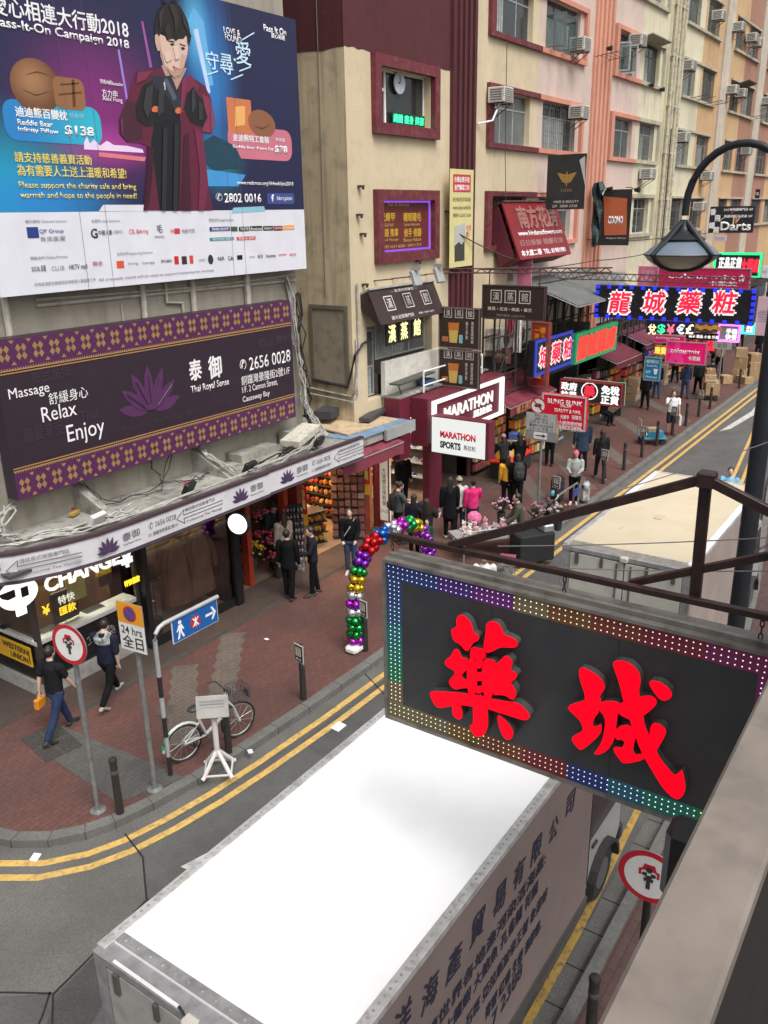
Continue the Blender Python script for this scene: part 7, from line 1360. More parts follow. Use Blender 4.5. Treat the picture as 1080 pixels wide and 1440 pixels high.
    if hat:
        q = B(); loft(q, [hv(-.005, 0, .16), hv(-.005, 0, .2), hv(0, 0, .245)], [(.092*k, .108*k), (.09*k, .105*k), (.05*k, .06*k)], n=14)
        if hat[0] == 'cap': loft(q, [hv(.08, 0, .175), hv(.16, 0, .165)], [(.06*k, .012*k), (.05*k, .01*k)])
        fuse(q, 'hat', mat(hat[1], .9, var=.15), o, vox)
    o['hand'] = [tuple(am[1][2]+am[1][3]*.1*k), tuple(am[-1][2]+am[-1][3]*.1*k)]; return o
def in_world(o, p): return Matrix.Translation(o.location) @ o.rotation_euler.to_matrix().to_4x4() @ Vector(p)
def backpack(o, label, c, z=1.22, s=1.0, dx=-.2):
    t = thing('backpack', label, 'backpack', in_world(o, (dx, 0, z)), o.rotation_euler.z); m = mat(c, .8, var=.2, vs=8, bump=.3)
    q = B(); loft(q, [(0, 0, -.2*s), (0, 0, -.05*s), (0, 0, .12*s), (.01, 0, .2*s)], [(.13*s, .07*s), (.15*s, .085*s), (.14*s, .075*s), (.1*s, .05*s)]); fuse(q, 'pack', m, t)
    q = B(); loft(q, [(-.09*s, 0, -.15*s), (-.095*s, 0, .0)], [(.1*s, .03*s), (.1*s, .03*s)]); fuse(q, 'pocket', m, t)
    q = B()
    for s_ in (1, -1): q.tube([(.03, s_*.1, .17*s), (.12, s_*.12, .235*s), (.3, s_*.12, .14*s), (.33, s_*.12, 0), (.2, s_*.15, -.15*s)], .014, 6)
    q.done('strap', DARK, t)
def bag(pos, label, c, s=(.2, .08, .24), rz=0, name='bag', handle=True, cat='bag'):
    t = thing(name, label, cat, pos, rz); q = B(); q.box((0, 0, 0), s, bev=min(s)*.25); q.done('bag_body', c if hasattr(c, 'node_tree') else mat(c, .7, var=.2, vs=9), t)
    if handle: q = B(); q.tube([(-s[0]*.3, 0, s[2]*.5), (-s[0]*.2, 0, s[2]*.5+.1), (s[0]*.2, 0, s[2]*.5+.1), (s[0]*.3, 0, s[2]*.5)], .008, 5); q.done('bag_handle', DARK, t)
    return t
NAVYC, BLK = (.01, .013, .028), (.006, .006, .0075)
g_ = lambda px, py: onZ(px, py, .13)[:2]
# near left walkers
x, y = g_(87, 1033); p1 = person('walking man in black t-shirt and blue jeans carrying an orange bag by the money counter', x, y, 8, (.012, .012, .014), (.022, .036, .08), 1.74, L=(.42, .12), Rr=(-.38, .22), la=(-.3, .12, .15), ra=(.35, .1, .2), sleeve=.3, head=(.1, .1), vox=.012)
bag(in_world(p1, p1['hand'][0])-Vector((0, 0, .1)), 'orange yellow plastic bag swinging from the hand of the walking man', (.6, .22, .01), (.24, .1, .2), R(20))
x, y = g_(158, 985); p2 = person('person in dark top with white patterned shoulders striding past the counter looking down', x, y, 22, (.014, .016, .032), BLK, 1.72, L=(.5, .05), Rr=(-.4, .5), la=(.5, .1, .9), ra=(-.15, .12, .25), sleeve=.55, head=(.55, 0), shoe=(.3, .29, .28), vox=.012, wide=1.08)
k = B(); loft(k, [(0.02, 0, 1.345), (.02, 0, 1.29), (.02, 0, 1.2)], [(.15, .105), (.215, .15), (.2, .15)], n=16); tp = fuse(k, 'white_yoke', mat((.3, .31, .3), .8, var=.7, vs=11, dirt=.8, dcol=(.03, .06, .05)), p2); tp.location.z = .02
# group at the shop entrance
person('person in all black facing away outside the shop entrance, left of a pair', *g_(408, 842), 20, BLK, BLK, 1.7, L=(.08, .05), Rr=(-.1, .05), coat=.1, hair='short', vox=.014, wide=1.05); p5 = person('young man in black jacket turned sideways with white shirt collar outside the shop entrance', *g_(442, 836), 140, (.014, .015, .02), BLK, 1.68, L=(.12, .1), Rr=(-.12, .05), la=(.4, .1, 1.0), head=(.2, .2), vox=.014)
bag(in_world(p5, (.25, -.15, .75)), 'black and white checked bag hanging by the young man in black', mat((.3, .3, .3), .7, var=1, vs=22), (.2, .07, .32), R(100))
person('woman with dark bob hair and cream blouse standing behind the pair in black', *g_(402, 806), 70, (.42, .35, .3), BLK, 1.6, hair='long', hairc=(.04, .022, .015)); person('man in dark jacket and cap seen inside the shop entrance beside the glowing disc', 14.9, 13.6, -110, (.03, .032, .034), BLK, 1.74, hat=('cap', (.02, .02, .02)), L=(.1, .05), Rr=(-.12, .05)); person('dim figure with bare legs deeper inside the shop entrance', 14.3, 14.4, -80, BLK, (.02, .02, .025), 1.62, shorts=True, hair='long')
pw = person('woman in black top and jeans facing the street by the toy racks', *g_(494, 806), -150, BLK, (.05, .07, .12), 1.68, hair='long', hairc=(.02, .015, .012), la=(.25, .1, .7), ra=(.2, .08, .6), L=(.06, .03), Rr=(-.04, .03), shoe=(.4, .4, .4)); q = B(); q.tube([in_world(pw, v) for v in ((.02, .12, 1.46), (.14, .0, 1.25), (.12, -.17, .98))], .012, 6); tag(q.done('bag_strap', mat((.4, .38, .35), .7)), 'pale shoulder strap across the woman in the black top', 'strap')
# crowd by the shoe shop
pm = person('man in grey t-shirt with black rucksack near the shoe shop doorway', 18.0, 11.95, -30, (.06, .065, .07), BLK, 1.72, sleeve=.3, la=(.5, .1, .9), ra=(.5, .1, .9), head=(.35, 0)); backpack(pm, 'black rucksack on the man in the grey t-shirt', BLK)
person('woman in navy coat with long dark hair seen from behind among the crowd', 17.6, 11.2, 20, NAVYC, BLK, 1.62, hair='long', coat=.12); person('woman with black hair and dark top showing her bare arms in the crowd', 17.5, 10.75, 15, (.02, .018, .02), BLK, 1.6, hair='long', sleeve=.3, la=(.4, .35, 1.2), ra=(.4, .35, 1.2)); person('small child in dark green near the end of the balloon arch', 17.35, 10.65, 200, (.02, .06, .045), (.03, .03, .05), 1.12, hair='short')
person('tall figure in a long black coat outside the shoe shop', *g_(632, 757), 40, BLK, BLK, 1.74, coat=.3, hair='long', shoe=(.35, .33, .3), L=(.12, .1), Rr=(-.1, .05)); person('shop assistant dressed in black standing in the shoe shop doorway', 20.6, 13.5, -120, (.01, .01, .01), BLK, 1.72)
pb_ = person('woman in white jacket and beige knitted hat walking away beside the pink jacket', *g_(645, 752), 42, (.48, .48, .46), NAVYC, 1.66, hat=('beanie', (.28, .24, .2)), L=(.15, .1), Rr=(-.12, .1), coat=.03); bag(in_world(pb_, (-.02, -.28, 1.0)), 'black shoulder bag of the woman in the white jacket', BLK, (.24, .1, .24), R(40)); person('woman in bright pink jacket walking away with a hand held out', *g_(664, 754), 45, (.62, .03, .16), (.02, .025, .045), 1.62, hair='bun', ra=(.4, .2, 1.0), L=(.14, .1), Rr=(-.1, .05), coat=.02)
person('shopper in black patterned jumper bending at the snack stall', 24.2, 11.9, 55, (.02, .02, .022), BLK, 1.66, lean=.25, hair='long', hat=('beanie', (.35, .14, .16)), la=(.7, .1, .6), ra=(.7, .1, .6)); person('second shopper in black beside the red snack table', 24.5, 11.55, 60, BLK, BLK, 1.7, hair='long', la=(.6, .1, .7))
py_ = person('woman in yellow jumper with a dark strap walking away past the flower cart', *g_(712, 714), 35, (.58, .3, .03), BLK, 1.62, hair='long', L=(.12, .1), Rr=(-.12, .1)); pk_ = person('person in black with a big dark rucksack right of the yellow jumper', *g_(726, 716), 38, BLK, BLK, 1.7, hair='long', L=(.1, .1), Rr=(-.1, .1)); backpack(pk_, 'big dark rucksack with grey zips on the person in black', (.03, .035, .035), 1.25, 1.15)
person('person in mustard top and dark trousers with their head hidden by the grey plate', *g_(772, 655), 30, (.5, .36, .12), BLK, 1.68, sleeve=.55, L=(.08, .05), Rr=(-.06, .02))
ph_ = person('woman in pink hat and pale grey hoodie standing by the kerb with luggage', 23.6, 9.25, -160, (.3, .31, .3), BLK, 1.64, hat=('cap', (.65, .1, .16)), hair='long', la=(.3, .1, 1.2), ra=(.3, .15, 1.2), shoe=(.5, .48, .46)); bag(in_world(ph_, (-.05, -.5, .45)), 'dark pram like bag with pale top left of the woman in the pink hat', (.02, .022, .028), (.5, .4, .75), R(20), 'luggage'); bag((23.3, 9.75, .5), 'small teal parcel on the dark luggage', (.08, .35, .4), (.5, .2, .15), .3, 'parcel', False, 'parcel'); bag((23.85, 8.98, .5), 'black and white tote bag right of the woman in the pink hat', mat((.3, .3, .3), .7, var=1, vs=6), (.32, .25, .6), .4)
person('big man in slate blue coat walking away from the kerb', *g_(817, 660), 40, (.03, .045, .075), BLK, 1.76, coat=.25, wide=1.25, L=(.15, .1), Rr=(-.12, .1)); person('woman in black with very long hair walking away beside the blue coat', *g_(843, 674), 38, (.014, .014, .016), (.016, .016, .02), 1.68, hair='long', L=(.3, .1), Rr=(-.25, .2), coat=.02, shoe=(.2, .19, .18))
person('seated figure in black on a low stool under the duty free sign', 33.8, 12.2, -100, BLK, BLK, 1.6, L=(1.4, 1.4), Rr=(1.3, 1.5), lean=.3)
ps = person('man in white t-shirt and dark shorts smoking beside the loaded trolley', *g_(942, 611), -150, (.68, .68, .7), (.03, .03, .04), 1.72, sleeve=.45, shorts=True, la=(.15, .15, .3), ra=(.5, .15, 2.1), L=(.05, .02), Rr=(-.05, .02), wide=1.1); bag(in_world(ps, ps['hand'][0])-Vector((0, 0, .2)), 'white carrier bag in the hand of the smoking man', (.6, .6, .58), (.3, .1, .42), .6)
far = [((922, 560), 30, BLK, (.03, .05, .14), 'figure in dark top and bright blue trousers far up the pavement', 'long'), ((906, 575), 40, BLK, BLK, 'dark figure standing in the shade under the blue massage sign', 'short'), ((962, 560), 35, (.02, .03, .06), (.035, .05, .1), 'woman in open blue coat walking away behind the white shirt man', 'long'), ((980, 555), 40, (.02, .02, .02), BLK, 'person in black and white jacket walking away near the box cart', 'short'), ((997, 555), 42, (.012, .016, .03), BLK, 'tall figure in dark navy jacket just left of the box cart', 'short'), ((1010, 525), 40, (.3, .2, .15), BLK, 'distant figure behind the grey 24 hrs plate', 'long'), ((1003, 520), 30, (.05, .04, .05), BLK, 'distant figure left of the grey 24 hrs plate', 'long'), ((1065, 505), 50, BLK, NAVYC, 'distant figure behind the far carton stack', 'short'), ((1072, 495), 40, (.1, .1, .11), BLK, 'farthest figure at the right edge of the pavement', 'short'), ((948, 538), 40, (.3, .05, .08), BLK, 'distant figure in dark red under the lowest pink sign', 'long'), ((1040, 490), -140, (.25, .22, .2), BLK, 'distant figure in beige facing the camera far up the pavement', 'short')]
for (px, py), hd, tc_, bc_, lab, hr in far:
    x, y = g_(px, py); person(lab, x, y, hd, tc_, bc_, 1.68, hair=hr, L=(.2, .1), Rr=(-.18, .15), vox=.024)
person('driver in light blue shirt with a hand to his mouth beyond the cream truck', 24.2, 4.95, 190, (.18, .42, .6), BLK, 1.74, z=0, ra=(.5, .1, 2.1), vox=.02); pv = person('flower seller in olive jumper leaning over the flower cart', 18.9, 8.75, 120, (.075, .07, .055), (.03, .03, .04), 1.7, hair='short', lean=.25, la=(.6, .1, .5), ra=(.6, .1, .5)); person('man in open white shirt with tanned bald head behind the truss arm', 15.15, 7.85, -150, (.62, .62, .6), BLK, 1.68, hair='none', z=0, skin=(.35, .19, .13), head=(.1, -.3))
bpy.data.scenes.remove(_tmp)
# ================================================================ FITTINGS AND GOODS
ACM = mat((.56, .55, .5), .5, var=.1, vs=4, dirt=.35); ACD = mat((.1, .1, .095), .6)
def ac(px, py, label, s=(.62, .55, .42), y=13.4):
    p = onY(px, py, y-.35); o = thing('air_conditioner', label, 'air conditioner', p, 0, 'window air conditioners on the facades')
    B().box((0, 0, 0), s, bev=.015).done('casing', ACM, o); b = B()
    for i in range(7): b.box((0, -s[1]/2-.004, -s[2]*.38+i*s[2]*.125), (s[0]*.82, .008, s[2]*.05))
    b.done('louvre', ACD, o); b = B()
    for i in range(5): b.box((-s[0]/2-.004, 0, -s[2]*.32+i*s[2]*.16), (.008, s[1]*.7, s[2]*.07))
    b.done('side_louvre', ACD, o); b = B(); b.tube([(-s[0]*.4, s[1]*.5, -s[2]/2-.02), (-s[0]*.4, -s[1]*.45, -s[2]/2-.02)], .018).tube([(s[0]*.4, s[1]*.5, -s[2]/2-.02), (s[0]*.4, -s[1]*.45, -s[2]/2-.02)], .018).tube([(-s[0]*.4, s[1]*.5, -s[2]/2-.35), (-s[0]*.4, -s[1]*.4, -s[2]/2-.03)], .015).tube([(s[0]*.4, s[1]*.5, -s[2]/2-.35), (s[0]*.4, -s[1]*.4, -s[2]/2-.03)], .015); b.done('bracket', RUST, o)
for px, py, lab in ((704, 134, 'air conditioner in the maroon framed window with a white drain hose'), (816, 63, 'air conditioner at the right of the top salmon framed window'), (814, 158, 'air conditioner at the right end of the salmon framed window, second row'), (897, 57, 'air conditioner between the two upper windows of the pink bay'), (911, 244, 'large air conditioner under the lower window of the pale yellow bay'), (1011, 22, 'air conditioner beside the topmost window of the orange bay'), (969, 92, 'air conditioner over the left window of the pale bay, upper row'), (960, 193, 'air conditioner over the left window of the pale bay, lower row'), (1039, 38, 'air conditioner over the highest window of the brown bay'), (1058, 53, 'left one of two air conditioners side by side in the brown bay'), (1064, 60, 'right one of two air conditioners side by side in the brown bay'), (1030, 126, 'left air conditioner at the middle window of the brown bay'), (1042, 131, 'right air conditioner at the middle window of the brown bay'), (995, 247, 'air conditioner on the wall behind the gooseneck of the lamp'), (984, 290, 'air conditioner left of the darts bar sign'), (1050, 212, 'air conditioner just above the gooseneck lamp arm'), (1078, 142, 'air conditioner at the right edge of the facade')): ac(px, py, lab)
b = B(); a = onY(704, 142, 13.0); b.tube(cable([a, a+Vector((-.3, .1, -.55)), a+Vector((-.75, .35, -.65))], n=3), .03, 6); tag(b.done('drain_hose', W, smooth=True), 'white drain hose looping below the air conditioner in the maroon frame', 'hose')
for px, py, lab in ((970, 138, 'left rusty drying rack below the pale bay window'), (990, 146, 'right rusty drying rack below the pale bay window'), (1055, 165, 'drying rack under the middle window of the brown bay'), (836, 80, 'drying rack below the top salmon framed window')):
    p = onY(px, py, 13.3); b = B()
    for dx in (0, 1.2): b.tube([(dx, 0, 0), (dx, -.9, .1)], .015, 5)
    for j in range(4): b.tube([(0, -.2-.2*j, .02+.02*j), (1.2, -.2-.2*j, .02+.02*j)], .01, 5)
    o = b.done('drying_rack', RUST); o.location = p; tag(o, lab, 'rack')
for px, py, lab in ((857, 68, 'small black spotlight on the wall right of the salmon pilaster'), (916, 120, 'left black spotlight under the pale yellow bay sill'), (931, 126, 'right black spotlight under the pale yellow bay sill'), (857, 266, 'left black spotlight over the orange banner'), (896, 267, 'right black spotlight over the orange banner')):
    p = onY(px, py, 13.1) if py < 200 else onX(px, py, 33.8); o = thing('spotlight', lab, 'spotlight', p, 0, 'small spotlights on the facades'); B().lathe([(.06, -.1), (.1, .1), (.001, .1)], n=12, ax='Y').done('lamp_head', BLACK, o, smooth=True); B().tube([(0, .08, 0), (0, .25, .1), (0, .45, .1)], .015, 5).done('arm', BLACK, o)
b = B(); b.box((0, 0, 0), (1.9, .9, .06), rx=-.25); o = b.done('window_canopy', mat((.06, .055, .045), .7, dirt=.4)); o.location = onY(1048, 119, 13.1); tag(o, 'dark rusty window canopy on the brown bay', 'canopy')
b = B(); b.box((0, 0, 0), (2.5, .7, .05), rx=-.2); o = b.done('window_canopy', mat((.3, .29, .22), .7, dirt=.5)); o.location = onY(921, 57, 13.15); tag(o, 'pale weathered canopy over the right upper window of the pink bay', 'canopy')
# white railing and plant on the sports shop roof
o = thing('roof_railing', 'white metal railing on the flat roof above the sports shop sign', 'railing', (0, 0, 0)); b = B()
for y, x0, x1 in ((12.7, 20.5, 24.0),):
    for z in (3.95, 4.35): b.cyl((x0, y, z), (x1, y, z), .025, n=6)
    for x in (20.5, 22.2, 24.0): b.cyl((x, y, 3.75), (x, y, 4.36), .028, n=6)
for z in (3.95, 4.35): b.cyl((24.0, 12.7, z), (24.0, 13.35, z), .025, n=6)
b.done('rails', WHITE, o); B().span((19.36, 12.78, 3.755), (24.6, 13.38, 3.8)).done('roof_deck', P_CONC, o)
for x, y, lab in ((21.2, 13.05, 'blue plastic basin on the roof behind the white railing'),): 
    b = B(); b.lathe([(.2, 0), (.28, .2), (.26, .2), (.18, .03)], n=14); q = b.done('basin', flat((.06, .14, .3)), smooth=True); q.location = (x, y, 3.8); tag(q, lab, 'basin')
b = B(); b.box((0, 0, 0), (2.2, .35, .05), rz=.1).tube([(-.8, 0, 0), (-.6, 0, -.35)], .02).tube([(.6, 0, 0), (.8, 0, -.35)], .02); q = b.done('metal_shelf', mat((.1, .1, .09), .6, .3, dirt=.3)); q.location = (20.4, 13.0, 4.16); tag(q, 'dark metal shelf resting in front of the white upstairs parapet', 'shelf')
for i in range(3): 
    p = (26.0+1.1*i, 13.05, 4.6); q = thing('condenser', ('left', 'middle', 'right')[i]+' grey condenser unit in the dark clutter below the wide spa sign', 'condenser', p); B().box((0, 0, 0), (.85, .4, .7), bev=.02).done('casing', mat((.3, .29, .26), .6, dirt=.4), q); B().lathe([(.001, .2), (.26, .2), (.26, .215), (.001, .215)], n=20, ax='Y').done('fan_grille', DARK, q)
# interiors --------------------------------------------------------------
PAL = [(.5, .04, .03), (.55, .2, .03), (.6, .35, .05), (.4, .03, .1), (.5, .45, .4), (.12, .05, .03), (.25, .06, .02), (.55, .1, .12), (.1, .2, .08), (.08, .1, .3)]
def goods_wall(name, label, cat, loc, rz, w_, h_, rows, cols, pal, size=.8, frame=DARK, shape='box', seed=1, d=.18, group=None):
    """shelved rack; the many small goods of one colour are one part"""
    o = thing(name, label, cat, loc, rz, group); rn = random.Random(seed); f = B(); f.span((-w_/2, .0, 0), (w_/2, .03, h_))
    for i in range(rows+1): f.span((-w_/2, -d, h_*i/rows-.012), (w_/2, -.001, h_*i/rows+.012))
    f.done('shelf_frame', frame, o); bs_ = {}
    for i in range(rows):
        for j in range(cols):
            c = rn.choice(pal); b = bs_.setdefault(c, B()); cx = -w_/2+w_*(j+.5)/cols; ch = h_/rows; sw, sh = w_/cols*size*rn.uniform(.8, 1), ch*size*rn.uniform(.65, 1); z0 = h_*i/rows+.013
            if shape == 'box': b.box((cx, -d*.6, z0+sh/2), (sw, d*.7, sh), rz=rn.uniform(-.15, .15), bev=.004)
            else: b.ico((cx+rn.uniform(-.02, .02), -d*.6, z0+sh/2), 1, (sw*.55, d*.5, sh*.5), 1, .12)
    for c, b in bs_.items(): tag(b.done('goods', mat(c, .5, var=.3, vs=25), o), kind='stuff')
    return o
WP_ = [(.6, .25, .05), (.55, .1, .04), (.65, .4, .15), (.5, .05, .05), (.3, .1, .04), (.65, .55, .4)]
goods_wall('goods_rack', 'back wall of red and orange toys in the warm gift shop', 'rack', (16.9, 17.0, .3), 0, 3.0, 2.3, 7, 18, WP_, shape='ball', seed=2)
goods_wall('goods_rack', 'side wall of orange and red trinkets inside the gift shop', 'rack', (18.6, 15.4, .3), R(-90), 3.2, 2.3, 8, 18, WP_, shape='ball', seed=3)
goods_wall('goods_rack', 'rack of brown snack packets at the right side of the gift shop door', 'rack', (17.65, 13.35, .2), R(-60), .9, 2.0, 9, 5, [(.2, .09, .07), (.25, .12, .1), (.16, .06, .05), (.3, .2, .16)], .92, seed=4)
goods_wall('goods_rack', 'rack of grey and pink key rings by the flower shop post', 'rack', (15.15, 13.2, .25), R(-50), .5, 1.6, 9, 6, [(.3, .25, .24), (.4, .25, .28), (.2, .18, .17)], .8, shape='ball', seed=5)
goods_wall('goods_rack', 'low warm lit counter of golden toys in the middle of the gift shop', 'rack', (16.5, 14.4, .13), R(-20), 1.6, .9, 3, 12, [(.5, .28, .06), (.45, .2, .05), (.5, .35, .12)], .9, shape='ball', seed=6, d=.5)
for x, y, z, lab in ((15.6, 13.28, 1.5, 'red and yellow vertical price banner on the left post of the gift shop'), (17.95, 13.0, 1.7, 'red and yellow vertical price banner over the snack packets')):
    o = thing('price_banner', lab, 'banner', (x, y, z), R(-70)); B().span((-.14, 0, -.05), (.14, .015, 1.0)).done('red_cloth', flat((.55, .02, .025)), o); B().span((-.14, -.004, -.35), (.14, .012, -.055)).done('yellow_cloth', flat((.6, .35, .03)), o); T(o, '大\n特\n價', .8, flat((.7, .6, .2)), 0, .48, w=.2, bold=.03)
# flower shop
LEAF = mat((.035, .06, .025), .6, var=.4, vs=15)
def bunch(x, y, z, s, c, lab, seed, grp='flower bunches at the shop front'):
    o = thing('flower_bunch', lab, 'flowers', (x, y, z), 0, grp); rn = random.Random(seed); b = B(); f = B()
    for i in range(26):
        a, e = rn.uniform(0, 6.28), rn.uniform(.1, 1.2); d = Vector((math.cos(a)*math.sin(e), math.sin(a)*math.sin(e), math.cos(e)))*s*rn.uniform(.6, 1)
        t = d.cross(Vector((0, 0, 1))).normalized()*.05; b.face([(0, 0, 0), d*.6+t, d, d*.6-t])
    for i in range(22):
        a, e = rn.uniform(0, 6.28), rn.uniform(0, 1.1); d = Vector((math.cos(a)*math.sin(e), math.sin(a)*math.sin(e), math.cos(e)))*s*rn.uniform(.75, 1.05); f.ico(d, rn.uniform(.03, .055), (1, 1, .8), 1, .25)
    b.done('leaves', LEAF, o); f.done('blossoms', mat(c, .6, var=.3, vs=20), o); p = B(); p.lathe([(.09, -.3), (.12, 0), (.1, 0), (.08, -.28)], n=12); p.done('pot', DARK, o)
for i, (x, y, z, c, lab) in enumerate(((14.3, 13.6, 1.0, (.4, .03, .08), 'crimson flower bunch in front of the red door frame'), (14.7, 13.5, .7, (.5, .06, .12), 'rose pink flower bunch low at the shop front'), (14.2, 13.9, 1.45, (.3, .02, .03), 'dark red flower bunch high behind the crimson one'), (14.75, 13.8, 1.35, (.45, .1, .15), 'dusty pink flower bunch high at the right of the shop front'), (13.95, 13.5, .8, (.6, .35, .02), 'yellow flower bunch at the left of the shop front'), (14.5, 13.2, .45, (.25, .02, .04), 'wine red flower bunch nearest the pavement'), (14.95, 13.4, 1.05, (.5, .15, .12), 'salmon flower bunch beside the key ring rack'))): bunch(x, y, z, .38, c, lab, i)
B().span((13.7, 13.4, .13), (13.85, 13.6, 3.1)).done('red_post', mat((.3, .035, .015), .5), A); B().span((14.9, 13.25, .13), (15.05, 13.45, 3.1)).done('red_post', mat((.3, .035, .015), .5), A); B().box((14.35, 14.2, 2.6), (.7, .1, .5)).done('wall_screen', mat((.12, .2, .32), .4, emit=.3), A)
B().span((13.0, 15.5, .14), (15.0, 15.6, 3.0)).done('red_back_wall', mat((.22, .04, .02), .6, var=.3), A)
# display window: hanging coats
o = thing('coat', 'long brown coat hanging in the dark shop window', 'coat', (11.55, 13.5, 1.3), R(-10), 'coats in the shop window'); b = B(); loft_ = [(0, 0, -.75), (0, 0, -.2), (0, 0, .35), (0, 0, .62), (0, 0, .74)]
rs = []
for (p, a_, c_) in zip(loft_, (.36, .3, .27, .22, .07), (.17, .14, .13, .1, .06)): rs.append([b.bm.verts.new((a_*math.cos(i*.5236), c_*math.sin(i*.5236)*(1+.12*math.sin(i*2)), p[2])) for i in range(12)])
b.skin(rs); b.done('coat_body', mat((.2, .12, .085), .9, var=.3), o, smooth=True)
for s_ in (1, -1): B().tube([(s_*.2, 0, .58), (s_*.34, -.03, .2), (s_*.36, -.06, -.2)], [.09, .08, .065], 8).done('sleeve', mat((.12, .07, .05), .9, var=.3), o, smooth=True)
c2 = o.copy(); link(c2); c2.location = (12.2, 13.45, 1.35); c2['label'] = 'second brown coat hanging at the right of the shop window'
for ch in KIDS[o.name]: q = ch.copy(); link(q, c2)
o = thing('potted_plant', 'leafy potted plant behind the shop glass beside the money counter', 'plant', (10.75, 13.35, 1.3)); b = B(); rn = random.Random(9)
for i in range(60):
    a, e = rn.uniform(0, 6.28), rn.uniform(.0, 1.5); d = Vector((math.cos(a)*math.sin(e), math.sin(a)*math.sin(e), math.cos(e)))*rn.uniform(.25, .55); t = d.cross(Vector((0, 0, 1))).normalized()*.05; b.face([d*.3, d*.65+t, d, d*.65-t])
b.done('leaves', LEAF, o); B().lathe([(.1, -1.1), (.14, -.75), (.02, -.74), (.02, 0)], n=12).done('pot', DARK, o)
# shoe shop
o = thing('shoe_shelf', 'lit white shoe shelves on the end wall of the shoe shop', 'shelf', (22.25, 15.4, .3), R(-90)); 
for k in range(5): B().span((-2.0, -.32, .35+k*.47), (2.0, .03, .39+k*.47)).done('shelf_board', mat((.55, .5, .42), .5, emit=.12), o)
B().span((-2.0, .031, 0), (2.0, .05, 2.55)).done('back_board', mat((.12, .1, .09), .6), o)
shoe0 = None; rn = random.Random(11); SC = [mat(c, .5) for c in ((.6, .6, .6), (.03, .03, .04), (.35, .3, .28), (.06, .08, .25), (.45, .04, .05), (.5, .5, .3))]
nm_ = ('top', 'second', 'third', 'fourth', 'lowest'); proto = {}
for k in range(5):
    for j in range(11):
        ci = rn.randrange(6)
        if ci not in proto:
            t = thing('shoe', '', 'shoe', (0, 0, 0)); b = B(); b.ball((0, 0, .05), .06, (1, 2.2, .9), 10, 6).ball((0, .06, .1), .05, (.9, 1.1, 1), 8, 6); b.done('upper', SC[ci], t, smooth=True); b = B(); b.box((0, 0, .012), (.11, .27, .024), bev=.01); b.done('sole', W, t); proto[ci] = t
        else: t = proto[ci].copy(); link(t); [link(q_, t) for q_ in (c.copy() for c in KIDS[proto[ci].name])]
        t.location = (22.05+rn.uniform(-.03, .03), 13.65+j*.34, .3+.395+k*.47); t.rotation_euler.z = R(90+rn.uniform(-20, 20)); t['label'] = 'sports shoe on the lit shelves of the shoe shop end wall'; t['group'] = 'shoes on the shop shelves'; t['category'] = 'shoe'
for x, y, lab in ((19.6, 14.2, 'wooden bench table with shoes at the shoe shop doorway'), (20.6, 15.3, 'second bench table deeper in the shoe shop')):
    o = thing('display_table', lab, 'table', (x, y, .13), R(15)); B().span((-.8, -.4, .0), (.8, .4, .62), bev=.01).done('table_body', mat((.32, .2, .11), .5, var=.15), o)
    for j in range(5): t = proto[list(proto)[j % len(proto)]].copy(); link(t); t.location = (x-.5+.25*j, y-.1+.08*j, .76); t.rotation_euler.z = .6*j; t['label'] = 'sports shoe on the bench tables of the shoe shop'; t['group'] = 'shoes on the display tables'; [link(q_, t) for q_ in (c.copy() for c in KIDS[proto[list(proto)[j % len(proto)]].name])]
o = thing('star_decoration', 'orange star burst decoration hanging at the top of the shoe shop door', 'decoration', onY(547, 647, 12.9), 0); B().poly([(.22*math.cos(R(18*i))*(1 if i % 2 else .6), .22*math.sin(R(18*i))*(1 if i % 2 else .6)) for i in range(20)], 0, .03).done('star_sheet', mat((.7, .25, .03), .5, emit=.35), o)
goods_wall('goods_rack', 'shelves of dark goods on the left wall of the shoe shop', 'rack', (18.85, 15.4, .4), R(90), 3.0, 2.1, 5, 12, [(.05, .04, .04), (.3, .28, .26), (.1, .06, .05), (.4, .05, .05)], .8, seed=8)
# snack stall under the maroon awning
o = thing('snack_table', 'red topped snack table on the kerb side of the maroon awning', 'table', (25.6, 12.35, .13), R(4)); B().span((-1.0, -.4, .55), (1.0, .4, .6)).done('red_top', flat((.6, .02, .02)), o); B().span((-.95, -.36, 0), (.95, .36, .549)).done('table_body', DARK, o)
for i, (x, y, z, s, c, lab) in enumerate(((25.2, 12.4, .735, (.6, .4, .35), (.6, .4, .05), 'yellow snack box on the left of the red table'), (25.9, 12.35, .735, (.5, .45, .5), (.35, .25, .16), 'tan display carton in the middle of the red table'), (25.95, 12.4, 1.24, (.4, .35, .2), (.04, .1, .35), 'blue snack box on top of the tan carton'), (26.4, 12.5, .735, (.4, .3, .3), (.6, .5, .1), 'pale yellow snack box on the right of the red table'))):
    t = thing('snack_box', lab, 'box', (x, y, z), .1*i, 'snack boxes on the red table'); B().span((-s[0]/2, -s[1]/2, 0), (s[0]/2, s[1]/2, s[2]), bev=.01).done('box_body', mat(c, .5, var=.2, vs=8), t); B().span((-s[0]*.3, -s[1]/2-.004, s[2]*.3), (s[0]*.3, -s[1]/2-.001, s[2]*.7)).done('box_label', flat((.6, .5, .4)), t)
SN = [(.6, .4, .04), (.5, .06, .04), (.6, .25, .06), (.35, .08, .1), (.55, .5, .3), (.3, .18, .08)]
goods_wall('goods_rack', 'yellow and red snack packets rising behind the red table', 'rack', (25.6, 13.3, .3), 0, 2.2, 1.9, 6, 11, SN, .9, seed=12); goods_wall('goods_rack', 'sloping bins of orange snacks right of the red table', 'rack', (28.1, 13.0, .2), R(-8), 2.6, 1.5, 4, 14, SN, .95, seed=13, d=.4)
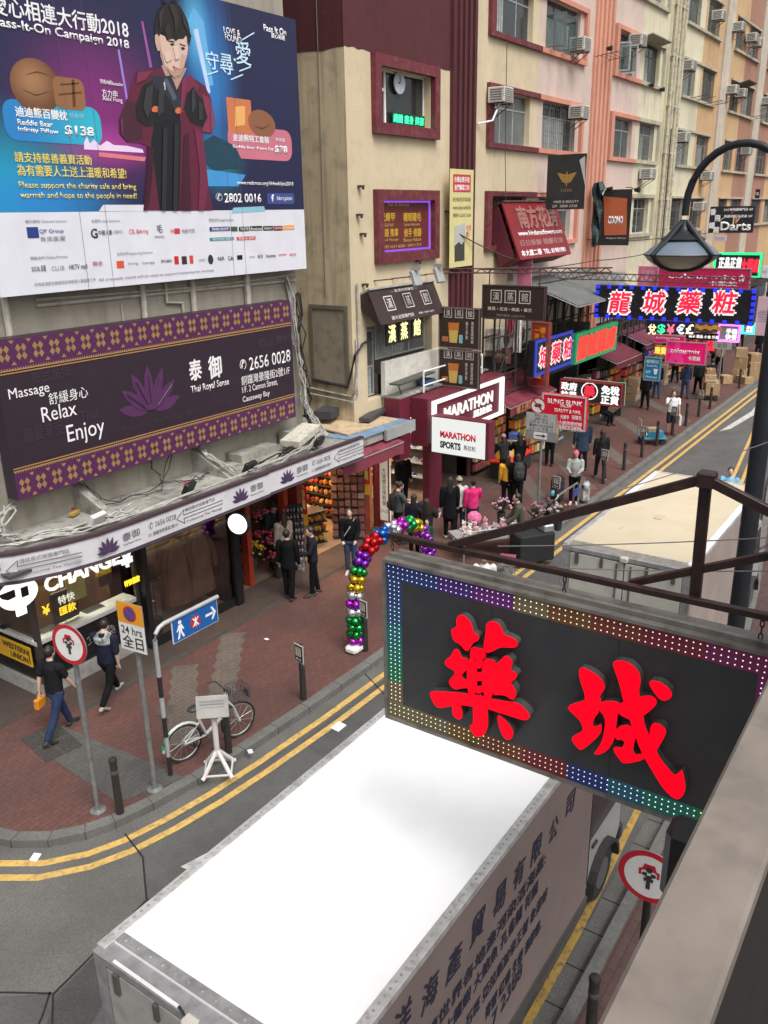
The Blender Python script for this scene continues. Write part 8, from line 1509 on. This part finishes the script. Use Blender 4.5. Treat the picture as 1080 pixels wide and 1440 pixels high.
for i, x in enumerate((25.0, 25.7, 26.4)):
    t = thing('price_banner', ('left', 'middle', 'right')[i]+' orange upright price board behind the snack table', 'banner', (x, 13.1, 2.0)); B().span((-.16, 0, 0), (.16, .02, .6)).done('board_sheet', mat((.65, .3, .06), .5, emit=.25), t); T(t, '特\n價', .45, flat((.5, .04, .03)), 0, .3, w=.2, bold=.03)
lamp_strip(24.8, 28.4, 12.7, 2.62, D1, (1, .8, .55), 7, 'stall_lamp', .08)
# goods standing out in front of the farther shops
for i in range(9):
    x = 29.5+i*3.4; goods_wall('goods_rack', ('crowded dark goods rack in the shop front under the grey awning', 'goods rack of cosmetics in the second shop past the awning', 'goods rack in the shade left of the blue massage sign', 'goods rack behind the blue massage sign', 'goods rack under the lowest pink sign', 'goods rack right of the lowest pink sign', 'goods rack below the purple neon screen', 'goods rack near the teal neon sign', 'last goods rack visible down the pavement')[i], 'rack', (x, 13.3, .2), R(-4*(i % 3)), 2.4, 1.9, 5, 10, PAL if i > 0 else [(.05, .04, .035), (.1, .05, .04), (.2, .15, .12)], .85, seed=20+i, d=.35)
for i, (x, c) in enumerate(((30.2, (.05, .05, .055)), (36.2, (.1, .06, .04)), (39.2, (.3, .2, .12)), (43.5, (.28, .19, .11)))):
    for j in range(3):
        t = thing('crate', ('bottom', 'middle', 'topmost')[j]+' crate of the stack '+('beside the sloping snack bins', 'at the foot of the blue massage sign', 'under the lowest pink sign', 'behind the box cart')[i], 'crate', (x, 12.75, .13+j*.36), .1*j, 'crates stacked outside the shops'); B().span((-.35, -.25, 0), (.35, .25, .34), bev=.015).done('crate_body', mat(c, .7, var=.2), t); B().span((-.25, -.256, .12), (.25, -.251, .22)).done('crate_label', GREY, t)
# flower and doll cart beyond the truss arm
o = thing('flower_cart', 'long low cart of dolls and flowers at the kerb beyond the truss arm', 'cart', (18.9, 9.35, .126), R(-38)); B().span((-1.3, -.45, .55), (1.3, .45, .6)).done('deck', GREY, o)
for s_ in (-1, 1):
    for t_ in (-1, 1): B().cyl((s_*1.2, t_*.4, 0), (s_*1.2, t_*.4, .55), .025, n=8).done('leg', STEEL, o)
b = B(); b.tube([(-1.3, -.45, .6), (-1.3, -.45, .85), (1.3, -.45, .85), (1.3, -.45, .6)], .012, 6); b.done('rail', STEEL, o)
rn = random.Random(21); DC = [(.55, .45, .42), (.6, .3, .36), (.45, .35, .3), (.3, .15, .3), (.65, .6, .58), (.2, .2, .22)]
for i in range(34):
    u, v = rn.uniform(-1.2, 1.2), rn.uniform(-.38, .38); p = Matrix.Translation((18.9, 9.35, .73)) @ Matrix.Rotation(R(-38), 4, 'Z') @ Vector((u, v, 0)); c = DC[i % 6]
    t = thing('doll', 'small pale plush doll in the heap on the flower cart', 'doll', p, rn.uniform(0, 6), 'plush dolls heaped on the flower cart'); b = B(); b.ico((0, 0, .07), .085, (1, .9, 1.1), 1, .1).ico((0, 0, .2), .07, (1, .9, .95), 1, .08).ico((.06, .06, .03), .035).ico((.06, -.06, .03), .035); b.done('doll_body', mat(c, .9, var=.3, vs=30), t); b = B(); b.ico((0, .055, .26), .024).ico((0, -.055, .26), .024); b.done('ears', mat(c, .9, var=.3, vs=30), t)
tag(B().ico(onZ(667, 728, .95), .2, (1, 1, .9), 2, .06).done('pink_pompom', mat((.62, .15, .3), .9, var=.3, vs=15, bump=.8)), 'big round pink pompom at the left end of the flower cart', 'pompom')
for i, (px, py, c, lab) in enumerate(((705, 712, (.5, .25, .35), 'pale pink flower bunch in the middle of the flower cart'), (770, 715, (.14, .06, .09), 'dark purple dried flower bunch at the right end of the flower cart'), (752, 722, (.3, .15, .2), 'mauve dried flower bunch beside the dark purple one'), (785, 722, (.35, .3, .3), 'greyish dried flower bunch at the far right of the cart'))): p = onZ(px, py+8, .95); bunch(p.x, p.y, .95, .42, c, lab, 40+i, 'flower bunches on the cart')
o = thing('storage_bin', 'black fabric storage bin at the kerb below the truss arm', 'bin', (18.9, 8.45, .13), R(-35)); B().span((-.5, -.3, 0), (.5, .3, .75), bev=.03).done('bin_body', mat((.015, .015, .017), .8, bump=.5), o); B().span((.2, -.25, .75), (.48, .25, .95), bev=.03).done('silver_bag', mat((.4, .42, .44), .3, .5, bump=.5), o)
o = thing('folding_stool', 'small metal folding stool on the kerb behind the hanging sign', 'stool', (17.6, 8.5, .1), R(20)); b = B()
for s_ in (-1, 1): b.tube([(s_*.2, -.18, 0), (s_*.2, .18, .5)], .012).tube([(s_*.2, .18, 0), (s_*.2, -.18, .5)], .012)
b.cyl((-.2, -.18, .5), (.2, -.18, .5), .012).cyl((-.2, .18, .5), (.2, .18, .5), .012).cyl((-.2, -.18, 0), (.2, -.18, 0), .012).cyl((-.2, .18, 0), (.2, .18, 0), .012); b.done('legs', STEEL, o); B().span((-.2, -.18, .5), (.2, .18, .515)).done('seat', mat((.3, .05, .12), .7), o)
o = thing('bench', 'dark slatted bench in the shade right of the duty free sign', 'bench', (35.0, 12.2, .13), R(5))
for k in range(4): B().span((-.8, -.2+k*.11, .42), (.8, -.12+k*.11, .45)).done('slat', mat((.1, .07, .05), .6), o)
for s_ in (-1, 1): B().span((s_*.7-.03, -.18, 0), (s_*.7+.03, .18, .419)).done('leg', DARK, o)
o = thing('guard_rail', 'short grey tubular kerb rail with a small blue plate above the cream truck', 'railing', (0, 0, 0)); b = B(); p, q = Vector((21.5, 8.95, .13)), Vector((23.2, 8.95, .13)); b.tube([p, p+Vector((0, 0, .75)), p+Vector((.15, 0, .85)), q+Vector((-.15, 0, .85)), q+Vector((0, 0, .75)), q], .03, 8); b.done('rail', PST, o, smooth=True); B().box((22.9, 8.9, .75), (.4, .02, .22)).done('blue_plate', flat((.03, .05, .25)), o)
# overhead wires along the facade
for i, (pts, r, lab) in enumerate((([(24.5, 13.1, 6.9), (33.5, 12.9, 6.7), (44, 13.1, 6.8)], .02, 'black wires sagging along the facade behind the spa signs'), ([(33.5, 13.2, 7.5), (44, 13.1, 7.3), (60, 13.2, 7.5)], .02, 'black wires along the far facade behind the lamp'), ([(22.6, 13.2, 8.2), (27.0, 12.5, 6.9)], .02, 'diagonal rope from the yellow banner down past the pink banner'), ([(25.9, 13.1, 13.6), (26.0, 13.1, 10.2), (26.1, 13, 7.2)], .012, 'thin vertical cord hanging from the maroon framed window'), ([(42.5, 13.05, 12), (42.6, 13.05, 5)], .03, 'dark vertical cable on the pale pilaster'))): tag(B().tube(cable(pts, sag=.12 if i != 3 else 0), r, 5).done('wire', mat((.06, .055, .05), .7)), lab, 'wire')
# round extras on the facades: vents, stub pipes, old bracket holes
rn = random.Random(31)
for i, (px, py, d) in enumerate(((505, 262, 'left of the nail salon sign near its top'), (503, 302, 'left of the nail salon sign at its middle'), (508, 329, 'left of the nail salon sign at its lower part'), (511, 400, 'above the left end of the tilted spa sign'), (627, 297, 'right of the nail salon sign'), (586, 367, 'just below the nail salon frame'))): b = B(); b.box((0, -.06, 0), (.12, .14, .05)).box((.03, -.1, -.03), (.04, .05, .1)); o = b.done('wall_stub', mat((.05, .035, .03), .7)); o.location = onY(px, py, 13.38); tag(o, 'rusty stub '+d, 'bracket')
rn = random.Random(77)
for i, (px, py, x, w_, h_, c, lab) in enumerate(((690, 478, 25.5, .5, .7, (.5, .48, .46), 'white cloth with dark print hung in the sign rack below the wide spa sign'), (705, 500, 25.6, .7, .5, (.16, .06, .05), 'dark red board with pale letters hung in the sign rack'), (728, 470, 26.2, .3, 1.2, (.55, .53, .5), 'white strip of cloth at the right of the sign rack'), (718, 462, 26.0, .25, .6, (.3, .03, .05), 'red and white striped cloth in the sign rack'), (860, 405, 33, 1.0, 1.2, (.42, .43, .44), 'grey sheet hung on the wall over the steel lattice'), (800, 470, 31, 1.6, 1.0, (.08, .075, .07), 'dark folded tarpaulin above the green lit sign'))):
    q_ = onX(px, py, x); t = thing('hanging_cloth', lab, 'cloth', q_, R(-90)); b = B(); n = 8; a_ = []
    for k in range(n+1): a_.append([b.bm.verts.new((-w_/2+w_*k/n, .03*math.sin(k*1.9), z)) for z in (h_/2, 0, -h_/2)])
    for k in range(n):
        for j in range(2): b.bm.faces.new((a_[k][j], a_[k+1][j], a_[k+1][j+1], a_[k][j+1]))
    b.done('cloth_sheet', mat(c, .85, var=.35, vs=5), t, smooth=True)
    if i in (0, 1): T(t, '美容養生館' if i else '特價', h_*.3, CRW if i else KT, 0, 0, y=-.05, w=w_*.7)
